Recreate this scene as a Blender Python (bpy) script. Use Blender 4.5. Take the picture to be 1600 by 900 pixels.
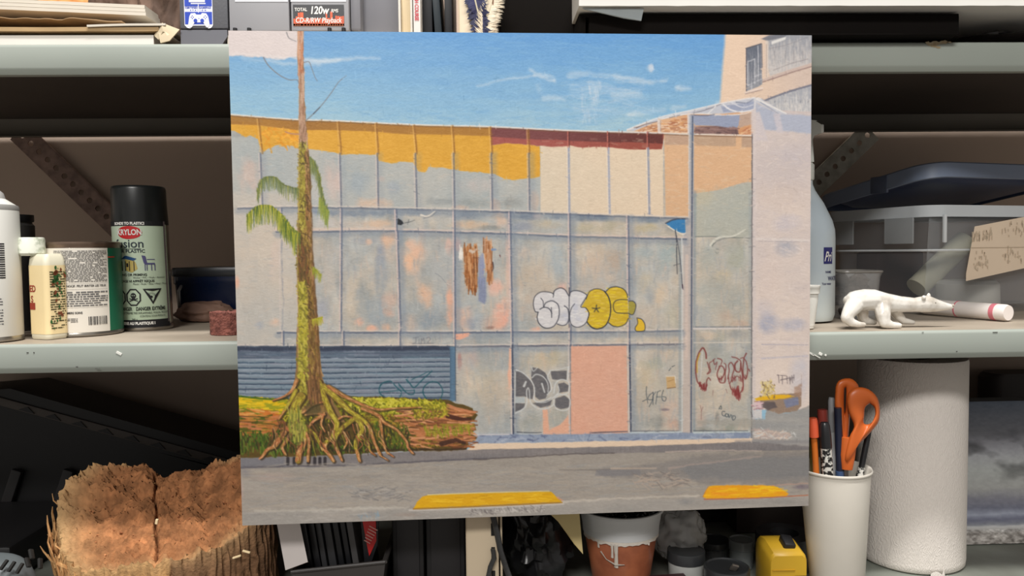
import bpy, bmesh, math, random
import numpy as np
from mathutils import Vector, Matrix, noise
random.seed(3); np.random.seed(3)
SC = bpy.context.scene
for o in list(bpy.data.objects): bpy.data.objects.remove(o)
COL = SC.collection
# ---------------------------------------------------------------- camera
_D = np.array([0.0115, .9988, .047]); _D /= np.linalg.norm(_D)
_X = np.array([.9993, -.0153, .0341]); _X -= _D * (_X @ _D); _X /= np.linalg.norm(_X)
_W = np.array([_X, np.cross(-_D, _X), -_D]); CAM = np.array([0, -.85, 1.45])
cam = bpy.data.cameras.new('camera'); cam.sensor_width = 36; cam.lens = 27; cam.clip_start = .02
co = bpy.data.objects.new('camera', cam); COL.objects.link(co)
co.matrix_world = Matrix.Translation(CAM.tolist()) @ Matrix((_W @ np.diag([1., -1, -1])).tolist()).to_4x4()
SC.camera = co
# ---------------------------------------------------------------- world, lamps, exposure
w = bpy.data.worlds.new('room'); SC.world = w; w.use_nodes = True
w.node_tree.nodes['Background'].inputs[0].default_value = (1, .94, .88, 1); w.node_tree.nodes['Background'].inputs[1].default_value = .33
def area(name, loc, target, sx, sy, power, c=(1, 1, 1)):
    l = bpy.data.lights.new(name, 'AREA'); l.shape = 'RECTANGLE'; l.size = sx; l.size_y = sy; l.energy = power; l.color = c
    o = bpy.data.objects.new(name, l); COL.objects.link(o); o.location = loc
    o.rotation_euler = (Vector(target) - Vector(loc)).to_track_quat('-Z', 'Y').to_euler()
    return o
area('ceiling_tube_light', (.25, -1.08, 4.3), (.1, -.15, 1.3), 1.7, .13, 140, (1, .978, .95))
area('room_ceiling_light', (-.7, -3.2, 3.65), (0, 0, 1.4), 1.4, .4, 88, (1, .975, .94))
SC.view_settings.view_transform = 'Standard'; SC.view_settings.look = 'None'
SC.view_settings.gamma = 1; SC.view_settings.exposure = 0; SC.view_settings.use_curve_mapping = False

# ---------------------------------------------------------------- measuring helpers (real positions on real planes)
def ray(x, y): return _W @ np.array([(x - 800) / 1200, (y - 450) / 1200, 1])
def at(x, y, Y): d = ray(x, y); return CAM + d * ((Y - CAM[1]) / d[1])
def atz(x, y, z): d = ray(x, y); return CAM + d * ((z - CAM[2]) / d[2])
ZU, ZM, ZB, LIP, DEP = 1.679, 1.356, 1.033, .032, .45      # shelf levels, lip height, shelf depth
def fit(x0, x1, yb, z):
    """centre X, Y and radius of an upright round thing whose foot touches the shelf at pixel row yb"""
    f = atz((x0 + x1) / 2, yb, z); R = .03
    for _ in range(8):
        c = f[:2] + np.array([0, R]); a = at(x0, 450, c[1]); b = at(x1, 450, c[1]); R = (b[0] - a[0]) / 2
    return float((a[0] + b[0]) / 2), float(c[1]), float(R)
def zat(x, y, Y): return float(at(x, y, Y)[2])

# ---------------------------------------------------------------- materials
def lin(c): c = np.array(c, float)[..., :3] / 255; return np.where(c <= .04045, c / 12.92, ((c + .055) / 1.055) ** 2.4)
_M = {}
def mat(name, c, rough=.5, metal=0, var=.12, scale=14, c2=None, bump=0, bscale=90, trans=0, alpha=1, spec=.5, coat=0, detail=4, stretch=None, sss=0, lo=.35, hi=.7):
    if name in _M: return _M[name]
    m = bpy.data.materials.new(name); m.use_nodes = True; n = m.node_tree.nodes; L = m.node_tree.links; b = n['Principled BSDF']
    tc = n.new('ShaderNodeTexCoord'); mp = n.new('ShaderNodeMapping'); L.new(tc.outputs['Object'], mp.inputs['Vector'])
    if stretch: mp.inputs['Scale'].default_value = stretch
    nz = n.new('ShaderNodeTexNoise'); nz.inputs['Scale'].default_value = scale; nz.inputs['Detail'].default_value = detail; L.new(mp.outputs[0], nz.inputs['Vector'])
    cr = n.new('ShaderNodeValToRGB'); L.new(nz.outputs['Fac'], cr.inputs['Fac'])
    a = lin(c); d = lin(c2) if c2 is not None else a * (1 - var)
    cr.color_ramp.elements[0].position = lo; cr.color_ramp.elements[1].position = hi
    cr.color_ramp.elements[0].color = (*d, 1); cr.color_ramp.elements[1].color = (*a, 1)
    L.new(cr.outputs['Color'], b.inputs['Base Color'])
    b.inputs['Roughness'].default_value = rough; b.inputs['Metallic'].default_value = metal
    b.inputs['Transmission Weight'].default_value = trans; b.inputs['Alpha'].default_value = alpha
    b.inputs['Specular IOR Level'].default_value = spec; b.inputs['Coat Weight'].default_value = coat
    if bump:
        n2 = n.new('ShaderNodeTexNoise'); n2.inputs['Scale'].default_value = bscale; n2.inputs['Detail'].default_value = 5; L.new(mp.outputs[0], n2.inputs['Vector'])
        bp = n.new('ShaderNodeBump'); bp.inputs['Strength'].default_value = bump; bp.inputs['Distance'].default_value = .003
        L.new(n2.outputs['Fac'], bp.inputs['Height']); L.new(bp.outputs[0], b.inputs['Normal'])
    _M[name] = m; return m
def attr_mat(name, rough=.5, bump=.2, bscale=500, spec=.25):
    m = mat(name, (200, 200, 200), rough, bump=bump, bscale=bscale, spec=spec); n = m.node_tree.nodes; L = m.node_tree.links
    a = n.new('ShaderNodeAttribute'); a.attribute_name = 'paint'; L.new(a.outputs['Color'], n['Principled BSDF'].inputs['Base Color']); return m

# ---------------------------------------------------------------- mesh helpers
class MB:
    """collects shapes for ONE mesh object"""
    def __init__(s): s.v = []; s.f = []
    def add(s, vs, fs, M=None):
        k = len(s.v)
        if M is not None: vs = [tuple(M @ Vector(p)) for p in vs]
        s.v += [tuple(map(float, p)) for p in vs]; s.f += [tuple(i + k for i in f) for f in fs]; return s
    def bm(s, b, M=None):
        b.verts.index_update(); s.add([tuple(x.co) for x in b.verts], [tuple(x.index for x in f.verts) for f in b.faces], M); b.free(); return s
    def box(s, c, size, rot=None, bev=0, seg=2):
        b = bmesh.new(); bmesh.ops.create_cube(b, size=1); bmesh.ops.scale(b, vec=size, verts=b.verts)
        if bev: bmesh.ops.bevel(b, geom=b.edges[:], offset=bev, segments=seg, affect='EDGES', profile=.5)
        M = Matrix.Translation(Vector(c))
        if rot is not None: M = M @ (Matrix.Rotation(rot[2], 4, 'Z') @ Matrix.Rotation(rot[1], 4, 'Y') @ Matrix.Rotation(rot[0], 4, 'X'))
        return s.bm(b, M)
    def lathe(s, prof, c=(0, 0, 0), seg=40, M=None, a0=0, a1=2 * math.pi, wob=None):
        full = abs(a1 - a0 - 2 * math.pi) < 1e-6; n = seg if full else seg + 1; vs = []; fs = []
        for i in range(n):
            a = a0 + (a1 - a0) * i / seg
            for j, (r, z) in enumerate(prof):
                q = 1 if wob is None else wob(a, z)
                vs.append((c[0] + r * q * math.cos(a), c[1] + r * q * math.sin(a), c[2] + z))
        m = len(prof)
        for i in range(seg):
            k = (i + 1) % n
            for j in range(m - 1): fs.append((i * m + j, k * m + j, k * m + j + 1, i * m + j + 1))
        return s.add(vs, fs, M)
    def tube(s, pts, r, seg=8, r2=None, flat=1., cap=True):
        P = [Vector(p) for p in pts]; n = len(P); vs = []; fs = []; up = Vector((.13, .2, 1)).normalized(); x = None
        for i, p in enumerate(P):
            t = (P[min(i + 1, n - 1)] - P[max(i - 1, 0)]).normalized()
            x = (up.cross(t) if x is None else x - t * x.dot(t)).normalized(); y = t.cross(x)
            rr = r if r2 is None else r + (r2 - r) * i / (n - 1)
            if isinstance(r, (list, tuple)): rr = r[i]
            for k in range(seg):
                a = 2 * math.pi * k / seg; vs.append(tuple(p + x * math.cos(a) * rr + y * math.sin(a) * rr * flat))
        for i in range(n - 1):
            for k in range(seg): fs.append((i * seg + k, i * seg + (k + 1) % seg, (i + 1) * seg + (k + 1) % seg, (i + 1) * seg + k))
        if cap: fs.append(tuple(range(seg - 1, -1, -1))); fs.append(tuple((n - 1) * seg + k for k in range(seg)))
        return s.add(vs, fs)
    def prism(s, poly, d0, d1, M=None, axis='y'):
        """polygon (a, b) pulled from depth d0 to d1 ; axis y: (a, d, b) ; axis z: (a, b, d)"""
        n = len(poly); g = (lambda a, b, d: (a, d, b)) if axis == 'y' else (lambda a, b, d: (a, b, d))
        vs = [g(a, b, d0) for a, b in poly] + [g(a, b, d1) for a, b in poly]
        fs = [tuple(range(n)), tuple(range(2 * n - 1, n - 1, -1))] + [(i, i + n, (i + 1) % n + n, (i + 1) % n) for i in range(n)]
        return s.add(vs, fs, M)
    def build(s, name, m, parent=None, loc=None, smooth=40, kind=None, recalc=True):
        me = bpy.data.meshes.new(name)
        if loc is not None and parent is None: s.v = [(a - loc[0], b - loc[1], c - loc[2]) for a, b, c in s.v]
        elif parent is not None: L = parent.get('_l', (0, 0, 0)); s.v = [(a - L[0], b - L[1], c - L[2]) for a, b, c in s.v]
        me.from_pydata(s.v, [], s.f)
        if recalc and len(s.f) < 60000:
            b = bmesh.new(); b.from_mesh(me); bmesh.ops.recalc_face_normals(b, faces=b.faces); b.to_mesh(me); b.free()
        me.materials.append(m)
        if smooth: me.shade_smooth(); me.set_sharp_from_angle(angle=math.radians(smooth))
        o = bpy.data.objects.new(name, me); COL.objects.link(o)
        if parent is not None: o.parent = parent; o['_l'] = tuple(parent.get('_l', (0, 0, 0)))
        elif loc is not None: o.location = loc; o['_l'] = tuple(loc)
        if kind: o['kind'] = kind
        return o
def thing(name, label, cat, loc, group=None):
    o = bpy.data.objects.new(name, None); COL.objects.link(o); o.location = loc; o['_l'] = tuple(map(float, loc)); o.empty_display_size = .02
    o['label'] = label; o['category'] = cat
    if group: o['group'] = group
    return o
def tag(o, label, cat, group=None):
    o['label'] = label; o['category'] = cat
    if group: o['group'] = group
    return o
def rrect(w, d, r, n=6, cx=0, cy=0, rot=0):
    out = []
    for sx, sy, a in ((1, 1, 0), (-1, 1, 90), (-1, -1, 180), (1, -1, 270)):
        for k in range(n + 1):
            t = math.radians(a + 90 * k / n); out.append((sx * (w / 2 - r) + r * math.cos(t), sy * (d / 2 - r) + r * math.sin(t)))
    c, s = math.cos(rot), math.sin(rot); return [(cx + x * c - y * s, cy + x * s + y * c) for x, y in out]
def loft(mb, rings, cap0=True, cap1=True):
    n = len(rings[0]); vs = [p for r in rings for p in r]; fs = []
    for i in range(len(rings) - 1):
        for k in range(n): fs.append((i * n + k, i * n + (k + 1) % n, (i + 1) * n + (k + 1) % n, (i + 1) * n + k))
    if cap0: fs.append(tuple(range(n - 1, -1, -1)))
    if cap1: fs.append(tuple((len(rings) - 1) * n + k for k in range(n)))
    return mb.add(vs, fs)
def text_geo(txt, size, bold=0, sx=1, align='CENTER'):
    """letter outlines as flat faces: list of verts (x, y), faces"""
    cu = bpy.data.curves.new('t', 'FONT'); cu.body = txt; cu.size = size; cu.align_x = align; cu.align_y = 'CENTER'; cu.offset = bold; cu.resolution_u = 3
    o = bpy.data.objects.new('t', cu); COL.objects.link(o); dg = bpy.context.evaluated_depsgraph_get(); me = o.evaluated_get(dg).to_mesh()
    v = [(p.co.x * sx, p.co.y) for p in me.vertices]; f = [tuple(p.vertices) for p in me.polygons]
    o.evaluated_get(dg).to_mesh_clear(); bpy.data.objects.remove(o); bpy.data.curves.remove(cu); return v, f
def text_on(mb, txt, size, fn, bold=0, sx=1, ox=0, oy=0, align='CENTER', slant=0):
    v, f = text_geo(txt, size, bold, sx, align); mb.add([fn(x + ox + slant * y, y + oy) for x, y in v], f); return mb
def on_cyl(X, Y, R, Zc, face=-math.pi / 2, lean=0):
    """print surface on an upright cylinder: u to the right (seen from outside) around the wall, v up"""
    def fn(u, v): a = face + u / R; return (X + R * math.cos(a) + lean * v, Y + R * math.sin(a), Zc + v)
    return fn
def on_plane(o, ux, uy):
    o, ux, uy = Vector(o), Vector(ux), Vector(uy)
    return lambda u, v: tuple(o + ux * u + uy * v)
def patch(mb, fn, u0, u1, v0, v1, nu=8):
    vs = []; 
    for k in range(nu + 1): u = u0 + (u1 - u0) * k / nu; vs += [fn(u, v0), fn(u, v1)]
    return mb.add(vs, [(2 * k, 2 * k + 2, 2 * k + 3, 2 * k + 1) for k in range(nu)])
def shape_on(mb, fn, pts, n=10):
    """filled outline laid on a curved print surface, column by column"""
    lo = min(p[0] for p in pts); hi = max(p[0] for p in pts); vs = []
    for k in range(n + 1):
        u = lo + (hi - lo) * min(max(k / n, .002), .998); c = []
        for i in range(len(pts)):
            (a, b), (c_, d) = pts[i], pts[(i + 1) % len(pts)]
            if (a - u) * (c_ - u) <= 0 and a != c_: c.append(b + (d - b) * (u - a) / (c_ - a))
        if c: vs += [fn(u, min(c)), fn(u, max(c))]
    return mb.add(vs, [(2 * k, 2 * k + 2, 2 * k + 3, 2 * k + 1) for k in range(len(vs) // 2 - 1)])
def proj(p): v = _W.T @ (np.array(p) - CAM); return 800 + 1200 * v[0] / v[2], 450 + 1200 * v[1] / v[2]
def u_at(fn, px, v, lo=-.08, hi=.08):
    """print coordinate u whose point is seen at pixel column px"""
    for _ in range(40):
        m = (lo + hi) / 2
        if proj(fn(m, v))[0] < px: lo = m
        else: hi = m
    return (lo + hi) / 2
def ring_on(mb, fn, pts, wd):
    """outline band of width wd along a closed polygon"""
    pts = [(a[0] + (b[0] - a[0]) * k / 5, a[1] + (b[1] - a[1]) * k / 5) for a, b in zip(pts, list(pts[1:]) + [pts[0]]) for k in range(5)] if len(pts) < 10 else pts
    n = len(pts); cx = sum(p[0] for p in pts) / n; cy = sum(p[1] for p in pts) / n; vs = []
    for x, y in pts:
        l = math.hypot(x - cx, y - cy); k = 1 - wd / l; vs += [fn(x, y), fn(cx + (x - cx) * k, cy + (y - cy) * k)]
    return mb.add(vs, [(2 * i, (2 * i + 2) % (2 * n), (2 * i + 3) % (2 * n), 2 * i + 1) for i in range(n)])
def fine_print(mb, fn, u0, u1, v1, v0, pitch, h=.45, gap=.12):
    v = v1
    while v > v0:
        u = u0
        end = u1 - (random.random() * .25 * (u1 - u0) if random.random() < .2 else 0)
        while u < end:
            l = pitch * random.uniform(.7, 3.2); l = min(l, end - u)
            if random.random() > gap: patch(mb, fn, u, u + l, v - pitch * h, v, 1)
            u += l + pitch * .35
        v -= pitch
    return mb
# ================================================================ the setting
m_wall = mat('beige_wall_paint', (186, 166, 150), .85, var=.1, scale=3, bump=.12, bscale=40)
MB().box((0, DEP + .045, 1.5), (5, .05, 3.0)).build('wall_back', m_wall)['kind'] = 'structure'
m_floor = mat('grey_concrete', (120, 116, 110), .8, var=.2, scale=4, bump=.2)
MB().box((0, -1.5, -.03), (5, 5, .06)).build('floor', m_floor)['kind'] = 'structure'

# ================================================================ metal shelving
m_shelf = mat('sage_enamel', (160, 166, 158), .36, var=.1, scale=5, bump=.05, bscale=30, c2=(152, 159, 151), coat=.2)
m_shelftop = mat('dusty_sage_enamel', (172, 160, 144), .6, scale=9, c2=(150, 138, 122), bump=.05)
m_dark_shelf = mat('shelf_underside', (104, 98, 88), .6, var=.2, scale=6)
m_chip = mat('bare_chipped_metal', (84, 82, 78), .5, metal=.4); m_smear = mat('white_paint_smear', (224, 224, 216), .5)
unit = thing('storage_shelving', 'sage green metal shelving unit behind and around the painting', 'shelving', (0, .2, 0))
def lip_profile(z, y0=0.0, h=LIP, s=1):
    # (depth, height) outline of the folded sheet: rounded top corner, flat face, small return at the foot
    r = .004; P = []
    for k in range(7): a = math.radians(90 + 15 * k); P.append((y0 + r * s + r * math.cos(a) * s, z - r + r * math.sin(a)))
    P += [(y0, z - h + .007), (y0 + .001 * s, z - h + .0045), (y0 + .0045 * s, z - h), (y0 + .014 * s, z - h), (y0 + .014 * s, z - h + .0012), (y0 + .005 * s, z - h + .002), (y0 + .0022 * s, z - h + .006), (y0 + .0015 * s, z - .005), (y0 + r * s, z - .0015)]
    return P
for z in (ZU, ZM, ZB):
    z -= .0006
    mb = MB(); P = lip_profile(z); n = len(P)
    sag = lambda x: -.0012 * math.cos(x * 2.2)
    xs = np.linspace(-1.25, 1.25, 60); vs = [(x, y, zz_) for x in xs for y, zz_ in P]
    mb.add(vs, [(i * n + j, (i + 1) * n + j, (i + 1) * n + (j + 1) % n, i * n + (j + 1) % n) for i in range(59) for j in range(n)])
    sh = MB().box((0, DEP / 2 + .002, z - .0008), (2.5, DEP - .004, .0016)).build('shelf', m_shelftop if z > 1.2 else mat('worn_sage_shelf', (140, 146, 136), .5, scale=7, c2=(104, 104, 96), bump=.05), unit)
    MB().box((0, DEP / 2 + .008, z - .0022), (2.5, DEP - .032, .0008)).build('underside_shade', mat('shaded_underside', (70, 62, 56), .7, var=.2, scale=5), sh)  # added dark sheet; the shade below the shelf is put into its colour
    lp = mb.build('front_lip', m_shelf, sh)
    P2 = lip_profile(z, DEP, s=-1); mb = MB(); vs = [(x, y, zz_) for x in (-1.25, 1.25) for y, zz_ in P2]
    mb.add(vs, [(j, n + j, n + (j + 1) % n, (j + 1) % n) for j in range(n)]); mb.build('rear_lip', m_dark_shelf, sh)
    if abs(z - ZM) < .01:
        mc = MB()
        for px, py, wd, ht in ((43, 551, 3, 1.2), (53, 551, 1.4, 2), (1555, 519, 8, .8), (1442, 519, 3, .8), (1495, 549, 2, 1.2), (120, 573, 3, 1), (152, 576, 7, .8)):
            p = at(px, py, -.0004); mc.box(p, (wd * .0007, .0006, ht * .0007), bev=.0001, seg=1)
        mc.build('paint_chips', m_chip, sh, kind='stuff')
        mc = MB()
        for px, py, wd, ht in ((186, 552, 9, 4), (1268, 553, 10, 3), (1282, 553, 6, 4.5), (1290, 555, 3, 3), (1275, 556, 16, 1.4)):
            p = at(px, py, -.0004); mc.box(p, (wd * .0007, .0008, ht * .0007), rot=(0, .5, 0), bev=.0002, seg=1)
        mc.build('paint_smears', m_smear, sh, kind='stuff')
    if abs(z - ZU) < .01:
        mc = MB(); rr1 = random.Random(6)
        for k in range(5):
            cx_, cy_, a_, b_ = ((1459, 69, 9, 5), (1474, 66, 7, 3), (1450, 67, 4, 2.4), (1466, 74, 4, 1.8), (1484, 66, 3, 1.4))[k]
            P_ = [at(cx_ + a_ * math.cos(t_) * rr1.uniform(.6, 1.3), cy_ + b_ * math.sin(t_) * rr1.uniform(.6, 1.2), -.0003 - .00004 * k) for t_ in np.linspace(0, 6.1, 22)]
            mc.add([tuple(p) for p in P_], [tuple(range(22))])
        mc.build('rust_stain', mat('pale_rust', (168, 156, 128), .6, c2=(146, 126, 94), scale=160), sh, smooth=0, kind='stuff')
# perforated braces, one each side, standing off the wall
m_brace = mat('dull_galvanised_steel', (196, 192, 178), .5, metal=.1, c2=(160, 154, 140), scale=60, bump=.1)
def brace(p0, p1, wd, nh):
    a, b = Vector(p0), Vector(p1); L = (b - a).length; u = (b - a).normalized(); v = Vector((0, 1, 0)).cross(u).normalized(); t = .002
    mb = MB(); k = 14; r = wd * .13; step = L / nh
    for i in range(nh):
        # square cell with a round hole
        cx = step * (i + .5); sq = []; ci = []
        for q in range(4 * k):
            an = 2 * math.pi * q / (4 * k); c, s_ = math.cos(an), math.sin(an); m_ = max(abs(c) / (step / 2), abs(s_) / (wd / 2))
            sq.append((cx + c / m_, s_ / m_)); ci.append((cx + r * c, r * s_))
        vs = []; n = 4 * k
        for d in (0, t):
            for pts in (sq, ci): vs += [tuple(a + u * x + v * y + Vector((0, d, 0))) for x, y in pts]
        fs = [(j, (j + 1) % n, n + (j + 1) % n, n + j) for j in range(n)] + [(2 * n + j, 3 * n + j, 3 * n + (j + 1) % n, 2 * n + (j + 1) % n) for j in range(n)] + [(n + j, n + (j + 1) % n, 3 * n + (j + 1) % n, 3 * n + j) for j in range(n)]
        mb.add(vs, fs)
    for sgn in (1, -1):
        c = (a + b) / 2 + v * (wd / 2 * sgn) + Vector((0, .004, 0)); mb.tube([tuple(a + v * wd / 2 * sgn + Vector((0, .002, 0))), tuple(b + v * wd / 2 * sgn + Vector((0, .002, 0)))], .0016, 6)
    return mb
yb = DEP + .006
brace(at(28, 205, yb), at(225, 395, yb), .036, 15).build('perforated_brace', mat('rusty_brown_steel', (150, 124, 112), .6, c2=(110, 88, 78), scale=60, bump=.1), unit)
brace(at(1210, 352, yb), at(1362, 205, yb), .036, 12).build('perforated_brace', m_brace, unit)
# the cream slotted upright
m_post = mat('cream_enamel', (214, 196, 168), .45, var=.06, scale=8)
a = at(728, 850, -.006); b = at(786, 850, -.006); x0, x1 = a[0], b[0]
mb = MB(); mb.box(((x0 + x1) / 2 - .002, -.006, 1.3), (x1 - x0 - .006, .003, 2.6), bev=.0008).box((x0 + .001, .01, 1.3), (.002, .03, 2.6)).box((x1 - .002, .006, 1.3), (.0025, .028, 2.6), bev=.0008)
post = mb.build('upright_post', m_post, unit)
m_slot = mat('slot_dark', (22, 20, 18), .8)
for z in np.arange(.9, 2.0, .0268):
    if abs(z - 1.3) < .12: continue
    MB().box((at(770, 822, -.008)[0], -.0077, z), (.0042, .0008, .014), bev=.0003).build('slot', m_slot, post)
# ---------------------------------------------------------------- the oil painting's own colours (laid down stroke by stroke)
# sketch frame: x 345..1280, y 40..835 ; its four board corners are QUAD below
PX0, PY0, PW, PH = 345, 40, 935, 795
prng = np.random.default_rng(7)
CV = np.zeros((PH, PW, 3), np.float32)
_yy, _xx = np.mgrid[0:PH, 0:PW].astype(np.float32)
XX = _xx + PX0 + .5; YY = _yy + PY0 + .5

def _up(g, h, w):
    gy = np.linspace(0, g.shape[0] - 1.001, h); gx = np.linspace(0, g.shape[1] - 1.001, w)
    iy = gy.astype(int); ix = gx.astype(int); fy = gy - iy; fx = gx - ix
    fy = (fy * fy * (3 - 2 * fy))[:, None]; fx = (fx * fx * (3 - 2 * fx))[None, :]
    a = g[iy][:, ix]; b = g[iy][:, ix + 1]; c = g[iy + 1][:, ix]; d = g[iy + 1][:, ix + 1]
    return (a * (1 - fx) + b * fx) * (1 - fy) + (c * (1 - fx) + d * fx) * fy

def fbm(sx, sy, oct=3, h=PH, w=PW):
    o = np.zeros((h, w), np.float32); t = 0
    for k in range(oct):
        g = prng.random((max(3, int(h / sy * 2 ** k) + 2), max(3, int(w / sx * 2 ** k) + 2))).astype(np.float32)
        o += _up(g, h, w) * .55 ** k; t += .55 ** k
    return o / t

NX = (fbm(9, 9, 2) - .5) * 2; NY = (fbm(9, 9, 2) - .5) * 2
NBIG = fbm(70, 60, 4); NV = fbm(14, 60, 3); NH = fbm(60, 10, 3); NMID = fbm(11, 15, 4); NF = fbm(4, 2, 2); NFV = fbm(2, 7, 2)

def col(c): return np.array(c, np.float32)

def blend(m, c, sl):
    c = c[sl] if isinstance(c, np.ndarray) and c.ndim == 3 else col(c)
    CV[sl] = CV[sl] * (1 - m[..., None]) + c * m[..., None]

def box_of(x0, y0, x1, y1):
    a = max(0, int(y0 - PY0)); b = min(PH, int(y1 - PY0) + 2); c = max(0, int(x0 - PX0)); d = min(PW, int(x1 - PX0) + 2)
    return (slice(a, max(a, b)), slice(c, max(c, d)))

def poly(pts, c, alpha=1., soft=1., rough=0., tex=None):
    p = np.array(pts, np.float32); pad = soft + rough + 2
    sl = box_of(p[:, 0].min() - pad, p[:, 1].min() - pad, p[:, 0].max() + pad, p[:, 1].max() + pad)
    x = XX[sl] + NX[sl] * rough; y = YY[sl] + NY[sl] * rough
    if x.size == 0: return
    ins = np.zeros(x.shape, bool); d = np.full(x.shape, 1e9, np.float32)
    for i in range(len(p)):
        ax, ay = p[i]; bx, by = p[(i + 1) % len(p)]
        vx, vy = bx - ax, by - ay; L = vx * vx + vy * vy + 1e-9
        t = np.clip(((x - ax) * vx + (y - ay) * vy) / L, 0, 1)
        d = np.minimum(d, (x - ax - t * vx) ** 2 + (y - ay - t * vy) ** 2)
        if ay != by:
            cr = ((ay > y) != (by > y)) & (x < vx * (y - ay) / (by - ay) + ax)
            ins ^= cr
    d = np.sqrt(d); sd = np.where(ins, d, -d)
    m = np.clip(.5 + sd / soft, 0, 1) * alpha
    if tex is not None: m = m * tex[sl]
    blend(m, c, sl)

def crom(pts, n=6):
    p = np.array(pts, np.float32)
    if len(p) < 3: return p
    q = np.vstack([2 * p[0] - p[1], p, 2 * p[-1] - p[-2]]); out = []
    for i in range(1, len(q) - 2):
        for t in np.linspace(0, 1, n, endpoint=False):
            out.append(.5 * ((2 * q[i]) + (-q[i - 1] + q[i + 1]) * t + (2 * q[i - 1] - 5 * q[i] + 4 * q[i + 1] - q[i + 2]) * t * t
                             + (-q[i - 1] + 3 * q[i] - 3 * q[i + 1] + q[i + 2]) * t ** 3))
    out.append(p[-1]); return np.array(out)

def line(pts, c, w=2., w2=None, alpha=1., soft=1., smooth=True, rough=0., tex=None):
    p = crom(pts) if smooth else np.array(pts, np.float32)
    w2 = w if w2 is None else w2; mw = max(w, w2); pad = mw + soft + rough + 2
    sl = box_of(p[:, 0].min() - pad, p[:, 1].min() - pad, p[:, 0].max() + pad, p[:, 1].max() + pad)
    x = XX[sl] + NX[sl] * rough; y = YY[sl] + NY[sl] * rough
    if x.size == 0: return
    m = np.zeros(x.shape, np.float32); n = len(p) - 1
    for i in range(n):
        ax, ay = p[i]; bx, by = p[i + 1]; vx, vy = bx - ax, by - ay; L = vx * vx + vy * vy + 1e-9
        s2 = box_of(min(ax, bx) - pad, min(ay, by) - pad, max(ax, bx) + pad, max(ay, by) + pad)
        r = (slice(max(0, s2[0].start - sl[0].start), s2[0].stop - sl[0].start), slice(max(0, s2[1].start - sl[1].start), s2[1].stop - sl[1].start))
        xs = x[r]; ys = y[r]
        if xs.size == 0: continue
        t = np.clip(((xs - ax) * vx + (ys - ay) * vy) / L, 0, 1)
        d = np.sqrt((xs - ax - t * vx) ** 2 + (ys - ay - t * vy) ** 2)
        ww = (w + (w2 - w) * (i + t) / n) / 2
        m[r] = np.maximum(m[r], np.clip(.5 + (ww - d) / soft, 0, 1))
    m *= alpha
    if tex is not None: m = m * tex[sl]
    blend(m, c, sl)

def blob(cx, cy, rx, ry, c, alpha=.6, hard=1.6, n=None):
    sl = box_of(cx - rx * 1.6, cy - ry * 1.6, cx + rx * 1.6, cy + ry * 1.6)
    if XX[sl].size == 0: return
    d = np.sqrt(((XX[sl] - cx) / rx) ** 2 + ((YY[sl] - cy) / ry) ** 2)
    nn = (NV * .5 + NMID * .5 if n is None else n)[sl]
    m = np.clip((1.25 - d + (nn - .5) * 1.5) * hard, 0, 1) * np.clip((1.6 - d) * 3, 0, 1) * alpha * (.45 + .8 * NMID[sl])
    if c[0] > 212 and 440 > cy > 0 and cx < 1075 and isinstance(c, tuple) and c[0] - c[2] > 40: c = (c[0] - 6, c[1] + 4, c[2] + 8)
    blend(np.clip(m, 0, 1), c, sl)

def dabs(n, inside, L, W, ang, cols, alpha=.8, spread=.25):
    """n short strokes; inside() returns a random (x, y)"""
    for k in range(n):
        x, y = inside(); l = L * prng.uniform(.6, 1.4) / 2; w = W * prng.uniform(.7, 1.3) / 2
        a = ang + prng.normal(0, spread); c = cols[prng.integers(len(cols))]
        r = l + w + 1; sl = box_of(x - r, y - r, x + r, y + r)
        dx = XX[sl] - x; dy = YY[sl] - y
        if dx.size == 0: continue
        u = dx * math.cos(a) + dy * math.sin(a); v = -dx * math.sin(a) + dy * math.cos(a)
        u = np.maximum(np.abs(u) - l, 0); m = np.clip(.7 + w - np.sqrt(u * u + v * v), 0, 1) * alpha
        blend(m, c, sl)

def in_poly(pts):
    p = np.array(pts, np.float32); lo = p.min(0); hi = p.max(0)
    def f():
        for _ in range(60):
            x, y = prng.uniform(lo[0], hi[0]), prng.uniform(lo[1], hi[1]); c = False
            for i in range(len(p)):
                ax, ay = p[i]; bx, by = p[(i + 1) % len(p)]
                if (ay > y) != (by > y) and x < (bx - ax) * (y - ay) / (by - ay) + ax: c = not c
            if c: return x, y
        return x, y
    return f

def zz(ox, oy, s, pts): return [(ox + a / s, oy + b / s) for a, b in pts]
def mixc(a, b, t): return col(a) * (1 - t[..., None]) + col(b) * t[..., None]

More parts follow.
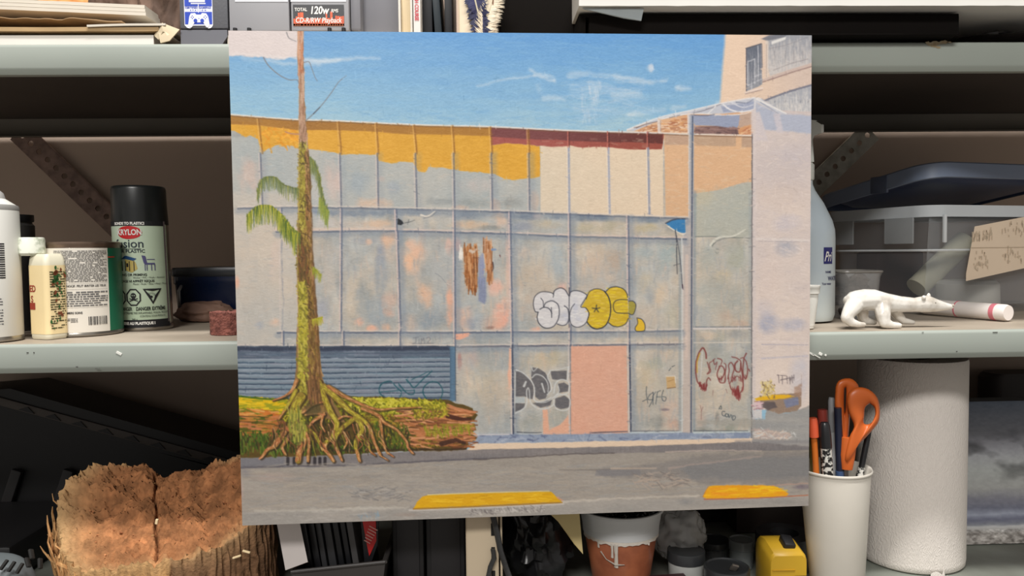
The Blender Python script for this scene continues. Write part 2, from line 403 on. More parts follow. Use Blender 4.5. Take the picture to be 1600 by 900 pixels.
# --- sky
t = np.clip((YY - 55) / 150, 0, 1); lft = np.clip((760 - XX) / 400, 0, 1)
sky = mixc((96, 152, 208), (152, 190, 212), np.clip(t * .95 + lft * .22 + (NH - .5) * .25, 0, 1))
CV[:] = sky + (NF[..., None] - .5) * 6
for cx, cy, rx, ry, a in ((800, 195, 160, 14, .35), (1000, 190, 90, 12, .35), (560, 180, 120, 14, .2), (900, 165, 130, 24, .18)):
    blob(cx, cy, rx, ry, (176, 200, 208), a, 1.2, NH)
for pts, w, a in (([(467, 93), (500, 96), (540, 92), (592, 91)], 7, .55), ([(476, 100), (500, 99), (530, 93)], 8, .45), ([(420, 92), (445, 99), (470, 98)], 9, .4), ([(380, 92), (410, 96), (430, 94)], 6, .3),
                  ([(745, 135), (790, 124), (835, 120), (866, 128)], 3, .5), ([(828, 110), (850, 119), (866, 127)], 5, .5), ([(835, 118), (862, 120), (868, 130)], 5, .55),
                  ([(850, 154), (868, 153), (882, 156)], 9, .4), ([(890, 118), (915, 116), (950, 119), (985, 124), (1020, 130)], 9, .42), ([(960, 118), (1000, 130), (1040, 126)], 8, .35),
                  ([(900, 140), (940, 138), (1000, 150)], 22, .22), ([(925, 130), (930, 150), (916, 178)], 12, .2), ([(935, 135), (930, 160), (925, 185)], 6, .2), ([(960, 150), (1000, 145)], 14, .3),
                  ([(985, 178), (1020, 174), (1038, 172)], 10, .35), ([(1052, 168), (1070, 166)], 9, .35), ([(1058, 138), (1078, 139)], 8, .6), ([(1120, 160), (1130, 157)], 6, .35), ([(1035, 125), (1042, 124)], 7, .3),
                  ([(840, 133), (850, 150), (900, 150)], 6, .2), ([(900, 170), (935, 172), (990, 180)], 8, .2)):
    line(pts, (222, 224, 228), w, w * .5, a, 5, rough=2.2, tex=.35 + NH)
blob(1016, 107, 7, 7, (215, 218, 226), .75, 1.6)
dabs(160, in_poly([(880, 118), (1000, 120), (1010, 175), (900, 190)]), 16, 1.4, 0, [(190, 208, 224), (170, 196, 222), (200, 210, 224)], .18, .2)
dabs(60, in_poly([(905, 135), (940, 130), (935, 190), (912, 190)]), 14, 1.4, 1.5, [(200, 212, 224), (186, 202, 220)], .2, .15)
dabs(900, lambda: (prng.uniform(357, 1140), prng.uniform(56, 200)), 22, 2.2, 0, [(120, 172, 214), (104, 158, 208), (140, 182, 212), (128, 178, 216)], .16, .12)
# pale patch top left
poly([(345, 40), (467, 40), (467, 88), (440, 92), (400, 90), (345, 87)], mixc((222, 210, 208), (208, 198, 198), NBIG), 1, 3, 2.5)
line([(350, 84), (400, 86), (440, 90), (466, 90)], (222, 216, 216), 3, 3, .6, 3, rough=3)
# --- building top right
bldg = mixc((224, 198, 176), (206, 186, 174), np.clip((XX - 1160) / 80 + (NBIG - .5), 0, 1))
poly([(1134, 40), (1290, 40), (1290, 215), (1120, 215)], bldg, 1, 5, .6)
Z = lambda *p: zz(950, 40, 5, p)
poly(Z((1240, 90), (1330, 60), (1600, 60), (1600, 290), (1440, 340), (1260, 395), (1240, 300)), mixc((150, 152, 160), (196, 190, 188), np.clip((YY - 55) / 55 + (NFV - .5) * .9, 0, 1)), 1, 2, .8)
poly(Z((1195, 105), (1260, 75), (1400, 70), (1380, 90), (1240, 120)), (112, 114, 124), .9, 1.5)
poly(Z((1275, 125), (1390, 88), (1385, 110), (1275, 150)), (220, 218, 216), .95, 1.2)
for X in (1350, 1420, 1480, 1550): line(Z((X, 110), (X + 3, 330)), (206, 202, 202), 1.2, .8, .6)
for X in (1300, 1385, 1450, 1520): line(Z((X, 200), (X, 290)), (120, 116, 120), 1, .6, .5)
line(Z((1240, 130), (1240, 400)), (214, 200, 190), 5, 4, .8, 1.5); line(Z((1236, 150), (1236, 400)), (150, 130, 120), 1, 1, .6)
line(Z((1260, 180), (1400, 150), (1560, 90)), (130, 126, 130), 1, 1, .5); line(Z((1290, 350), (1420, 300), (1560, 262)), (126, 118, 120), 1, 1, .6)
line(Z((1185, 440), (1300, 400), (1440, 350), (1600, 305)), (196, 176, 168), 5, 5, .9); line(Z((1190, 448), (1300, 412), (1440, 365), (1600, 318)), (140, 116, 112), 1.6, 1.6, .9)
poly(Z((1078, 180), (1195, 142), (1203, 460), (1170, 480), (1080, 515)), mixc((98, 104, 118), (146, 148, 156), np.clip((YY - 75) / 50 + (NFV - .5), 0, 1)), 1, 1.2)
for a, b in (((1088, 285), (1145, 262)), ((1145, 262), (1145, 455)), ((1088, 470), (1195, 420)), ((1090, 280), (1088, 470)), ((1170, 160), (1175, 400)), ((1145, 400), (1195, 380)), ((1120, 465), (1120, 500))):
    line(Z(a, b), (200, 200, 206), 1.3, 1.3, .85, smooth=False)
for X in (1110, 1130, 1185): line(Z((X, 290), (X, 460)), (86, 92, 108), 1, 1, .6)
line(Z((1080, 180), (1080, 515)), (84, 84, 98), 1.8, 1.5, .9); line(Z((1078, 180), (1195, 143)), (78, 80, 92), 2, 1.6, .9); line(Z((1200, 145), (1204, 330)), (70, 76, 92), 1.2, 1, .8)
line(Z((1072, 525), (1205, 488)), (224, 206, 196), 3, 3, .9); line(Z((1072, 535), (1205, 502)), (140, 120, 120), 1.3, 1.3, .8)
poly(Z((1225, 585), (1400, 520), (1600, 462), (1600, 720), (1380, 700)), mixc((164, 166, 174), (204, 200, 198), np.clip((NFV - .3) * 1.4 + (YY - 150) / 60, 0, 1)), 1, 1.5)
line(Z((1215, 590), (1330, 545), (1450, 505), (1600, 462)), (112, 114, 130), 3, 3, .9)
for X in (1345, 1405, 1470, 1550): line(Z((X, 560), (X, 690)), (214, 210, 208), 1.4, .8, .6)
for X in (1300, 1380, 1500, 1560): line(Z((X, 600), (X + 6, 590)), (90, 92, 104), 1, 1, .6)
# right rendered wall (x 1175..1263)
poly([(1175, 170), (1290, 176), (1290, 640), (1175, 640)], mixc((200, 188, 186), (222, 206, 196), np.clip(NBIG * 1.3 - .2 + (YY - 380) / 500, 0, 1)), 1, 1.5)
poly(Z((1140, 590), (1230, 640), (1330, 690), (1600, 705), (1600, 845), (1450, 830), (1200, 810), (1140, 700)), (168, 176, 196), .85, 3, 2)
poly(Z((1130, 690), (1180, 670), (1220, 800), (1250, 900), (1130, 900)), (204, 194, 196), .9, 3)
poly(Z((1290, 690), (1340, 690), (1370, 840), (1320, 835)), (202, 194, 200), .8, 3)
for cx, cy, rx, ry, c, a in ((1240, 245, 40, 20, (186, 180, 190), .4), (1225, 300, 40, 25, (206, 188, 178), .5), (1228, 386, 18, 14, (160, 164, 178), .8), (1230, 350, 20, 12, (184, 180, 194), .5),
                             (1200, 506, 16, 16, (160, 164, 184), .75), (1240, 508, 22, 10, (168, 170, 188), .7), (1195, 480, 14, 12, (184, 180, 192), .5), (1230, 470, 30, 20, (220, 204, 194), .6), (1200, 430, 20, 40, (214, 196, 188), .5), (1250, 590, 16, 40, (190, 190, 204), .6)):
    blob(cx, cy, rx, ry, c, a, 1.1, NBIG)
line([(1177, 373), (1263, 376)], (222, 212, 208), 4, 4, .7, 2); line([(1185, 377), (1262, 378)], (150, 144, 152), 1.2, 1, .5)
line([(1177, 533), (1262, 536)], (224, 210, 206), 3, 3, .5, 2); line([(1190, 538), (1262, 539)], (164, 162, 178), 2, 1.2, .6); line([(1190, 560), (1262, 556)], (170, 170, 190), 3, 2, .5)
dabs(260, lambda: (prng.uniform(1178, 1262), prng.uniform(210, 560)), 7, 1.6, 0, [(226, 212, 206), (196, 184, 184), (212, 196, 188)], .4, .25)
# canopy and bricks behind the top line
poly(Z((140, 825), (260, 770), (400, 735), (620, 690), (1120, 670), (1130, 880), (640, 850)), mixc((198, 142, 100), (226, 190, 156), NH), 1, 1)
dabs(120, in_poly(Z((240, 800), (620, 720), (620, 840), (260, 830))), 9, 1.3, -.12, [(170, 108, 76), (214, 160, 112), (232, 206, 180), (180, 130, 100)], .8, .15)
poly(Z((640, 700), (1030, 700), (1020, 780), (1000, 815), (840, 785), (680, 780)), (148, 156, 180), 1, 1.2)
poly(Z((680, 790), (850, 785), (1010, 810), (1020, 850), (680, 845)), (120, 92, 90), 1, 1.2); dabs(70, in_poly(Z((680, 790), (1010, 800), (1020, 850), (680, 845))), 8, 1.2, .05, [(150, 120, 116), (96, 74, 76), (136, 104, 98)], .8, .2)
poly(Z((1030, 700), (1125, 680), (1125, 770), (1020, 800)), (186, 160, 144), 1, 1); poly(Z((1020, 810), (1125, 775), (1125, 855), (1020, 850)), (206, 150, 108), 1, 1)
dabs(14, in_poly(Z((1030, 820), (1120, 800), (1120, 850), (1030, 848))), 8, 1.3, -.3, [(230, 190, 150), (176, 112, 84)], .8, .2)
poly(Z((150, 820), (400, 725), (640, 665), (900, 605), (1130, 565), (1200, 575), (1390, 690), (1330, 690), (1160, 600), (1140, 665), (900, 690), (640, 690), (420, 735), (200, 825)), (190, 192, 202), 1, 1.2)
poly(Z((880, 630), (1050, 610), (1140, 590), (1140, 660), (900, 680)), (150, 158, 182), .9, 2)
for p, c, w in ((((150, 815), (400, 720), (640, 665), (900, 605), (1130, 565), (1200, 575)), (222, 218, 218), 2.6), (((1160, 575), (1250, 620), (1390, 688)), (226, 222, 220), 3), (((1190, 600), (1330, 688)), (150, 154, 170), 1.6),
                (((900, 620), (960, 660), (1050, 675), (1140, 655)), (226, 224, 226), 2.6), (((960, 600), (1050, 640), (1130, 620)), (210, 210, 218), 2), (((640, 690), (760, 660), (880, 615)), (120, 118, 128), 1.4),
                (((400, 735), (520, 705), (640, 690), (760, 690), (900, 700), (1060, 690), (1140, 660)), (224, 220, 218), 2), (((840, 630), (780, 690)), (230, 226, 224), 1.6), (((220, 800), (300, 770), (390, 750)), (120, 100, 96), 1.6),
                (((1000, 600), (1080, 605), (1130, 580)), (130, 136, 156), 2), (((480, 720), (560, 700)), (110, 110, 120), 1.2), (((650, 700), (760, 705), (830, 695)), (100, 104, 124), 1.6)):
    line(Z(*p), c, w, w * .7, .9)
line(Z((1148, 580), (1140, 700)), (206, 204, 208), 3, 3, .9)
for X, y0 in ((395, 735), (628, 690)): line(Z((X, y0), (X + 3, 835)), (216, 204, 198), 4.2, 4.2, .95, smooth=False); line(Z((X + 13, y0 + 8), (X + 16, 835)), (130, 120, 126), 1, 1, .6)
poly([(1173, 172), (1181, 170), (1180, 690), (1175, 690)], (208, 196, 194), .8, 2)

# --- the long wall: base
BEHIND = CV.copy()
topl = np.interp(XX, [345, 360, 467, 530, 650, 765, 890, 1035, 1075, 1175], [179, 180, 188, 190, 196, 199, 205, 209, 210.5, 213]).astype(np.float32)
warm = np.clip((NBIG - .5) * 2.6 + .42 + (XX - 800) / 1500, 0, 1)
wall = mixc((165, 172, 179), (190, 184, 177), warm)
wall = wall * (1 - np.clip((NV - .62) * 2.4, 0, .75)[..., None]) + col((140, 151, 163)) * np.clip((NV - .62) * 2.4, 0, .75)[..., None]
wall = wall + (NF[..., None] - .5) * 10 + ((fbm(26, 34, 4) - .5) * 34)[..., None] + ((fbm(9, 16, 3) - .5) * 16)[..., None] * col((.7, 1, 1.25))
m = np.clip(YY - topl + .5, 0, 1) * (XX < 1175.5) * (YY < 694); blend(m, wall, (slice(None), slice(None)))
# lower left of the wall a lighter grey, upper band bluish
poly([(355, 214), (845, 232), (845, 332), (355, 322)], mixc((164, 175, 184), (184, 186, 187), np.clip(NBIG * 1.6 - .4, 0, 1)), .85, 3)
poly([(355, 300), (470, 300), (470, 540), (355, 540)], mixc((178, 182, 186), (200, 192, 186), NBIG), .8, 8)
for cx, cy, rx, ry, c, a in ((392, 275, 22, 26, (214, 184, 176), .55), (520, 285, 14, 30, (214, 186, 182), .6), (500, 300, 22, 20, (188, 190, 196), .6), (585, 318, 26, 9, (216, 180, 160), .7), (596, 280, 6, 5, (214, 182, 172), .5), (562, 285, 20, 16, (146, 164, 186), .45), (618, 295, 16, 14, (146, 162, 184), .5),
                             (690, 315, 22, 6, (130, 140, 150), .5), (745, 318, 26, 8, (126, 136, 142), .6), (773, 322, 8, 10, (214, 176, 160), .7), (800, 318, 20, 8, (128, 134, 140), .55), (836, 315, 7, 16, (208, 178, 162), .5), (746, 290, 22, 12, (196, 186, 188), .5), (720, 325, 12, 4, (220, 180, 160), .7),
                             # narrow band 325..360
                             (560, 334, 50, 6, (112, 128, 152), .8), (640, 332, 40, 6, (120, 134, 156), .7), (585, 350, 28, 7, (212, 186, 168), .8), (540, 350, 18, 6, (196, 186, 182), .7), (690, 336, 30, 8, (164, 170, 178), .6), (735, 336, 30, 7, (116, 130, 152), .8), (735, 352, 32, 7, (220, 180, 150), .8), (765, 356, 20, 4, (126, 132, 136), .7), (784, 344, 9, 12, (218, 182, 164), .7), (775, 338, 12, 5, (196, 176, 160), .5),
                             (820, 338, 26, 6, (106, 122, 148), .85), (855, 350, 18, 8, (188, 176, 156), .7), (815, 354, 20, 8, (136, 146, 170), .7), (842, 338, 9, 5, (218, 184, 176), .8), (870, 338, 14, 6, (108, 124, 148), .8), (925, 340, 38, 6, (92, 110, 136), .85), (915, 356, 26, 8, (180, 174, 152), .7), (955, 352, 20, 8, (166, 164, 150), .6),
                             (1010, 342, 30, 6, (92, 112, 138), .8), (1010, 356, 24, 7, (182, 174, 150), .8), (1050, 356, 14, 9, (112, 128, 142), .6), (500, 332, 20, 6, (122, 138, 164), .8), (510, 350, 16, 8, (190, 190, 196), .7), (400, 338, 20, 14, (166, 176, 188), .6),
                             # middle band
                             (575, 376, 26, 5, (150, 158, 176), .5), (577, 378, 5, 5, (226, 182, 160), .7), (607, 375, 12, 12, (232, 180, 150), .85), (594, 396, 8, 18, (140, 150, 172), .7), (610, 392, 10, 20, (196, 180, 172), .5), (568, 470, 14, 36, (142, 154, 166), .75), (595, 430, 14, 26, (146, 158, 176), .65), (590, 490, 16, 24, (152, 166, 182), .6), (610, 470, 12, 14, (208, 176, 166), .6), (608, 488, 8, 8, (222, 170, 150), .7),
                             (562, 503, 8, 7, (230, 178, 160), .7), (580, 513, 9, 5, (232, 180, 160), .8), (604, 511, 6, 6, (228, 176, 150), .7), (640, 402, 14, 24, (234, 182, 152), .9), (642, 386, 10, 12, (228, 180, 158), .7), (664, 460, 10, 18, (232, 186, 160), .7), (655, 392, 8, 14, (226, 172, 146), .6), (640, 505, 12, 14, (196, 176, 168), .5), (505, 485, 12, 22, (148, 156, 180), .6), (520, 400, 16, 18, (190, 184, 182), .5), (512, 430, 12, 30, (196, 188, 184), .5), (502, 500, 8, 8, (220, 178, 166), .5), (430, 505, 9, 8, (230, 190, 168), .6), (406, 508, 8, 8, (152, 164, 186), .6), (371, 440, 4, 10, (228, 168, 146), .8), (430, 410, 8, 30, (206, 190, 188), .5),
                             (655, 400, 12, 40, (222, 182, 164), .4), (690, 405, 18, 40, (172, 178, 186), .6), (672, 500, 20, 12, (136, 150, 168), .7), (665, 460, 14, 20, (214, 180, 160), .5), (703, 470, 6, 40, (232, 172, 148), .8), (700, 385, 6, 14, (226, 176, 164), .7), (716, 382, 5, 12, (230, 170, 160), .7), (760, 400, 30, 26, (178, 184, 188), .5), (740, 470, 30, 16, (164, 176, 188), .6), (725, 500, 16, 20, (222, 178, 162), .7), (775, 450, 12, 12, (228, 178, 166), .7), (785, 490, 14, 22, (232, 172, 156), .8), (765, 505, 16, 12, (216, 172, 156), .6), (748, 500, 14, 22, (156, 172, 190), .7), (794, 420, 4, 60, (222, 178, 168), .6), (736, 505, 16, 10, (136, 150, 172), .6), (764, 512, 6, 3, (120, 88, 84), .6),
                             (815, 395, 14, 12, (216, 186, 170), .5), (840, 440, 26, 40, (188, 178, 170), .6), (870, 400, 16, 30, (160, 176, 192), .7), (830, 480, 22, 20, (190, 176, 166), .6), (880, 455, 8, 12, (230, 178, 168), .7), (836, 515, 8, 5, (234, 170, 150), .8), (930, 420, 34, 28, (200, 184, 172), .75), (960, 400, 12, 20, (178, 162, 152), .6), (920, 450, 30, 10, (190, 180, 172), .6), (965, 385, 20, 8, (158, 172, 186), .5),
                             (1010, 395, 26, 12, (156, 172, 184), .7), (1040, 400, 18, 24, (150, 172, 184), .7), (1010, 440, 14, 20, (190, 182, 166), .6), (1035, 460, 16, 20, (206, 190, 172), .7), (1015, 460, 8, 18, (148, 160, 176), .6), (1050, 490, 14, 22, (182, 180, 166), .6), (1010, 495, 20, 18, (188, 180, 174), .5),
                             # right panel
                             (1130, 430, 14, 12, (206, 190, 164), .8), (1105, 400, 20, 24, (158, 172, 178), .6), (1150, 400, 18, 30, (160, 168, 158), .6), (1110, 460, 24, 30, (162, 172, 176), .6), (1150, 470, 16, 30, (146, 160, 168), .6), (1135, 495, 12, 10, (190, 168, 158), .6), (1155, 505, 16, 6, (184, 160, 150), .6), (1100, 495, 14, 18, (160, 172, 186), .5), (1125, 440, 44, 60, (170, 172, 170), .35),
                             (1105, 524, 14, 7, (206, 190, 176), .7), (1150, 522, 16, 8, (128, 138, 152), .6), (1125, 526, 12, 7, (176, 174, 160), .5),
                             # lower band 540..680
                             (730, 560, 16, 30, (200, 184, 176), .5), (718, 565, 3, 14, (160, 118, 120), .6), (740, 560, 8, 14, (176, 160, 166), .5), (755, 600, 24, 40, (186, 180, 168), .5), (770, 640, 18, 30, (172, 166, 160), .5), (744, 640, 16, 30, (156, 166, 174), .5), (796, 585, 3, 40, (232, 178, 158), .8), (840, 565, 30, 16, (200, 184, 158), .6), (870, 556, 16, 14, (178, 172, 154), .6), (810, 665, 12, 14, (180, 176, 164), .4), (830, 660, 20, 14, (150, 156, 156), .6), (870, 655, 14, 16, (148, 156, 156), .6),
                             (1020, 570, 20, 10, (160, 170, 164), .6), (1010, 590, 18, 26, (196, 184, 162), .6), (1046, 640, 14, 24, (206, 180, 170), .5), (1020, 660, 24, 12, (142, 146, 148), .7), (1050, 665, 12, 10, (196, 160, 148), .6), (1036, 610, 20, 20, (176, 178, 174), .4),
                             (1115, 560, 22, 20, (160, 164, 160), .5), (1100, 600, 20, 30, (176, 172, 166), .5), (1150, 640, 20, 20, (160, 168, 172), .5), (1095, 655, 10, 20, (196, 174, 164), .6), (1100, 672, 12, 6, (110, 120, 120), .6), (1140, 668, 20, 8, (130, 140, 134), .6), (1120, 655, 4, 10, (90, 94, 100), .5)):
    blob(cx, cy, rx, ry, c, a, 1.2)
dabs(2600, lambda: (prng.uniform(375, 1172), prng.uniform(240, 685)), 8, 1.6, 0, [(196, 190, 186), (150, 162, 176), (206, 190, 180), (170, 176, 184), (184, 186, 188)], .2, .3)
dabs(700, lambda: (prng.uniform(500, 1172), prng.uniform(370, 680)), 16, 2.4, 1.57, [(186, 184, 182), (150, 162, 178), (208, 184, 172), (140, 150, 166)], .22, .15)
dabs(50, lambda: (prng.uniform(500, 1172), prng.uniform(370, 680)), 3, .8, 0, [(222, 218, 214), (120, 124, 132)], .4, .4)

# --- yellow, red, cream, peach upper colours
yl = [(345, 170), (767, 190), (767, 227), (790, 224), (826, 126 + 100), (843, 228), (844, 276), (824, 279), (802, 282), (788, 280), (780, 275), (774, 272), (764, 271), (735, 268), (704, 265), (685, 261), (669, 261), (667, 266), (664, 269), (654, 268), (651, 262), (646, 253), (628, 252), (612, 255), (592, 252), (588, 242), (560, 241), (532, 242), (524, 238), (500, 235), (484, 233), (466, 232), (456, 228), (444, 226), (430, 228), (418, 233), (411, 238), (403, 216), (391, 212), (384, 215), (378, 211), (368, 205), (345, 203)]
poly(yl, mixc((204, 156, 52), (218, 168, 66), NBIG) + (NF[..., None] - .5) * 12, 1, 1.2, 1.2)
dabs(130, in_poly(yl[1:30]), 14, 1.8, 0, [(224, 176, 76), (206, 154, 46), (230, 180, 70)], .3, .2)
dabs(60, in_poly([(412, 195), (465, 200), (465, 228), (412, 234)]), 9, 2, .3, [(236, 176, 60), (206, 142, 30), (220, 150, 40)], .6, .7)
line([(385, 196), (400, 200), (402, 213)], (214, 160, 50), 8, 8, .6); 
def strip(x0, x1, dy, c, a=1., off=0., soft=1.5):
    sl = box_of(x0, 170, x1, 260); tl = topl[sl] + off; d = dy + (NH[sl] - .5) * 4
    m = np.clip((YY[sl] - tl), 0, 1) * np.clip((tl + d - YY[sl]) / soft, 0, 1) * np.clip(XX[sl] - x0, 0, 1) * np.clip(x1 - XX[sl], 0, 1) * a
    blend(m, c, sl)
strip(345, 766, 15, mixc((168, 122, 50), (150, 106, 48), NBIG)); strip(345, 411, 10, (160, 118, 56))
cream = mixc((208, 200, 188), (216, 202, 186), np.clip(NBIG + (XX - 900) / 300, 0, 1)) + (NF[..., None] - .5) * 7
poly([(844.5, 200), (1036, 205), (1036, 339), (844.5, 333)], cream, 1, 1.2)
poly([(767, 190), (1038, 200), (1038, 209), (1034, 233), (1010, 234), (985, 234), (960, 231), (946, 230), (930, 230), (910, 231), (890, 228), (862, 230), (844, 228), (826, 226), (790, 224), (767, 227)], mixc((156, 84, 80), (146, 76, 66), np.clip((XX - 850) / 150, 0, 1)), 1, 1.2, .8)
strip(767, 1036, 16, mixc((116, 66, 70), (96, 50, 48), np.clip((XX - 850) / 150, 0, 1)))
peach = mixc((214, 178, 146), (204, 172, 144), NBIG) + (NF[..., None] - .5) * 6
poly([(1037, 205), (1076, 208), (1076, 339), (1040, 338)], peach, 1, 2)
poly([(1083, 208), (1174, 212), (1174, 284), (1158, 286), (1146, 290), (1136, 293), (1128, 296), (1110, 299), (1096, 301), (1083, 303)], peach, 1, 1.4, .8)
strip(1038, 1076, 17, (182, 156, 140)); strip(1084, 1150, 18, (180, 156, 138)); strip(1158, 1175, 19, (178, 154, 138))
poly([(1083, 303), (1096, 301), (1128, 296), (1146, 290), (1174, 285), (1174, 370), (1083, 370)], mixc((160, 172, 178), (182, 182, 172), NBIG) + (NF[..., None] - .5) * 8, .9, 1.4, .8)
blob(1100, 310, 16, 14, (190, 184, 164), .5); blob(1120, 330, 40, 30, (172, 178, 176), .4)
dabs(220, lambda: (prng.uniform(846, 1172), prng.uniform(215, 330)), 8, 1.4, 0, [(220, 210, 194), (196, 184, 170)], .22, .25)
# top line
m = np.clip(topl - YY + .5, 0, 1); blend(m * (XX < 1173), BEHIND, (slice(None), slice(None)))
tp = [(x, y) for x, y in zip([345, 360, 420, 467, 530, 650, 765, 890, 1035, 1075, 1175], [178, 179, 184, 187, 189, 195, 198, 204, 208, 209.5, 212])]
line(tp, (226, 216, 208), 2.2, 2.2, .9); line([(x, y + 2.2) for x, y in tp], (110, 80, 60), 1.6, 1.6, .65)

# --- verticals and horizontals of the wall
def vert(x0, y0, x1, y1, hi=(214, 198, 196), dk=(92, 104, 132), w=2, side=1, a=.8, halo=.35):
    line([(x0 + side * 7, y0 + 2), (x1 + side * 7, y1)], (124, 140, 164), 9, 9, halo, 6, smooth=False, rough=1.5)
    line([(x0 + side * 2.6, y0), (x1 + side * 2.6, y1)], dk, 2.6, 2.6, a, 1.5, smooth=False, rough=.3)
    line([(x0, y0), (x1, y1)], hi, w * .9, w * .9, .62, 1.2, smooth=False, rough=.2)
for x0, y0, x1, y1, h in ((402, 186, 408, 322, .25), (527, 191, 531, 326, .15), (586, 193, 589, 326, .2), (645, 196, 649, 327, .2), (705, 197, 708, 328, .2), (764, 199, 767, 329, .3), (823, 203, 825, 331, .3)):
    vert(x0, y0, x1, 240, (222, 180, 110), (140, 96, 40), 2, 1, .75, 0)
    vert(x0 + (x1 - x0) * .45, 240, x1, y1, (206, 196, 200), (96, 104, 128), 1.8, 1, .75, h)
for x0, x1, c in ((887, 888, (150, 160, 186)), (949, 951, (158, 166, 190)), (1011, 1013, (140, 150, 176))):
    line([(x0, 206), (x0 + .3, 231)], (176, 104, 96), 2, 2, .9, smooth=False); line([(x0 + 2.3, 207), (x0 + 2.5, 231)], (70, 34, 36), 1.4, 1.4, .7, smooth=False)
    line([(x0 + 1.5, 232), (x1 + 1.5, 334)], c, 3.6, 3.6, .9, 1.4, smooth=False); line([(x0 - 1, 232), (x1 - 1, 334)], (222, 214, 206), 1.5, 1.5, .9, smooth=False)
# the tall post
poly([(1076, 180), (1084, 180), (1084, 345), (1081, 684), (1067, 684), (1067, 345), (1076, 340)], mixc((150, 160, 178), (188, 180, 180), np.clip((YY - 200) / 300 * .6 + NV * .5, 0, 1)), 1, 1.2)
line([(1076.5, 182), (1076, 340), (1067, 350), (1067, 600)], (206, 204, 208), 1.8, 1.4, .85, smooth=False)
line([(1082, 182), (1080.5, 400), (1079.5, 684)], (78, 90, 116), 2.2, 2.6, .9, 1.2, smooth=False); line([(1085.5, 300), (1084, 684)], (112, 134, 158), 4, 4, .55, 4, smooth=False)
line([(1073, 400), (1072, 560)], (206, 192, 190), 5, 5, .7, 2, smooth=False)
line([(1175, 210), (1174.5, 400), (1174, 684)], (92, 88, 96), 1.8, 1.8, .85, smooth=False, rough=.6); line([(1172, 300), (1172, 680)], (140, 154, 168), 5, 5, .4, 4, smooth=False)
def horiz(pts, hi=(212, 206, 206), dk=(88, 100, 126), w=2.2, halo=.45, hw=9):
    line([(x, y + 7) for x, y in pts], (120, 136, 160), hw, hw, halo, 6, rough=2)
    line([(x, y + 2.8) for x, y in pts], dk, 2.8, 2.8, .8, 1.4, rough=.6, tex=.35 + NH * 1.1)
    line(pts, hi, w * .85, w * .85, .7, 1.3, rough=.35)
horiz([(372, 323), (440, 322), (534, 322.5), (670, 325.5), (794, 329), (888, 332.5), (980, 336), (1074, 339)])
horiz([(432, 360), (488, 359.5), (614, 358.5), (708, 360.5), (794, 363), (888, 367), (980, 369), (1072, 371)], (216, 200, 200))
line([(432, 358), (500, 358), (560, 357), (620, 357)], (214, 196, 188), 4, 4, .6, 2)
horiz([(434, 517), (536, 517), (620, 517), (709, 517), (798, 516.5), (890, 516.5), (980, 516), (1066, 514)])
horiz([(372, 539), (536, 539), (650, 538.5), (709, 539), (798, 538), (889, 537), (980, 536), (1066, 535)], (214, 206, 206), (96, 100, 120))
line([(1084, 513.5), (1172, 513)], (206, 204, 210), 3, 2.4, .9); line([(1084, 511), (1172, 510.5)], (100, 112, 132), 2, 2, .6); line([(1084, 535.5), (1172, 535)], (208, 204, 200), 1.6, 1.6, .8)
line([(1086, 370), (1120, 370), (1172, 372)], (96, 108, 112), 1.4, 1.2, .7, rough=.8)
for x0, y0, x1, y1 in ((438, 325, 438, 360), (532, 326, 531, 517), (617, 328, 618, 362), (619, 362, 624, 517), (708, 330, 709, 517), (795, 331, 798, 517), (888, 334, 889, 517), (979, 338, 981, 517)):
    vert(x0, y0, x1, y1, w=2.4 if x0 > 600 else 2, halo=.45 if x0 > 600 else .15, hi=(216, 196, 200))
line([(440, 375), (441, 435), (443, 470), (441, 516)], (112, 122, 150), 2.4, 1.6, .55, 1.5, tex=NFV * 1.4, smooth=False, rough=1.2); line([(437, 375), (438, 516)], (206, 196, 200), 1.4, 1.4, .6, smooth=False)
for x, y1 in ((441, 539), (535, 539), (623, 539), (709, 540), (798.5, 540), (889, 539), (981, 538)): vert(x, 518, x, y1, halo=.2)
for x0, x1 in ((798, 799.5), (888.5, 889.5), (981, 983)): vert(x0, 540, x1, 680, (214, 204, 206), (62, 72, 98), 2.4, 1, .95 if x0 != 888.5 else .4, .45 if x0 != 888.5 else .1)
line([(1065, 372), (1065.5, 684)], (196, 206, 218), 1.8, 1.8, .85, smooth=False); line([(1062, 380), (1062, 680)], (130, 148, 166), 4, 4, .5, 3, smooth=False)
# pink panel and pink bits
poly([(892, 541), (979, 540), (981, 676), (950, 678), (930, 681), (892, 681)], mixc((216, 166, 148), (208, 168, 154), NBIG) + (NF[..., None] - .5) * 7, 1, 1.4)
dabs(100, in_poly([(900, 550), (975, 545), (975, 670), (900, 670)]), 8, 1.2, 0, [(206, 152, 134), (224, 180, 160)], .3, .25)
poly([(848, 640), (856, 640), (858, 672), (876, 663), (888, 648), (889, 678), (849, 679)], (218, 170, 150), .95, 2, 1)
poly([(712, 522), (733, 520), (733, 525), (718, 531), (712, 530)], (232, 172, 152), .9, 1.5)
line([(797, 545), (797.5, 600)], (230, 180, 160), 3, 2, .8, 1.5, smooth=False)
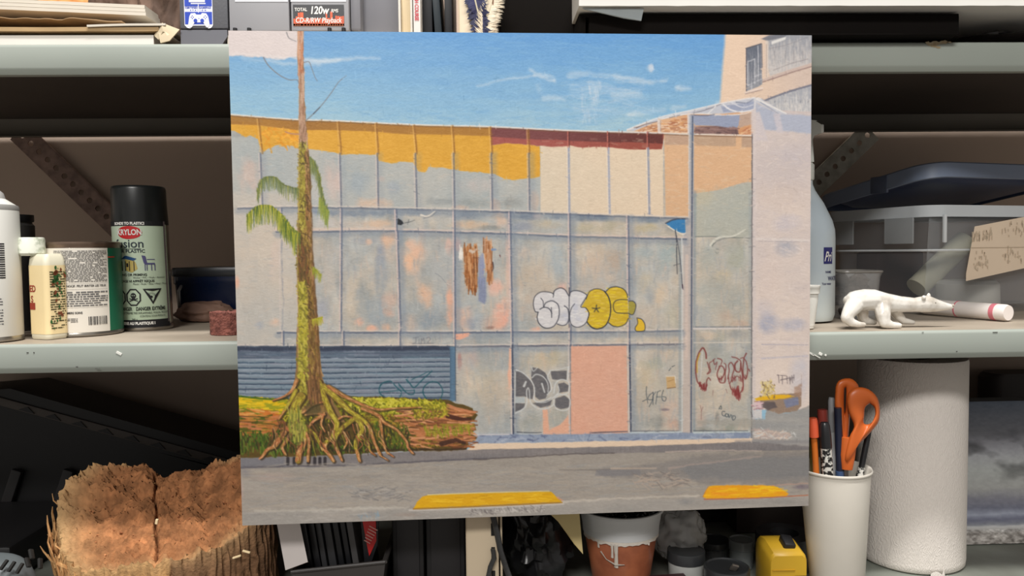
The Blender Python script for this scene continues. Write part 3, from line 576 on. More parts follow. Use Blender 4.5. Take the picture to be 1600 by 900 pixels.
# torn bits
poly([(622, 341), (628, 345), (631, 349), (627, 352), (621, 351)], (34, 40, 48), 1, 1); line([(630, 349), (640, 347), (648, 344)], (60, 64, 72), 1.2, .6, .9)
line([(658, 336), (668, 338), (680, 330)], (216, 214, 212), 3, 1.2, .9); line([(662, 341), (674, 338), (682, 331)], (90, 98, 114), 1, .8, .7)
poly([(1040, 349), (1050, 344), (1060, 342), (1070, 343), (1071, 364), (1066, 364), (1056, 362), (1048, 356)], (56, 124, 186), 1, 1); line([(1040, 349), (1050, 344), (1060, 342), (1070, 342)], (54, 62, 84), 2, 1.6, .9)
line([(1044, 354), (1054, 360), (1066, 366), (1071, 364)], (222, 218, 214), 2, 1.4, .9); line([(1055, 360), (1057, 375), (1057, 400), (1058, 428)], (48, 54, 70), 1.6, 1, .9); line([(1058, 375), (1063, 410), (1066, 450)], (66, 72, 88), 1.2, 1.6, .8); line([(1066, 445), (1067, 452)], (60, 40, 60), 2, 1, .8)
line([(1110, 383), (1118, 374), (1128, 370), (1145, 369), (1164, 359)], (204, 208, 206), 4, 2, .95); line([(1112, 384), (1120, 377), (1130, 373), (1148, 371)], (96, 104, 110), 1.1, .8, .8)
# rust marks
poly([(724, 388), (738, 388), (746, 388), (748, 400), (746, 430), (744, 455), (736, 455), (732, 450), (726, 440), (724, 410)], (186, 132, 84), .45, 3, 2)
dabs(130, in_poly([(724, 390), (746, 388), (745, 452), (736, 456), (729, 448)]), 22, 1.5, 1.57, [(142, 86, 44), (172, 112, 66), (110, 66, 36), (196, 150, 110)], .75, .05)
dabs(90, in_poly([(755, 380), (768, 380), (770, 430), (766, 440), (760, 432), (757, 400)]), 20, 1.5, 1.57, [(176, 122, 80), (200, 156, 124), (140, 92, 58), (204, 176, 160)], .75, .05)
line([(735, 392), (739, 394), (744, 390)], (206, 202, 200), 5, 3, .8, 2); dabs(14, lambda: (prng.uniform(717, 723), prng.uniform(388, 402)), 10, 1.2, 1.57, [(228, 228, 230)], .7, .1)
poly([(747, 433), (759, 433), (760, 470), (757, 475), (748, 470)], (120, 132, 170), .85, 3, 1); dabs(24, lambda: (prng.uniform(747, 756), prng.uniform(405, 436)), 22, 1.2, 1.57, [(136, 146, 184)], .7, .05)
line([(769, 390), (774, 390)], (110, 140, 190), 4, 3, .8); line([(770, 410), (771, 418), (769, 424)], (60, 50, 60), 2, 1, .8); line([(781, 399), (782, 402)], (110, 70, 70), 2, 1, .8)
line([(680, 427), (688, 432), (700, 446)], (110, 118, 136), 1, .7, .6)
# baseboard, kerb, pavement, road
bb = [(738, 680), (800, 679), (888, 678.5), (950, 677), (1066, 675.5), (1172, 675), (1172, 685), (950, 689), (888, 690), (738, 693)]
poly(bb, mixc((128, 140, 166), (160, 170, 186), NH) + (NFV[..., None] - .5) * 14, 1, 1.2, .8)
line([(744, 679.5), (798, 678.5)], (206, 202, 206), 2, 2, .8); line([(985, 676), (1064, 675)], (186, 200, 212), 2.6, 2.6, .9); line([(1084, 676), (1170, 674)], (190, 204, 212), 3, 3, .9); line([(925, 676), (950, 675), (980, 674)], (60, 68, 90), 2, 1.4, .8); line([(988, 673.5), (1060, 673)], (90, 96, 112), 1.6, 1.4, .7); line([(1084, 673), (1168, 673)], (80, 90, 104), 1.8, 1.4, .7)
line([(808, 675), (830, 676), (846, 675.5)], (60, 64, 76), 1.6, 1, .8)
dabs(60, in_poly(bb), 10, 2, -.1, [(96, 104, 134), (176, 182, 196), (140, 146, 160)], .5, .5)
road = mixc((150, 142, 134), (164, 156, 148), np.clip(NH * 1.5 - .3 + (YY - 720) / 160, 0, 1)) + (NF[..., None] - .5) * 8
sl = (slice(None), slice(None)); kb = np.interp(XX, [345, 500, 650, 750, 850, 970, 1070, 1190, 1290], [733, 728, 722, 718, 711, 708, 706, 704, 702]).astype(np.float32)
kt = np.interp(XX, [345, 500, 650, 730, 970, 1050, 1150, 1290], [714, 710, 705, 702, 696, 694, 690, 688]).astype(np.float32)
blend(np.clip(YY - kt + .5, 0, 1), mixc((118, 114, 116), (142, 134, 132), NH) + (NFV[..., None] - .5) * 12, sl)
blend(np.clip(YY - kb + .5 + (NH - .5) * 2, 0, 1), road, sl)
poly([(728, 703), (744, 693), (888, 690.5), (950, 689), (1172, 684.5), (1235, 684), (1240, 688), (1150, 691), (1050, 695), (950, 698), (850, 700), (760, 702)], (224, 200, 176), 1, 1.4, .8)
poly([(1175, 560), (1290, 560), (1290, 690), (1175, 690)], (0, 0, 0), 0)
line([(370, 714), (470, 711), (560, 709), (650, 705), (730, 702.5)], (168, 166, 172), 1.8, 1.6, .7, rough=.6)
line([(376, 730), (450, 728), (520, 728), (600, 724), (660, 721), (760, 716)], (84, 80, 88), 3.4, 2, .75, 2, rough=1); line([(740, 718), (850, 712), (900, 709), (960, 708)], (88, 80, 80), 2.2, 1.6, .7, rough=1)
poly([(376, 715), (445, 713), (445, 726), (376, 730)], (116, 116, 124), .7, 4, 2); blob(384, 738, 12, 10, (120, 118, 128), .6, 1.1, NBIG); blob(420, 745, 36, 10, (176, 156, 148), .6, 1.1, NBIG); blob(377, 765, 6, 25, (188, 162, 154), .7, 1.1, NBIG)
for x in (450, 460, 482, 492, 500, 508): line([(x, 716), (x, 725)], (46, 42, 46), 5, 5, .9, 1.4, smooth=False)
for x in (455, 487, 496): line([(x, 716), (x, 724)], (130, 124, 126), 1.4, 1.4, .6, smooth=False)
# right foot of the wall, far car and ground
poly([(1175, 655), (1195, 655), (1198, 640), (1192, 624), (1225, 646), (1250, 640), (1290, 620), (1290, 700), (1175, 690)], mixc((148, 146, 146), (170, 164, 158), NH), .95, 2, 1.5)
poly([(1090, 656), (1176, 654), (1176, 668), (1172, 668), (1130, 664), (1090, 662)], (156, 156, 154), .6, 2.5, 2); poly([(1178, 641), (1190, 640), (1190, 654), (1180, 654)], (212, 204, 202), .9, 1)
poly([(1178, 668), (1200, 672), (1232, 676), (1238, 684), (1178, 686)], (196, 176, 166), .8, 2.5, 2); dabs(50, in_poly([(1180, 670), (1235, 676), (1235, 686), (1180, 686)]), 10, 1.4, -.2, [(220, 196, 180), (176, 160, 156), (206, 206, 204)], .7, .5)
poly([(1180, 622), (1192, 620), (1215, 616), (1240, 614), (1252, 612), (1252, 634), (1245, 642), (1215, 646), (1200, 640), (1190, 628)], (150, 128, 112), 1, 1.5, 1.5)
poly([(1188, 628), (1210, 628), (1214, 636), (1200, 641), (1190, 636)], (96, 86, 88), .9, 1.5, 1); poly([(1224, 624), (1246, 620), (1248, 632), (1228, 637)], (122, 128, 156), .9, 2, 1); poly([(1178, 622), (1196, 618), (1230, 616), (1240, 619), (1215, 624), (1182, 626)], (228, 178, 40), 1, 1.5, 1)
poly([(1190, 595), (1206, 595), (1206, 618), (1192, 618)], (214, 196, 134), .55, 2, 2); dabs(60, lambda: (prng.uniform(1188, 1210), prng.uniform(594, 622)), 3, 1.2, 1.2, [(180, 150, 80), (222, 200, 120), (120, 100, 80)], .7, .8); poly([(1240, 604), (1252, 600), (1252, 620), (1240, 616)], (164, 130, 110), .7, 3, 2)
for p in (((1216, 586), (1217, 598)), ((1214, 586), (1228, 587)), ((1222, 588), (1222, 600)), ((1229, 588), (1230, 599)), ((1234, 589), (1234, 600)), ((1227, 592), (1240, 590)), ((1237, 587), (1238, 598)), ((1240, 586), (1240, 594)), ((1219, 594), (1226, 592)), ((1233, 594), (1237, 593))): line(p, (86, 76, 84), 1.1, .9, .8, smooth=False)
line([(1252, 586), (1251, 620)], (160, 140, 134), 1, 1, .5); dabs(20, in_poly([(1178, 626), (1190, 626), (1190, 640), (1180, 640)]), 8, 1.4, 0, [(220, 190, 196), (150, 110, 120)], .7, .2)
line([(1240, 676), (1243, 682)], (214, 214, 212), 2, 1, .8)
# road strokes
dabs(900, lambda: (prng.uniform(378, 1262), prng.uniform(724, 800)), 26, 1.8, -.04, [(168, 160, 150), (142, 136, 132), (176, 164, 150), (152, 152, 152)], .28, .1)
poly([(930, 734), (1000, 728), (1090, 712), (1200, 706), (1290, 706), (1290, 752), (1230, 756), (1110, 756), (1060, 748), (940, 744)], (126, 122, 122), .55, 5, 4); poly([(1060, 730), (1150, 716), (1290, 712), (1290, 745), (1150, 750), (1080, 746)], (120, 122, 126), .5, 6, 3)
line([(874, 734), (930, 734), (1000, 731)], (116, 108, 104), 1.4, 2, .6); poly([(931, 734), (1000, 732), (1000, 742), (928, 744)], (124, 122, 126), .6, 2, 1.5); line([(955, 732), (1025, 731.5)], (190, 172, 156), 3, 2, .7, 1.5); line([(1045, 732), (1100, 724), (1190, 712)], (172, 154, 146), 3, 2, .6, 2, rough=2); line([(1040, 706), (1110, 704), (1190, 704)], (196, 178, 166), 2.4, 1.6, .6, rough=1); line([(1150, 690), (1262, 690)], (132, 130, 134), 5, 5, .5, 3)
dabs(120, in_poly([(990, 738), (1060, 738), (1080, 758), (990, 762)]), 12, 1.4, 0, [(180, 162, 148), (124, 116, 112), (160, 150, 142)], .5, .4); dabs(60, in_poly([(550, 758), (640, 764), (640, 784), (550, 780)]), 12, 1.6, .05, [(132, 130, 130), (176, 170, 164), (120, 116, 116)], .5, .3)
bt = np.interp(XX, [345, 400, 500, 600, 650, 880, 950, 1100, 1290], [802, 800, 797, 793, 795, 786, 781, 778, 772]).astype(np.float32)
blend(np.clip((YY - bt) / 1.5 + .5, 0, 1) * .95, mixc((150, 146, 142), (176, 168, 160), NH) + (NF[..., None] - .5) * 8, sl)
line([(400, 799), (480, 797), (560, 794), (640, 792)], (200, 194, 184), 4, 4, .55, 2.5, rough=2.5, tex=.3 + NH); line([(878, 783), (950, 780), (1030, 776), (1092, 775)], (208, 198, 186), 4, 3, .65, 2, rough=2.2, tex=.3 + NH); line([(640, 797), (760, 793), (880, 787)], (206, 198, 192), 3, 3, .7, 2)
dabs(120, in_poly([(735, 797), (850, 790), (850, 798), (735, 804)]), 5, 1.2, .8, [(112, 104, 104), (200, 194, 188)], .5, .5); dabs(30, in_poly([(560, 803), (600, 802), (600, 810), (560, 810)]), 6, 1.2, 1, [(136, 160, 178), (150, 150, 150)], .6, .8); blob(640, 804, 40, 4, (150, 132, 122), .5, 1, NH)
blob(1072, 784, 14, 6, (130, 130, 132), .6, 1.2, NH); dabs(120, lambda: (prng.uniform(385, 1260), prng.uniform(800, 815) - (0 if False else 0)), 16, 1.5, -.03, [(140, 136, 134), (184, 178, 172)], .35, .1)
poly([(646, 794.5), (652, 784), (660, 776), (668, 773.5), (700, 772), (760, 770), (861, 768), (866, 772), (870, 777), (878, 784), (760, 789)], mixc((226, 176, 24), (216, 160, 26), NH), 1, 1.2, .6)
line([(646, 795), (700, 793), (780, 789.5), (878, 785)], (160, 112, 30), 2.2, 2, .85); line([(668, 773), (760, 769.5), (858, 767)], (238, 222, 150), 1.4, 1.2, .8); line([(871, 777), (879, 782)], (214, 150, 120), 3, 2, .7)
dabs(40, in_poly([(655, 790), (670, 777), (860, 771), (868, 782)]), 18, 1.4, -.04, [(240, 196, 50), (200, 148, 20)], .5, .1)
poly([(1098, 776), (1102, 766), (1108, 759), (1120, 758), (1208, 758), (1222, 765), (1232, 771), (1228, 775), (1180, 777), (1104, 779)], mixc((238, 184, 20), (232, 150, 36), NH), 1, 1.3, .8); line([(1100, 780), (1180, 778), (1262, 773.5)], (188, 96, 60), 1.8, 1.4, .8); line([(1098, 776), (1106, 760)], (196, 128, 60), 1.4, 1, .8)
dabs(26, in_poly([(1108, 774), (1116, 761), (1208, 760), (1225, 773)]), 22, 1.6, -.02, [(248, 206, 30), (238, 150, 40), (244, 190, 40)], .6, .08); line([(1205, 758), (1262, 755)], (190, 150, 136), 2, 1.4, .6, rough=1); blob(1254, 760, 14, 4, (104, 92, 108), .7, 1.2, NH)

# --- roller shutter
poly([(345, 541), (703, 541), (711, 541), (711, 626), (345, 624)], (92, 107, 124), 1, 1.2)
for k, (yl0, yr0) in enumerate(zip((548, 553, 559, 566, 574, 582.5, 591, 599.5, 607.5, 615.5, 622), (546, 551, 558, 565, 572.5, 580, 588, 596, 604.5, 612.5, 620.5))):
    c = (136, 150, 165) if k > 2 else (88, 100, 120)
    P_ = [(345, yl0), (470, yl0 + .2), (590, (yl0 + yr0) / 2), (703, yr0)]
    line([(x, y - 3) for x, y in P_], c, 4.6, 4.6, .75, 2, rough=.5); line([(x, y + .6) for x, y in P_], (52, 68, 92), 2, 2, .75, 1.2, rough=.7, tex=.5 + NH * .8)
    line([(x, y - 5.2) for x, y in P_], (172, 182, 198) if k > 2 else (100, 110, 134), 1.4, 1.4, .75, rough=.4, tex=.35 + NH)
poly([(345, 542), (703, 541), (703, 547), (345, 549)], (50, 58, 78), .85, 2, 1)
dabs(200, lambda: (prng.uniform(374, 702), prng.uniform(548, 620)), 34, 1.6, 0, [(150, 160, 178), (104, 124, 144), (128, 126, 144), (112, 140, 158)], .3, .02)
poly([(703, 542), (711, 542), (711.5, 626), (703, 628)], (88, 118, 146), 1, 1); line([(711.5, 542), (712, 627)], (58, 74, 96), 1.4, 1.4, .8, smooth=False); line([(704, 545), (704, 622)], (66, 88, 112), 1.2, 1.2, .7, smooth=False)
teal = (30, 82, 96); Z = lambda *p: zz(560, 580, 6, p)
for p, w in ((((245, 240), (205, 210), (196, 160), (225, 115), (265, 97), (310, 97), (345, 135), (390, 180), (405, 200), (390, 243)), 1.9), (((210, 195), (300, 187), (400, 176)), 1.5), (((380, 118), (420, 170), (470, 214), (520, 212), (525, 175)), 1.9), (((400, 180), (470, 182), (525, 176)), 1.3),
             (((450, 78), (480, 110), (524, 152), (600, 80), (690, -2)), 2.1), (((500, 78), (580, 42), (660, 0)), 1.3), (((640, 262), (606, 200), (622, 140), (680, 100), (740, 105), (780, 150), (790, 200), (768, 266)), 1.9), (((205, 130), (240, 105), (300, 98)), 1.8)):
    line(Z(*p), teal, w, w * .8, .85)

# --- loose brushwork over the wall, then a slightly warmer glaze on it
for k in range(7000):
    x = prng.uniform(376, 1260); y = prng.uniform(100, 690); j = int(y - PY0); i = int(x - PX0)
    c = CV[j, i] + prng.normal(0, 9); l = prng.uniform(2, 5); a = prng.normal(0, .3) if prng.random() < .7 else prng.normal(1.57, .15)
    line([(x - l * math.cos(a), y - l * math.sin(a)), (x + l * math.cos(a), y + l * math.sin(a))], c, 1.7, 1.2, .5, smooth=False)
wm = np.clip(YY - topl, 0, 1) * np.clip((1176 - XX), 0, 1) * np.clip((678 - YY) / 4, 0, 1) * (1 - .6 * ((XX < 712) & (YY > 541)))
CV[:] = CV * (1 - wm[..., None]) + np.clip((CV - 170) * 1.0 + 170, 0, 255) * np.array([1.025, .995, .95], np.float32) * wm[..., None]
# --- graffiti
Z = lambda *p: zz(800, 430, 6.667, p)
wht = [(240, 375), (222, 300), (240, 220), (300, 176), (380, 176), (430, 195), (445, 160), (500, 133), (550, 150), (590, 200), (640, 160), (720, 172), (778, 205), (770, 235), (730, 300), (722, 335), (770, 340), (800, 400), (782, 480), (730, 530), (670, 542), (620, 520), (600, 500), (560, 520), (510, 525), (470, 505), (430, 540), (370, 550), (300, 530), (265, 470), (262, 420), (272, 385)]
poly(Z(*wht), mixc((206, 204, 208), (218, 214, 214), NH), .95, 1); blob(880, 494, 12, 10, (166, 172, 196), .6, 1.2); blob(899, 478, 6, 16, (176, 180, 200), .6, 1.2); blob(905, 500, 6, 8, (180, 184, 204), .5, 1.2)
dabs(90, in_poly(Z(*wht)), 8, 1, 0, [(232, 230, 228), (190, 188, 192)], .6, .15)
yo = [(722, 335), (770, 250), (800, 180), (850, 147), (910, 145), (970, 175), (1010, 240), (1026, 320), (1020, 420), (990, 500), (940, 550), (880, 558), (820, 532), (782, 485), (800, 400), (770, 342)]
ye = [(975, 175), (1020, 132), (1090, 122), (1160, 145), (1197, 190), (1203, 258), (1210, 395), (1216, 440), (1180, 508), (1110, 536), (1040, 525), (1005, 492), (1026, 320), (1010, 240)]
for q in (yo, ye): poly(Z(*q), mixc((212, 176, 36), (196, 170, 60), NH), 1, 1); dabs(60, in_poly(Z(*q)), 9, 1, 0, [(232, 206, 40), (190, 156, 40), (220, 190, 90)], .7, .12)
poly(Z((1215, 270), (1260, 272), (1290, 310), (1270, 400), (1245, 412), (1213, 395)), (160, 148, 66), 1, 1); dr = [(1300, 445), (1350, 460), (1382, 510), (1382, 570), (1350, 583), (1290, 580), (1283, 545), (1308, 500)]
poly(Z(*dr), (220, 180, 50), 1, 1)
ink = (44, 46, 58)
for p, w in (((wht[31], wht[0], wht[1], wht[2], wht[3], wht[4], wht[5], (428, 230)), 1.2), (((430, 200), (445, 160), (500, 133), (550, 152), (590, 215)), 1.4), (((600, 215), (612, 175), (660, 160), (720, 172), (778, 207), (765, 240), (725, 305), (718, 333), (765, 340), (798, 385), (798, 430), (770, 495), (720, 533), (670, 542), (620, 515), (602, 460), (602, 400), (620, 340), (652, 298)), 1.2),
             (((545, 320), (580, 350), (592, 420), (585, 480), (560, 515), (520, 524), (470, 508)), 1.3), (((272, 385), (262, 440), (280, 500), (330, 545), (390, 550), (440, 525), (480, 460), (492, 380), (480, 310), (440, 275), (400, 268), (350, 290), (330, 330)), 1.4), (((300, 240), (322, 270), (328, 330)), 1.1), (((290, 355), (330, 335), (380, 345), (408, 385), (412, 440)), 1.4), (((408, 335), (414, 400)), 1),
             (tuple(yo[1:]), 1.1), (((960, 165), (1005, 230), (1027, 330), (1015, 440), (970, 525), (890, 560), (830, 545), (782, 490)), 1.7), (((972, 175), (1020, 132), (1090, 121), (1160, 145), (1195, 190), (1203, 230)), 1.4), (((1005, 495), (1050, 528), (1110, 536), (1180, 508), (1212, 450)), 1.4), (((1205, 256), (1110, 257), (1065, 280), (1054, 330), (1072, 380), (1120, 395), (1210, 396)), 1.3), (((1212, 270), (1262, 272), (1290, 315), (1270, 395), (1245, 412), (1214, 398)), 1.2), ((tuple(dr) + (dr[0],)), 1.2),
             (((880, 310), (878, 345), (900, 383)), 1.5), (((878, 345), (856, 380)), 1.5), (((835, 343), (878, 347), (915, 342)), 1.5), (((595, 130), (594, 545)), 1.2)):
    line(Z(*p), ink, w, w * .9, .9, smooth=len(p) > 2)
Z = lambda *p: zz(780, 550, 7.5, p)
dk = mixc((84, 84, 90), (112, 108, 110), NF)
for q in (((190, 230), (240, 215), (310, 260), (370, 330), (400, 400), (405, 470), (390, 550), (350, 550), (300, 520), (190, 520)), ((190, 600), (300, 600), (290, 660), (190, 700)), ((375, 250), (380, 180), (460, 190), (540, 240), (590, 340), (600, 440), (540, 540), (470, 560), (420, 530), (410, 420), (380, 330)), ((600, 225), (790, 215), (785, 330), (620, 320)), ((690, 370), (760, 355), (815, 390), (805, 460), (700, 480)), ((390, 600), (620, 560), (600, 625), (480, 655)), ((655, 540), (760, 510), (825, 560), (815, 650), (720, 670), (650, 640))):
    poly(Z(*q), dk, .92, 1.2, .6)
for p, w in ((((200, 210), (270, 240), (340, 300), (395, 370), (415, 450), (405, 545), (440, 580), (530, 575), (610, 530)), 2), (((190, 715), (260, 680), (310, 630), (325, 560), (320, 460), (340, 420), (355, 470), (360, 560), (390, 620), (470, 665), (560, 660), (630, 620), (640, 560)), 1.8), (((380, 175), (400, 225), (450, 180)), 1.4), (((385, 300), (430, 262), (500, 280), (550, 330), (575, 400), (570, 470)), 1.8), (((595, 230), (565, 290), (600, 370), (610, 440), (560, 500)), 1.8), (((500, 370), (530, 470)), 2.6),
             (((640, 480), (655, 380), (700, 330), (760, 325), (815, 360), (820, 440), (800, 480), (740, 500), (700, 490), (620, 540)), 1.8), (((690, 400), (700, 460), (650, 520)), 1.6), (((650, 540), (720, 500), (800, 510), (832, 590), (810, 660), (760, 685), (680, 670), (640, 610)), 1.6), (((810, 180), (800, 330)), 2.4), (((590, 215), (700, 205), (820, 170)), 1.2), (((290, 400), (312, 350)), 3.6), (((190, 240), (185, 600)), 1.4), (((440, 590), (540, 590), (620, 550)), 1.2)):
    line(Z(*p), (206, 208, 208), w, w * .8, .85)
poly(Z((190, 530), (300, 525), (300, 595), (190, 598)), (176, 182, 184), 1, 1.2)
Z = lambda *p: zz(950, 530, 5, p); red = (120, 52, 50)
for p, w in ((((765, 150), (762, 100), (740, 68), (715, 95), (690, 160), (685, 240), (695, 320), (725, 365), (750, 388), (772, 365), (770, 330), (785, 300), (800, 320)), 2.2), (((772, 180), (792, 240), (772, 270), (800, 250), (790, 190), (815, 170), (835, 150)), 1.6), (((820, 160), (830, 200), (850, 180), (835, 240)), 1.4), (((870, 210), (850, 270), (865, 310), (895, 300), (910, 250), (890, 210), (865, 215)), 2.2), (((855, 150), (890, 165), (880, 200)), 1.6), (((860, 310), (880, 340), (915, 330), (915, 260), (918, 200), (905, 185)), 1.8),
             (((935, 310), (945, 250), (940, 200), (965, 180), (985, 230), (970, 290), (985, 310)), 2), (((1010, 170), (990, 200), (1000, 250), (1030, 250), (1035, 180), (1010, 150), (965, 135)), 2.2), (((1035, 190), (1050, 280), (1055, 370), (1030, 420), (1000, 410), (965, 390), (950, 350), (965, 320)), 2.2), (((1080, 110), (1060, 160), (1055, 260), (1075, 310), (1090, 230), (1065, 150), (1035, 150)), 2), (((1100, 235), (1106, 250)), 2), (((970, 330), (1000, 290), (1030, 300)), 1.2)):
    line(Z(*p), red, w, w * .7, .85, 1.2, rough=.8)
line(Z((715, 110), (695, 180), (695, 260)), (196, 150, 40), 2, 1.4, .8); line(Z((735, 100), (730, 200), (720, 320)), (206, 206, 206), 2.4, 1, .6)
dabs(46, in_poly(Z((960, 400), (1060, 370), (1050, 440), (1015, 460), (990, 430))), 8, 1, 1.57, [(128, 52, 52), (150, 80, 76)], .8, .06); dabs(18, in_poly(Z((700, 340), (770, 370), (760, 400), (730, 380))), 7, 1, 1.57, [(128, 52, 52)], .8, .06); dabs(22, in_poly(Z((850, 300), (1080, 290), (1080, 320), (860, 330))), 7, 1, 1.57, [(128, 60, 60)], .6, .06)
for p in (((720, 520), (728, 560), (726, 630)), ((740, 530), (730, 560)), ((820, 400), (815, 440)), ((920, 390), (930, 420))): line(Z(*p), (130, 92, 92), 1.2, .9, .6)
pen = (58, 70, 80)
for p in (((350, 415), (320, 440), (312, 470), (345, 470), (352, 440), (372, 410)), ((350, 470), (320, 528)), ((352, 415), (350, 510)), ((385, 412), (380, 450), (372, 505)), ((385, 412), (410, 400)), ((378, 450), (412, 450)), ((432, 398), (420, 440), (425, 475), (445, 482), (452, 455), (425, 448)), ((300, 370), (298, 420), (310, 500)), ((270, 485), (300, 470)),
          ((912, 565), (892, 565), (890, 588), (905, 600), (915, 590)), ((920, 580), (915, 600), (932, 606), (937, 588), (920, 580)), ((940, 585), (945, 612), (958, 588)), ((965, 592), (962, 616)), ((975, 597), (972, 630), (990, 622), (993, 602), (975, 597)), ((865, 545), (880, 520), (885, 545), (868, 540)),
          ((500, 215), (520, 205)), ((475, 245), (490, 225))): line(Z(*p), pen, 1.1, .9, .85)
poly(Z((452, 290), (522, 288), (528, 375), (460, 383)), (198, 164, 116), 1, 1.2); line(Z((452, 290), (522, 288), (527, 340)), (228, 222, 212), 1.3, 1.3, .8, smooth=False); line(Z((460, 384), (526, 376)), (120, 88, 60), 1.4, 1.2, .8); line(Z((465, 330), (515, 315)), (150, 112, 70), 1, 1, .6); blob(1038, 640, 8, 2.4, (120, 110, 120), .7, 1.4)
Z = lambda *p: zz(350, 370, 5, p)
for p in (((1480, 790), (1520, 785)), ((1500, 788), (1498, 825), (1478, 832)), ((1525, 800), (1523, 834)), ((1540, 834), (1542, 795), (1552, 812), (1562, 790), (1568, 832)), ((1580, 795), (1600, 785), (1612, 800), (1590, 830), (1630, 832)), ((1470, 835), (1640, 832))): line(Z(*p), (104, 104, 114), 1, .8, .7)
for p in (((845, 95), (865, 100)), ((840, 120), (850, 130), (862, 122)),): line(zz(950, 370, 5, p), (100, 106, 106), 1, .8, .6)
# --- fallen log under the tree
logp = [(345, 618), (390, 620), (430, 622), (470, 624), (520, 618), (560, 619), (620, 621), (660, 623), (700, 625), (712, 630), (727, 633), (738, 638), (740, 643), (747, 648), (741, 656), (734, 661), (742, 662), (744, 671), (736, 677), (746, 683), (742, 689), (731, 690), (733, 696), (727, 703), (700, 704), (600, 706), (500, 712), (345, 716)]
poly(logp, mixc((74, 62, 28), (104, 80, 34), NH), 1, 1.2, 1.2)
mtop = [(345, 620), (470, 624), (520, 620), (620, 622), (700, 627), (690, 650), (600, 660), (520, 660), (345, 650)]
dabs(900, in_poly(mtop), 6, 2, .1, [(166, 158, 36), (190, 180, 50), (120, 124, 24), (146, 138, 30), (84, 92, 20)], .85, .9)
dabs(500, in_poly([(530, 620), (695, 628), (690, 640), (600, 648), (540, 640)]), 4, 2.2, .4, [(196, 186, 56), (176, 170, 40), (110, 112, 24), (210, 200, 80)], .85, 1.2)
dabs(240, in_poly([(345, 620), (440, 626), (440, 645), (345, 645)]), 18, 2.6, .05, [(224, 182, 20), (196, 170, 30), (232, 196, 40), (150, 150, 30)], .85, .15)
dabs(150, in_poly([(345, 638), (430, 642), (430, 654), (345, 652)]), 16, 2.2, .05, [(206, 122, 50), (188, 104, 44), (220, 160, 90), (100, 110, 30)], .8, .15)
dabs(200, in_poly([(345, 652), (440, 650), (430, 680), (345, 680)]), 16, 2.2, .02, [(176, 104, 50), (104, 104, 26), (190, 130, 60), (70, 84, 20), (196, 120, 80)], .75, .15)
dabs(420, in_poly([(345, 680), (450, 674), (520, 690), (620, 690), (640, 700), (500, 706), (345, 712)]), 10, 1.6, 1.5, [(78, 104, 30), (56, 80, 22), (104, 124, 44), (44, 56, 22)], .8, .35)
line([(374, 619), (400, 622), (430, 624), (450, 621)], (48, 92, 24), 3, 2, .8); line([(372, 650), (420, 652)], (50, 44, 20), 1.4, 1, .8); line([(372, 658), (425, 662)], (80, 60, 24), 1.6, 1, .7)
for x in range(60): pass
dabs(520, in_poly([(570, 650), (720, 640), (735, 690), (650, 700), (580, 690)]), 9, 1.5, .5, [(150, 110, 40), (120, 84, 36), (170, 140, 50), (90, 70, 30), (140, 134, 40)], .75, .9)
dabs(280, in_poly([(620, 640), (735, 640), (735, 698), (640, 700)]), 18, 1.8, .05, [(196, 126, 84), (150, 92, 56), (222, 160, 116), (104, 62, 40), (176, 110, 66)], .8, .14)
for p, c, w in ((((700, 634), (720, 640), (742, 645)), (210, 136, 96), 6), (((706, 645), (725, 645), (740, 648)), (168, 100, 60), 4), (((700, 650), (720, 655), (735, 655)), (66, 34, 26), 8), (((690, 664), (715, 664), (742, 666)), (150, 124, 44), 5), (((700, 660), (720, 661)), (214, 150, 110), 2.4), (((690, 678), (715, 672), (740, 676)), (214, 140, 96), 3), (((700, 684), (720, 680), (742, 684)), (160, 96, 60), 5), (((690, 693), (710, 688), (726, 692)), (60, 36, 28), 8), (((710, 700), (728, 696)), (110, 66, 40), 5), (((690, 642), (710, 644)), (90, 50, 36), 2), (((650, 655), (680, 652), (705, 656)), (206, 140, 90), 3), (((640, 668), (680, 664), (700, 668)), (110, 70, 36), 2.4), (((725, 683), (746, 682)), (210, 140, 100), 2)):
    line(p, c, w, w * .5, .85, 1.5, rough=1)
dabs(130, in_poly([(640, 630), (700, 632), (700, 650), (650, 655)]), 6, 1.8, .3, [(190, 176, 50), (140, 130, 34), (100, 90, 30)], .7, 1)
dabs(90, in_poly([(660, 668), (740, 664), (740, 676), (670, 684)]), 7, 1.4, 1.4, [(124, 130, 34), (160, 150, 44)], .7, .3)
line([(520, 704), (600, 703), (700, 702), (728, 701)], (52, 38, 30), 3, 3, .7, 2, rough=1)
dabs(260, in_poly([(560, 660), (640, 664), (640, 700), (560, 702)]), 8, 1.5, 1.5, [(64, 84, 26), (96, 112, 34), (52, 50, 24), (110, 96, 34)], .75, .35)
dabs(200, in_poly([(470, 640), (560, 640), (560, 700), (470, 704)]), 9, 2, 1.3, [(60, 54, 26), (44, 44, 24), (86, 84, 34), (80, 60, 30)], .8, .5)

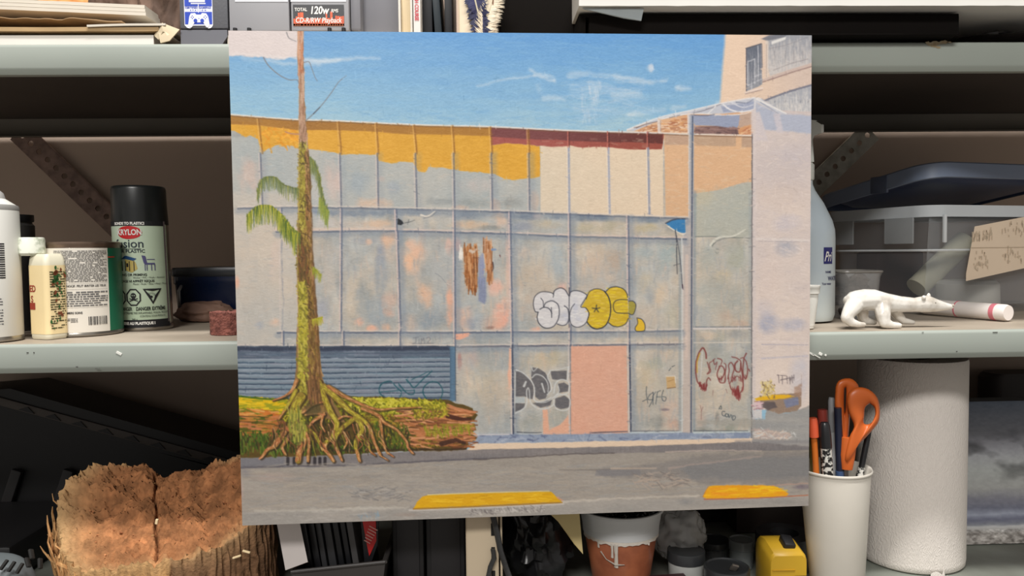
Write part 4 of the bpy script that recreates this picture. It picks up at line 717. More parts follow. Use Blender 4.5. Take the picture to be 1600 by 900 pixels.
# --- trunk
tl_ = [(465, 40), (465, 90), (466, 110), (468, 150), (467, 190), (468, 220), (467, 260), (466, 300), (466, 340), (464, 370), (464, 420), (466, 480), (464, 520), (463, 560), (461, 600), (452, 622), (446, 640)]
tr_ = [(540, 660), (524, 632), (512, 612), (504, 590), (501, 560), (498, 520), (495, 480), (490, 420), (487, 370), (486, 340), (486, 300), (485, 260), (481, 220), (478, 190), (476, 150), (475, 110), (474, 90), (475, 40)]
poly(tl_ + tr_, mixc((150, 112, 72), (120, 96, 58), NV), 1, 1.2, 1)
def on_trunk(y0, y1, a=0., b=1.):
    L = np.array(tl_); R = np.array(tr_[::-1])
    def f():
        y = prng.uniform(y0, y1); l = np.interp(y, L[:, 1], L[:, 0]); r = np.interp(y, R[:, 1], R[:, 0]); return l + (r - l) * prng.uniform(a, b), y
    return f
dabs(160, on_trunk(48, 130, .1, .9), 12, 1.6, 1.57, [(190, 128, 92), (206, 150, 116), (160, 100, 70), (200, 170, 150)], .7, .1)
dabs(200, on_trunk(120, 240, .1, .9), 12, 1.5, 1.57, [(170, 130, 106), (186, 150, 126), (140, 104, 80), (196, 164, 140)], .7, .1)
dabs(900, on_trunk(225, 520, .05, .7), 6, 2, 1.4, [(160, 148, 58), (178, 162, 66), (130, 116, 44), (104, 88, 40), (186, 172, 80), (146, 132, 50)], .75, .6)
dabs(420, on_trunk(240, 640, .6, .98), 12, 1.6, 1.5, [(130, 92, 50), (154, 112, 66), (100, 70, 40), (176, 136, 92), (120, 96, 44)], .75, .15)
dabs(460, on_trunk(360, 640, .1, .8), 10, 1.6, 1.5, [(150, 120, 54), (110, 84, 42), (170, 140, 70), (94, 66, 40)], .6, .2)
dabs(500, on_trunk(440, 640, .1, .45), 6, 2.2, 1.3, [(182, 170, 56), (154, 146, 50), (196, 184, 82), (118, 110, 44)], .75, .6)
dabs(70, on_trunk(380, 440, .1, .6), 14, 1.8, 1.5, [(90, 74, 40), (120, 84, 50), (128, 78, 48)], .6, .15)
dabs(60, on_trunk(220, 500, .15, .9), 5, 1.3, 1.2, [(80, 66, 34), (70, 54, 34)], .7, .5)
line([(466, 48), (467, 110), (467, 300), (465, 420), (466, 560)], (206, 170, 140), 1.2, 1, .55, rough=.8); line([(484, 250), (487, 340), (489, 400), (496, 500), (500, 590)], (96, 68, 44), 2, 2.2, .6, 1.5, rough=1)
# bare twigs
tw = (120, 118, 122)
for p, w in ((((448, 51), (452, 60), (463, 65)), 1.6), (((412, 90), (420, 103), (436, 117), (452, 125), (464, 125), (467, 130)), 1.8), (((475, 98), (483, 97), (487, 106), (492, 120), (496, 127)), 1.4), (((478, 189), (490, 178), (505, 162), (520, 142), (528, 130), (534, 124)), 1.6), (((534, 124), (542, 118)), .8)): line(p, tw, w, w * .6, .9)
line([(490, 178), (500, 168)], (70, 72, 84), 1.8, 1.2, .8); line([(446, 206), (455, 209), (470, 210)], (176, 130, 110), 1.8, 2.4, .9)
# drooping mossy branches
def moss(pts, n, L, cols, stem=(98, 92, 50), w=2):
    q = crom(pts, 12); line(pts, stem, w, w * .6, .9)
    for k in range(n):
        x, y = q[prng.integers(len(q))]; l = L * prng.uniform(.3, 1.2); c = cols[prng.integers(len(cols))]
        line([(x + prng.normal(0, 1.4), y - 1), (x + prng.normal(0, 1.5), y + l)], c, 1.3, .5, .6, smooth=False)
g1 = [(92, 108, 62), (120, 130, 60), (146, 146, 62), (104, 120, 84), (70, 86, 50)]; g2 = [(170, 168, 40), (110, 130, 40), (66, 96, 34), (196, 188, 70), (58, 78, 44)]
moss([(403, 300), (407, 285), (415, 278), (430, 278), (442, 288), (455, 293), (467, 296)], 190, 19, g1)
moss([(386, 338), (396, 328), (408, 322), (424, 323), (436, 333), (446, 343), (458, 358), (468, 366)], 330, 26, g2, (88, 78, 40), 2.4)
moss([(438, 336), (450, 352), (462, 368)], 130, 30, g2); moss([(484, 246), (492, 256), (499, 276), (503, 300), (508, 320), (512, 330)], 170, 22, g1, (96, 84, 44), 2.2); moss([(500, 310), (506, 322), (513, 332)], 70, 24, [(150, 158, 66), (120, 140, 60)])
moss([(488, 418), (494, 422), (501, 430)], 40, 12, [(160, 160, 50), (130, 140, 40)]); moss([(489, 500), (497, 498), (504, 496)], 34, 10, [(160, 160, 40), (190, 180, 60)], (160, 150, 50), 2.6)
# --- roots
Z = lambda *p: zz(350, 530, 5, p)
roots = [(((570, 320), (530, 400), (470, 445), (380, 478)), 7, 2, 0), (((560, 400), (520, 480), (470, 560), (430, 620)), 8, 3, 1), (((600, 450), (550, 540), (550, 640), (600, 740), (620, 800), (590, 880), (580, 950)), 17, 11, 1), (((740, 340), (790, 470), (840, 580), (885, 660), (850, 750), (795, 810), (790, 860), (830, 910), (855, 950)), 12, 6, 1),
         (((780, 370), (900, 480), (980, 560), (1060, 610), (1130, 680), (1170, 790), (1220, 900)), 11, 5, 1), (((820, 370), (930, 440), (1080, 510), (1200, 548), (1320, 540), (1530, 532)), 8, 2, 0), (((1080, 540), (1200, 590), (1250, 650), (1340, 700), (1420, 790), (1440, 850), (1475, 890)), 7, 3, 0),
         (((1000, 630), (900, 720), (865, 800), (890, 870), (920, 940)), 9, 4, 1), (((1030, 610), (1080, 700), (1030, 800), (1045, 900), (1060, 950)), 10, 5, 1), (((1220, 640), (1240, 780), (1265, 870), (1320, 915)), 5, 2.5, 0), (((530, 660), (450, 760), (400, 830), (340, 860), (300, 915), (285, 930)), 10, 3.4, 0), (((530, 720), (490, 790), (455, 840), (480, 900)), 8, 4, 0),
         (((760, 600), (700, 640), (650, 700)), 6, 3.4, 0), (((650, 700), (720, 760), (770, 870)), 9, 3, 1), (((640, 730), (665, 800), (655, 950)), 6, 5, 0), (((1070, 780), (1120, 800), (1140, 870), (1180, 905)), 4.6, 2.4, 1), (((620, 570), (690, 515), (770, 490)), 4.6, 3, 0), (((640, 590), (720, 582), (790, 590)), 3.6, 2.6, 0), (((780, 580), (760, 660), (790, 720)), 4, 2.6, 0), (((900, 620), (940, 600), (1000, 610)), 4, 3, 0), (((940, 730), (960, 800), (940, 850)), 4, 2, 0), (((1170, 800), (1200, 860), (1215, 900), (1280, 945)), 3.4, 1.8, 0), (((860, 800), (880, 860), (925, 945)), 5, 3, 0)]
for pass_ in range(3):
    for p, w, w2, mo in roots:
        q = Z(*p); w *= .86; w2 *= .8
        if pass_ == 0: line([(x + 2, y + 1.4) for x, y in q], (52, 38, 22), w + 2.4, w2 + 1.6, .75, 2, rough=.8)
        elif pass_ == 1: line(q, (160, 116, 62) if not mo else (146, 122, 48), w, w2, .97, 1.2, rough=.7)
        else:
            qc = crom(q, 6); n = len(qc)
            for i in range(n - 1):
                f = i / n; ww = w + (w2 - w) * f
                for _ in range(max(2, int(ww * .8))):
                    a = prng.uniform(0, 1); x = qc[i][0] * (1 - a) + qc[i + 1][0] * a + prng.uniform(-.42, .42) * ww; y = qc[i][1] * (1 - a) + qc[i + 1][1] * a
                    if mo and f < .62: cs = [(196, 180, 56), (170, 156, 44), (126, 110, 40), (206, 192, 84)]
                    else: cs = [(206, 150, 96), (186, 112, 66), (220, 178, 126), (140, 84, 50), (204, 128, 92)]
                    c = cs[prng.integers(len(cs))]; dx = qc[i + 1] - qc[i]; dx = dx / (np.linalg.norm(dx) + 1e-6) * 2.2
                    line([(x - dx[0], y - dx[1]), (x + dx[0], y + dx[1])], c, 1.4, 1, .7, smooth=False)
for k in range(70):   # fine rootlets hanging between the big ones
    x = prng.uniform(425, 600); y = prng.uniform(655, 690); dx = prng.normal(3, 6) + (x - 500) * .05
    c = [(196, 142, 92), (176, 104, 66), (214, 170, 118), (150, 140, 50), (128, 84, 50)][prng.integers(5)]
    line([(x, y), (x + dx * .4 + prng.normal(0, 2), y + 8), (x + dx, y + prng.uniform(14, 26))], (50, 38, 24), 3, 1.6, .5); line([(x - .6, y), (x + dx * .4 + prng.normal(0, 2), y + 8), (x + dx, y + prng.uniform(14, 26))], c, 2, .9, .85)
poly(Z((655, 480), (740, 500), (760, 560), (720, 600), (650, 600), (640, 540)), (70, 66, 38), .6, 3, 1.5)
dabs(90, in_poly(Z((500, 560), (600, 560), (640, 700), (600, 800), (520, 780))), 12, 1.6, 1.5, [(150, 150, 60), (110, 116, 50), (190, 180, 80), (90, 84, 44)], .7, .12)
dabs(60, in_poly(Z((640, 300), (740, 300), (760, 480), (660, 480))), 16, 1.6, 1.5, [(110, 78, 46), (150, 104, 66), (84, 60, 38)], .7, .1)
# overall brushwork
CV[:] = CV * np.array([1.0, .995, .985], np.float32)
CV += ((fbm(5, 1.6, 2) - .5) * 7)[..., None] + ((fbm(1.6, 5, 2) - .5) * 4)[..., None]
CV[:] = np.clip(CV, 0, 255)
# ================================================================ the painting: a rigid board with the strokes above as its paint
BW, BH = .6096, .5101
TL = np.array([-.2575, -.0497, 1.6775]); TR = np.array([.3518, -.0286, 1.6774]); BL = np.array([-.2575, -.0496, 1.1673])
ux = (TR - TL) / np.linalg.norm(TR - TL); uz = np.array([0, 0, -1.]); un = np.cross(ux, uz)       # un points at the viewer
if un[1] > 0: un = -un
QUAD = np.array([[357, 48], [1268, 55.5], [1263, 790], [379, 821]], float)
def homography(src, dst):
    A = []
    for (X, Y), (x, y) in zip(src, dst): A += [[X, Y, 1, 0, 0, 0, -x * X, -x * Y, -x], [0, 0, 0, X, Y, 1, -y * X, -y * Y, -y]]
    return np.linalg.svd(np.array(A))[2][-1].reshape(3, 3)
Hm = homography([(0, 0), (1, 0), (1, 1), (0, 1)], QUAD)
NU, NVV = 980, 830
U, V = np.meshgrid(np.linspace(0, 1, NU), np.linspace(0, 1, NVV))
q = np.einsum('ij,jkl->ikl', Hm, np.stack([U, V, np.ones_like(U)])); sx_ = q[0] / q[2] - PX0 - .5; sy_ = q[1] / q[2] - PY0 - .5
sx_ = np.clip(sx_, 0, PW - 1.01); sy_ = np.clip(sy_, 0, PH - 1.01); ix = sx_.astype(int); iy = sy_.astype(int); fx = (sx_ - ix)[..., None]; fy = (sy_ - iy)[..., None]
pc = (CV[iy, ix] * (1 - fx) + CV[iy, ix + 1] * fx) * (1 - fy) + (CV[iy + 1, ix] * (1 - fx) + CV[iy + 1, ix + 1] * fx) * fy
pl = lin(pc.reshape(-1, 3)) * .80
lum = pc.mean(-1); rel = (fbm(3, 1.5, 2, NVV, NU) - .5) *   .00007 + (lum - lum.mean()) / 255 * .0001     # paint thickness
pos = TL + ux * (U[..., None] * BW) + uz * (V[..., None] * BH) + un * (.0006 + rel[..., None])
pt = thing('street_painting', 'large unframed oil painting of a grey wall with tree, log and yellow kerbs', 'painting', tuple(((TL + TR) / 2).tolist()))
base = np.array(pt['_l'])
me = bpy.data.meshes.new('painted_face'); nvt = NU * NVV; me.vertices.add(nvt); me.vertices.foreach_set('co', (pos.reshape(-1, 3) - base).astype(np.float32).ravel())
ii = (np.arange(NVV - 1)[:, None] * NU + np.arange(NU - 1)[None]).ravel(); fq = np.stack([ii, ii + NU, ii + NU + 1, ii + 1], 1).astype(np.int32)
me.loops.add(fq.size); me.loops.foreach_set('vertex_index', fq.ravel()); me.polygons.add(len(fq)); me.polygons.foreach_set('loop_start', (np.arange(len(fq)) * 4).astype(np.int32)); me.update(calc_edges=True)
ca = me.attributes.new('paint', 'FLOAT_COLOR', 'POINT'); ca.data.foreach_set('color', np.concatenate([pl, np.ones((nvt, 1))], 1).astype(np.float32).ravel())
me.shade_smooth(); me.materials.append(attr_mat('oil_paint', .46, .035, 500, .35)); fo = bpy.data.objects.new('painted_face', me); COL.objects.link(fo); fo.parent = pt
m_edge = mat('primed_panel_edge', (216, 212, 206), .6, var=.1)
def slab(mb, u0, u1, v0, v1, d0, d1):
    P = [TL + ux * u + uz * v - un * d for u, v in ((u0, v0), (u1, v0), (u1, v1), (u0, v1)) for d in (d0, d1)]
    return mb.add([tuple(p) for p in P], [(0, 2, 4, 6), (1, 7, 5, 3), (0, 1, 3, 2), (2, 3, 5, 4), (4, 5, 7, 6), (6, 7, 1, 0)])
slab(MB(), 0, BW, 0, BH, 0, .008).build('panel', m_edge, pt, smooth=0)
m_bat = mat('raw_pine', (196, 164, 120), .7, c2=(176, 142, 98), scale=30, stretch=(1, 1, 8))
for a_ in ((.01, BW - .01, .01, .03), (.01, BW - .01, BH - .03, BH - .01), (.01, .03, .03, BH - .03), (BW - .03, BW - .01, .03, BH - .03)):
    slab(MB(), *a_, .008, .022).build('batten', m_bat, pt, smooth=0)
# hooks over the middle shelf
for X in (-.1, .2):
    f = (X - TL[0]) / (TR[0] - TL[0]); yb_ = TL[1] + (TR[1] - TL[1]) * f + .008
    mb = MB().box((X, (yb_ + .03) / 2, ZM + .003), (.03, .03 - yb_, .004), bev=.0008).box((X, yb_ + .0015, ZM - .03), (.03, .003, .07)).box((X, -.0022, ZM - .008), (.03, .003, .02))
    mb.build('hanging_hook', m_brace, pt)
# ================================================================ middle shelf, left of the painting
m_white = mat('white_gloss_print', (226, 225, 218), .42, var=.05, scale=6)
m_ink = mat('black_ink', (26, 26, 30), .6); m_greyink = mat('grey_print', (104, 103, 102), .6, var=.3, scale=200)
m_steel = mat('tinplate', (176, 170, 160), .28, metal=.9, var=.15, scale=30)
m_cream = mat('cream_label', (236, 214, 164), .5, var=.08, scale=20); m_redp = mat('brick_red_print', (150, 54, 36), .6)
# white spray can at the frame's left edge
X, Y, R = -.0, .0, .033
Yc = float(atz(0, 537, ZM)[1]) + R; X = float(at(28, 450, Yc)[0]) - R; H = zat(14, 324, Yc - R * .3) - ZM
t = thing('spray_can', 'white spray can with grey domed nozzle at the far left edge of the middle shelf', 'spray can', (X, Yc, ZM))
MB().lathe([(0, 0), (R * .92, 0), (R * .97, .002), (R * .97, .004), (R, .006), (R, H - .003), (R * .98, H), (R * .9, H + .004), (R * .55, H + .012), (0, H + .012)], (X, Yc, ZM), 48).build('can_body', m_white, t)
MB().lathe([(R * .97, .0), (R * 1.015, .001), (R * 1.02, .004), (R, .006)], (X, Yc, ZM), 48).build('bottom_rim', m_steel, t)
MB().lathe([(R * .96, H - .004), (R * 1.0, H - .003), (R * 1.01, H + .0005), (R * .97, H + .003), (R * .85, H + .004)], (X, Yc, ZM), 48).build('top_rim', mat('grey_plastic', (150, 148, 144), .45), t)
MB().lathe([(R * .62, H + .004), (R * .62, H + .010), (R * .56, H + .017), (R * .4, H + .022), (R * .15, H + .0245), (0, H + .025)], (X, Yc, ZM), 40).build('nozzle', mat('pale_grey_plastic', (186, 184, 180), .4), t)
fn = on_cyl(X, Yc, R + .0002, ZM)
mb = MB(); fine_print(mb, fn, -.004, .024, H - .012, H - .05, .0026); fine_print(mb, fn, -.004, .026, H - .056, H - .076, .0022); fine_print(mb, fn, -.01, .032, H - .098, .018, .0031); mb.build('fine_print', m_greyink, t, smooth=0, kind='stuff')
mb = MB()
for k in range(16): patch(mb, fn, .026, .036, H - .04 - k * .0025, H - .0412 - k * .0025 - random.random() * .0005, 3)
mb.build('barcode', m_ink, t, smooth=0, kind='stuff')
text_on(MB(), 'PREMIERS SOINS', .0042, fn, .0001, .8, ox=.016, oy=.052).build('lettering', m_ink, t, smooth=0, kind='stuff')
text_on(MB(), 'B3101/110', .004, fn, 0, .8, ox=.02, oy=H - .086).build('lettering', m_ink, t, smooth=0, kind='stuff')
# small dark can half hidden behind it
xd, yd, rd = float(at(22, 450, .17)[0]), .17, .026; hd = zat(22, 333, .145) - ZM
t = thing('paint_jar', 'small dark jar mostly hidden behind the white spray can', 'jar', (xd, yd, ZM))
MB().lathe([(0, 0), (rd, 0), (rd, hd - .015), (rd * .9, hd - .012), (rd * .9, hd - .01)], (xd, yd, ZM), 32).build('jar_body', mat('dark_jar', (60, 58, 56), .4), t)
MB().lathe([(rd * .95, hd - .01), (rd * .98, hd - .009), (rd * .98, hd - .001), (0, hd)], (xd, yd, ZM), 32).build('lid', mat('black_lid', (30, 30, 32), .4), t)

# craft paint bottle
Yb_ = .034; xa = float(at(29, 450, Yb_)[0]); xb = float(at(84, 450, Yb_)[0]); cx = (xa + xb) / 2; w_ = (xb - xa) * .84
Yb_ = float(atz(56, 531, ZM)[1]) + w_ * .5; H = zat(56, 397, Yb_) - ZM
t = thing('craft_paint_bottle', 'small square cream-labelled paint bottle with green-stained white cap', 'paint bottle', (cx, Yb_, ZM))
rot = math.radians(-26); rings = []
for z, s in ((0, .93), (.002, .99), (.005, 1), (H - .012, 1), (H - .004, .95), (H, .8)): rings.append([(x, y, ZM + z) for x, y in rrect(w_ * s, w_ * s * .8, .006 * s, 5, cx, Yb_, rot)])
loft(MB(), rings).build('bottle_body', mat('milky_plastic', (226, 220, 196), .4), t)
# labels wrapped round the body
rr = rrect(w_ + .0006, w_ * .8 + .0006, .006, 5, cx, Yb_, rot)
mb = MB(); n = len(rr); vs = [(x, y, ZM + z) for x, y in rr for z in (.006, H - .013)]; mb.add(vs, [(2 * i, (2 * i + 2) % (2 * n), (2 * i + 3) % (2 * n), 2 * i + 1) for i in range(n)]).build('label', m_cream, t, smooth=60)
c, s_ = math.cos(rot), math.sin(rot); wf, df = w_ / 2 + .0006, w_ * .4 + .0006
fA = lambda u, v: (cx + wf * c - u * s_, Yb_ + wf * s_ + u * c, ZM + v)      # face turned to the right
fB = lambda u, v: (cx - wf * c + u * -s_ * -1 * 1.0, Yb_ - wf * s_ + u * -c, ZM + v)
hwA = df - .0045; mb = MB(); fine_print(mb, fA, -hwA, hwA, H - .02, H - .05, .0028); fine_print(mb, fA, -hwA, hwA, H - .052, .012, .0027); mb.build('fine_print', mat('olive_print', (70, 66, 36), .7), t, smooth=0, kind='stuff')
mb = MB(); text_on(mb, 'RED', .0085, fA, .0002, .8, ox=-.0165, oy=H - .038, align='RIGHT') if 0 else None
fL = on_plane((xa + .0035, Yb_ - df + .004, ZM), (.92, -.38, 0), (0, 0, 1))
fL = lambda u, v: (cx - w_ / 2 * c + df * s_ + u * c, Yb_ - w_ / 2 * s_ - df * c + u * s_, ZM + v)
mb = MB(); text_on(mb, 'ED', .0105, fL, .0003, .8, ox=.0095, oy=H - .040); text_on(mb, 'S', .0105, fL, .0003, .8, ox=.008, oy=H - .052); patch(mb, fL, .004, .013, .034, .042, 1); mb.build('lettering', m_redp, t, smooth=0, kind='stuff')
rng2 = random.Random(4); mb = MB(); mg = MB()
for k in range(70):
    u, v = max(-hwA, min(hwA, rng2.gauss(-.001, .004))), rng2.choice((rng2.uniform(H - .05, H - .016), rng2.gauss(H - .03, .006), rng2.uniform(.01, H - .02))); r_ = rng2.uniform(.0006, .0018)
    (mb if rng2.random() < .65 else mg).add([fA(u + r_ * math.cos(a_) * rng2.uniform(.6, 1.2), v + r_ * 1.5 * math.sin(a_)) for a_ in np.linspace(0, 5.5, 7)], [tuple(range(7))])
mb.v = [(x + .0004 * c, y + .0004 * s_, z) for x, y, z in mb.v]; mg.v = [(x + .0006 * c, y + .0006 * s_, z) for x, y, z in mg.v]
mb.build('green_paint_stain', mat('leaf_green_paint', (62, 110, 56), .5, c2=(40, 80, 40)), t, smooth=0, kind='stuff'); mg.build('brown_paint_stain', mat('brown_paint', (120, 66, 40), .5), t, smooth=0, kind='stuff')
hc = H; xc0 = float(at(30, 450, Yb_)[0]); xc1 = float(at(71, 450, Yb_)[0]); rc = (xc1 - xc0) / 2; ht = zat(50, 371, Yb_) - ZM; cxc = (xc0 + xc1) / 2
MB().lathe([(0, hc - .002), (rc * .8, hc - .002), (rc, hc + .001), (rc, ht - .003), (rc * .95, ht - .0005), (rc * .85, ht), (0, ht)], (cxc, Yb_, ZM), 40).build('cap', mat('white_cap_stained', (226, 228, 214), .4, c2=(120, 136, 104), scale=90, lo=.3, hi=.5), t)
# quart can
X, Y, R = fit(70, 186, 527, ZM); zt = zat(130, 378, Y - R) - ZM; H = zt
t = thing('quart_tin', 'wide round tin with grey text-covered label and lid rim coloured with a coppery reflection', 'paint tin', (X, Y, ZM))
MB().lathe([(0, .001), (R * .97, .0), (R, .0012), (R, .004), (R * .985, .005), (R * .985, H - .007), (R * .97, H - .006), (0, H - .006)], (X, Y, ZM), 72).build('tin_body', m_steel, t)
MB().lathe([(R * .984, H - .0072), (R * .99, H - .004), (R * 1.01, H - .002), (R * 1.005, H), (R * .95, H + .0008), (R * .93, H - .003), (R * .9, H - .004), (R * .88, H + .0005), (0, H + .001)], (X, Y, ZM), 72).build('lid_rim', mat('rim_reflection_tint', (150, 128, 112), .3, metal=.8, var=.3, scale=40), t)  # coppery reflection put into the colour of the steel rim
a_r = -math.pi / 2; fn = on_cyl(X, Y, R * .985 + .0005, ZM); uR = lambda px, fn=fn: u_at(fn, px, H / 2, -R * 1.4, R * 1.4)
patch(MB(), fn, -R * 1.5, uR(170), .005, H - .007, 40).build('label', mat('off_white_label', (214, 208, 196), .5, var=.08, scale=12), t, smooth=60)
patch(MB(), fn, uR(170), R * 2.2, .005, H - .007, 20).build('green_label', mat('forest_green_label', (24, 98, 70), .45, var=.1), t, smooth=60)
fn = on_cyl(X, Y, R * .985 + .0009, ZM); u0, u1 = uR(86), uR(168)
mb = MB(); fine_print(mb, fn, u0, u1, H - .010, H - .046, .0017, gap=.06); fine_print(mb, fn, u0, u1, H - .058, H - .064, .0026, .6, .03); fine_print(mb, fn, u0, u1, H - .066, .036, .0026, .5, .1); fine_print(mb, fn, u0, uR(120), .022, .017, .0018); fine_print(mb, fn, u0, u0 + .01, .012, .009, .0016)
mb.build('fine_print', m_greyink, t, smooth=0, kind='stuff')
mb = MB(); u = uR(137)
while u < uR(166): wd = random.choice((.0004, .0008, .0012)); patch(mb, fn, u, u + wd, .0135, .0235, 1); u += wd + random.choice((.0005, .0009))
mb.build('barcode', m_ink, t, smooth=0, kind='stuff')
mb = MB(); text_on(mb, 'ET ETRE NOCIF. PEUT IRRITER LES YEUX', .0034, fn, .00008, .9, ox=(u0 + u1) / 2, oy=H - .0515); text_on(mb, 'PREMIERS SOINS', .0034, fn, .0001, .85, ox=uR(112), oy=H - .083); mb.build('lettering', m_ink, t, smooth=0, kind='stuff')
mb = MB(); patch(mb, fn, u0, u1, H - .0555, H - .0553, 12); patch(mb, fn, u0, u1, .0345, .0347, 12); patch(mb, fn, uR(86), u1, H - .0485, H - .0483, 12); mb.build('rule_lines', m_greyink, t, smooth=0, kind='stuff')
patch(MB(), fn, uR(170), uR(183), H - .0185, H - .0172, 6).build('red_stripe', mat('red_stripe', (190, 60, 40), .5), t, smooth=0)
# black-capped spray can
X, Y, R = fit(184.5, 267, 517, ZM); H = zat(222, 292, Y) - ZM; hs = zat(222, 350, Y - R) - ZM; lean = -.02
t = thing('spray_can', 'black-capped spray can with pale green label and red oval badge', 'spray can', (X, Y, ZM))
def leaned(mb): mb.v = [(x + lean * (z - ZM), y, z) for x, y, z in mb.v]; return mb
leaned(MB().lathe([(0, .002), (R * .9, .001), (R * .97, 0), (R * 1.0, .002), (R * .99, .005), (R * .95, .007), (R * .985, .010), (R * .985, hs), (R * .9, hs + .004)], (X, Y, ZM), 64).build('can_body', m_steel, t) and MB().lathe([(R * .5, .1), (R * .6, .1)], (X, Y, ZM), 3)) if 0 else None
leaned(MB().lathe([(0, .002), (R * .9, .001), (R * .97, 0), (R * 1.0, .002), (R * .99, .005), (R * .95, .007), (R * .985, .010), (R * .985, hs), (R * .9, hs + .004)], (X, Y, ZM), 64)).build('can_body', m_steel, t)
cp = [(R * .97, hs - .001), (R * 1.0, hs), (R * 1.0, hs + .002), (R * .975, hs + .02), (R * .965, H - .004), (R * .94, H - .001), (R * .9, H), (R * .5, H + .0006), (0, H + .0006)]
leaned(MB().lathe(cp, (X, Y, ZM), 64)).build('cap', mat('black_satin_plastic', (30, 33, 33), .3, var=.1, scale=12), t)
fc = on_cyl(X, Y, R * .99 + .0002, ZM, lean=0); f0 = lambda d: (lambda u, v: (fc(u, v)[0] * 1.0 + lean * v + d * math.cos(-math.pi / 2 + u / R) , fc(u, v)[1] - d * math.cos(u / R), fc(u, v)[2]))
lab = f0(0); q = f0(.0003); q2 = f0(.0006)
zv = lambda py: zat(222, py, Y - R) - ZM
uK = lambda px: u_at(lab, px, .08, -R * 1.4, R * 1.4)
patch(MB(), lab, -.05, .05, zv(505), zv(350), 40).build('label', mat('pale_green_label', (178, 198, 168), .4, c2=(196, 212, 190), var=.1, scale=9), t, smooth=60)
mb = MB(); patch(mb, q, -.05, uK(258), zv(352.5), zv(345), 30); patch(mb, q, -.05, uK(261), zv(512), zv(500), 30); mb.build('black_bands', m_ink, t, smooth=0, kind='stuff')
patch(MB(), q, uK(258), uK(264), zv(505), zv(345), 3).build('side_strip', mat('mauve_strip', (120, 108, 108), .5), t, smooth=0)
mb = MB(); v = zv(350)
while v > zv(500): hh = random.choice((.0007, .0012)); patch(mb, q2, uK(259.5), uK(263), v - hh, v, 1); v -= hh + .0012
mb.build('fine_print', mat('pale_print', (206, 204, 200), .6), t, smooth=0, kind='stuff')
wt = mat('white_print', (236, 234, 228), .5)
mb = MB(); text_on(mb, 'BONDS TO PLASTIC!', .0046, q2, .00025, .9, ox=uK(229), oy=zv(349), align='RIGHT'); text_on(mb, 'ADHERE AU PLASTIQUE !', .0046, q2, .00025, .9, ox=uK(238), oy=zv(505.5), align='RIGHT'); mb.build('white_lettering', wt, t, smooth=0, kind='stuff')
ov = [(math.cos(a) * .0155, math.sin(a) * .0082) for a in np.linspace(0, 2 * math.pi, 40, endpoint=False)]; ocx, ocy = uK(204), zv(363)
shape_on(MB(), f0(.0005), [(ocx + x, ocy + y) for x, y in ov]).build('red_badge', mat('badge_red', (196, 30, 34), .45, var=.03), t, smooth=0)
text_on(MB(), 'KRYLON', .0098, f0(.0009), .0003, .78, ox=ocx, oy=ocy).build('white_lettering', wt, t, smooth=0, kind='stuff')
mb = MB(); text_on(mb, 'fusion', .0150, q2, .0001, 1.0, ox=uK(227), oy=zv(381), align='RIGHT'); text_on(mb, 'FOR PLASTIC', .0056, q2, .0001, 1.1, ox=uK(228), oy=zv(392.5), align='RIGHT'); patch(mb, q2, uK(192), uK(222), zv(389), zv(388.3), 8); mb.build('lettering', mat('dark_teal_ink', (34, 50, 60), .5), t, smooth=0, kind='stuff')
bl = mat('blue_print', (34, 80, 130), .5); yw = mat('ochre_print', (206, 184, 104), .5); pu = mat('violet_print', (84, 82, 128), .5)
mb = MB(); shape_on(mb, q2, [(uK(190), zv(405)), (uK(197), zv(399)), (uK(214), zv(404)), (uK(209), zv(407.5)), (uK(197), zv(404))]); mb.build('birdhouse_roof_print', bl, t, smooth=0)
shape_on(MB(), f0(.0004), [(uK(196), zv(422)), (uK(196), zv(405)), (uK(212), zv(408)), (uK(215), zv(420)), (uK(206), zv(426))]).build('birdhouse_wall_print', yw, t, smooth=0)
mb = MB()
for px in (191, 196, 202, 209): patch(mb, q2, uK(px), uK(px + 1.4), zv(423), zv(408), 1)
patch(mb, q2, uK(198), uK(201), zv(417), zv(411), 1); mb.build('birdhouse_posts_print', m_ink, t, smooth=0, kind='stuff')
mb = MB(); shape_on(mb, q2, [(uK(222), zv(399)), (uK(228), zv(400)), (uK(230), zv(411)), (uK(225), zv(412))]); patch(mb, q2, uK(226), uK(242), zv(413.5), zv(411), 4)
for px in (226, 229, 236, 241): patch(mb, q2, uK(px), uK(px + 1.3), zv(423), zv(413), 1)
patch(mb, q2, uK(230), uK(242), zv(406), zv(405), 3); mb.build('chair_print', pu, t, smooth=0, kind='stuff')
mb = MB(); text_on(mb, 'SANDING OR PRIMING', .0042, q2, .0001, .95, ox=uK(229), oy=zv(429.5), align='RIGHT'); text_on(mb, 'PONÇAGE NI APPRÊT REQUIS', .0042, q2, .0001, .85, ox=uK(240), oy=zv(439.5), align='RIGHT')
text_on(mb, 'Wicker • PVC • Vinyle • Aluminium', .0032, q2, 0, .85, ox=uK(256), oy=zv(434), align='RIGHT'); text_on(mb, 'Plastic • Resin • Glass • Metal • Wood', .0032, q2, 0, .85, ox=uK(258), oy=zv(444), align='RIGHT')
text_on(mb, 'DANGER', .0062, q2, .00015, .62, ox=uK(203), oy=zv(483), align='RIGHT'); text_on(mb, 'DANGER EXTRÊME', .0064, q2, .00018, .66, ox=uK(233.5), oy=zv(483)); text_on(mb, 'EXTREME', .004, q2, 0, .8, ox=uK(204), oy=zv(489.5), align='RIGHT'); text_on(mb, 'TRÈS INFLAMMABLE. POISON. PRODUIT', .0036, q2, 0, .68, ox=uK(234), oy=zv(489.5)); text_on(mb, 'CONTENU SOUS PRESSION', .0034, q2, 0, .75, ox=uK(236), oy=zv(494.5)); text_on(mb, '340 g', .0034, q2, 0, .9, ox=uK(206), oy=zv(499))
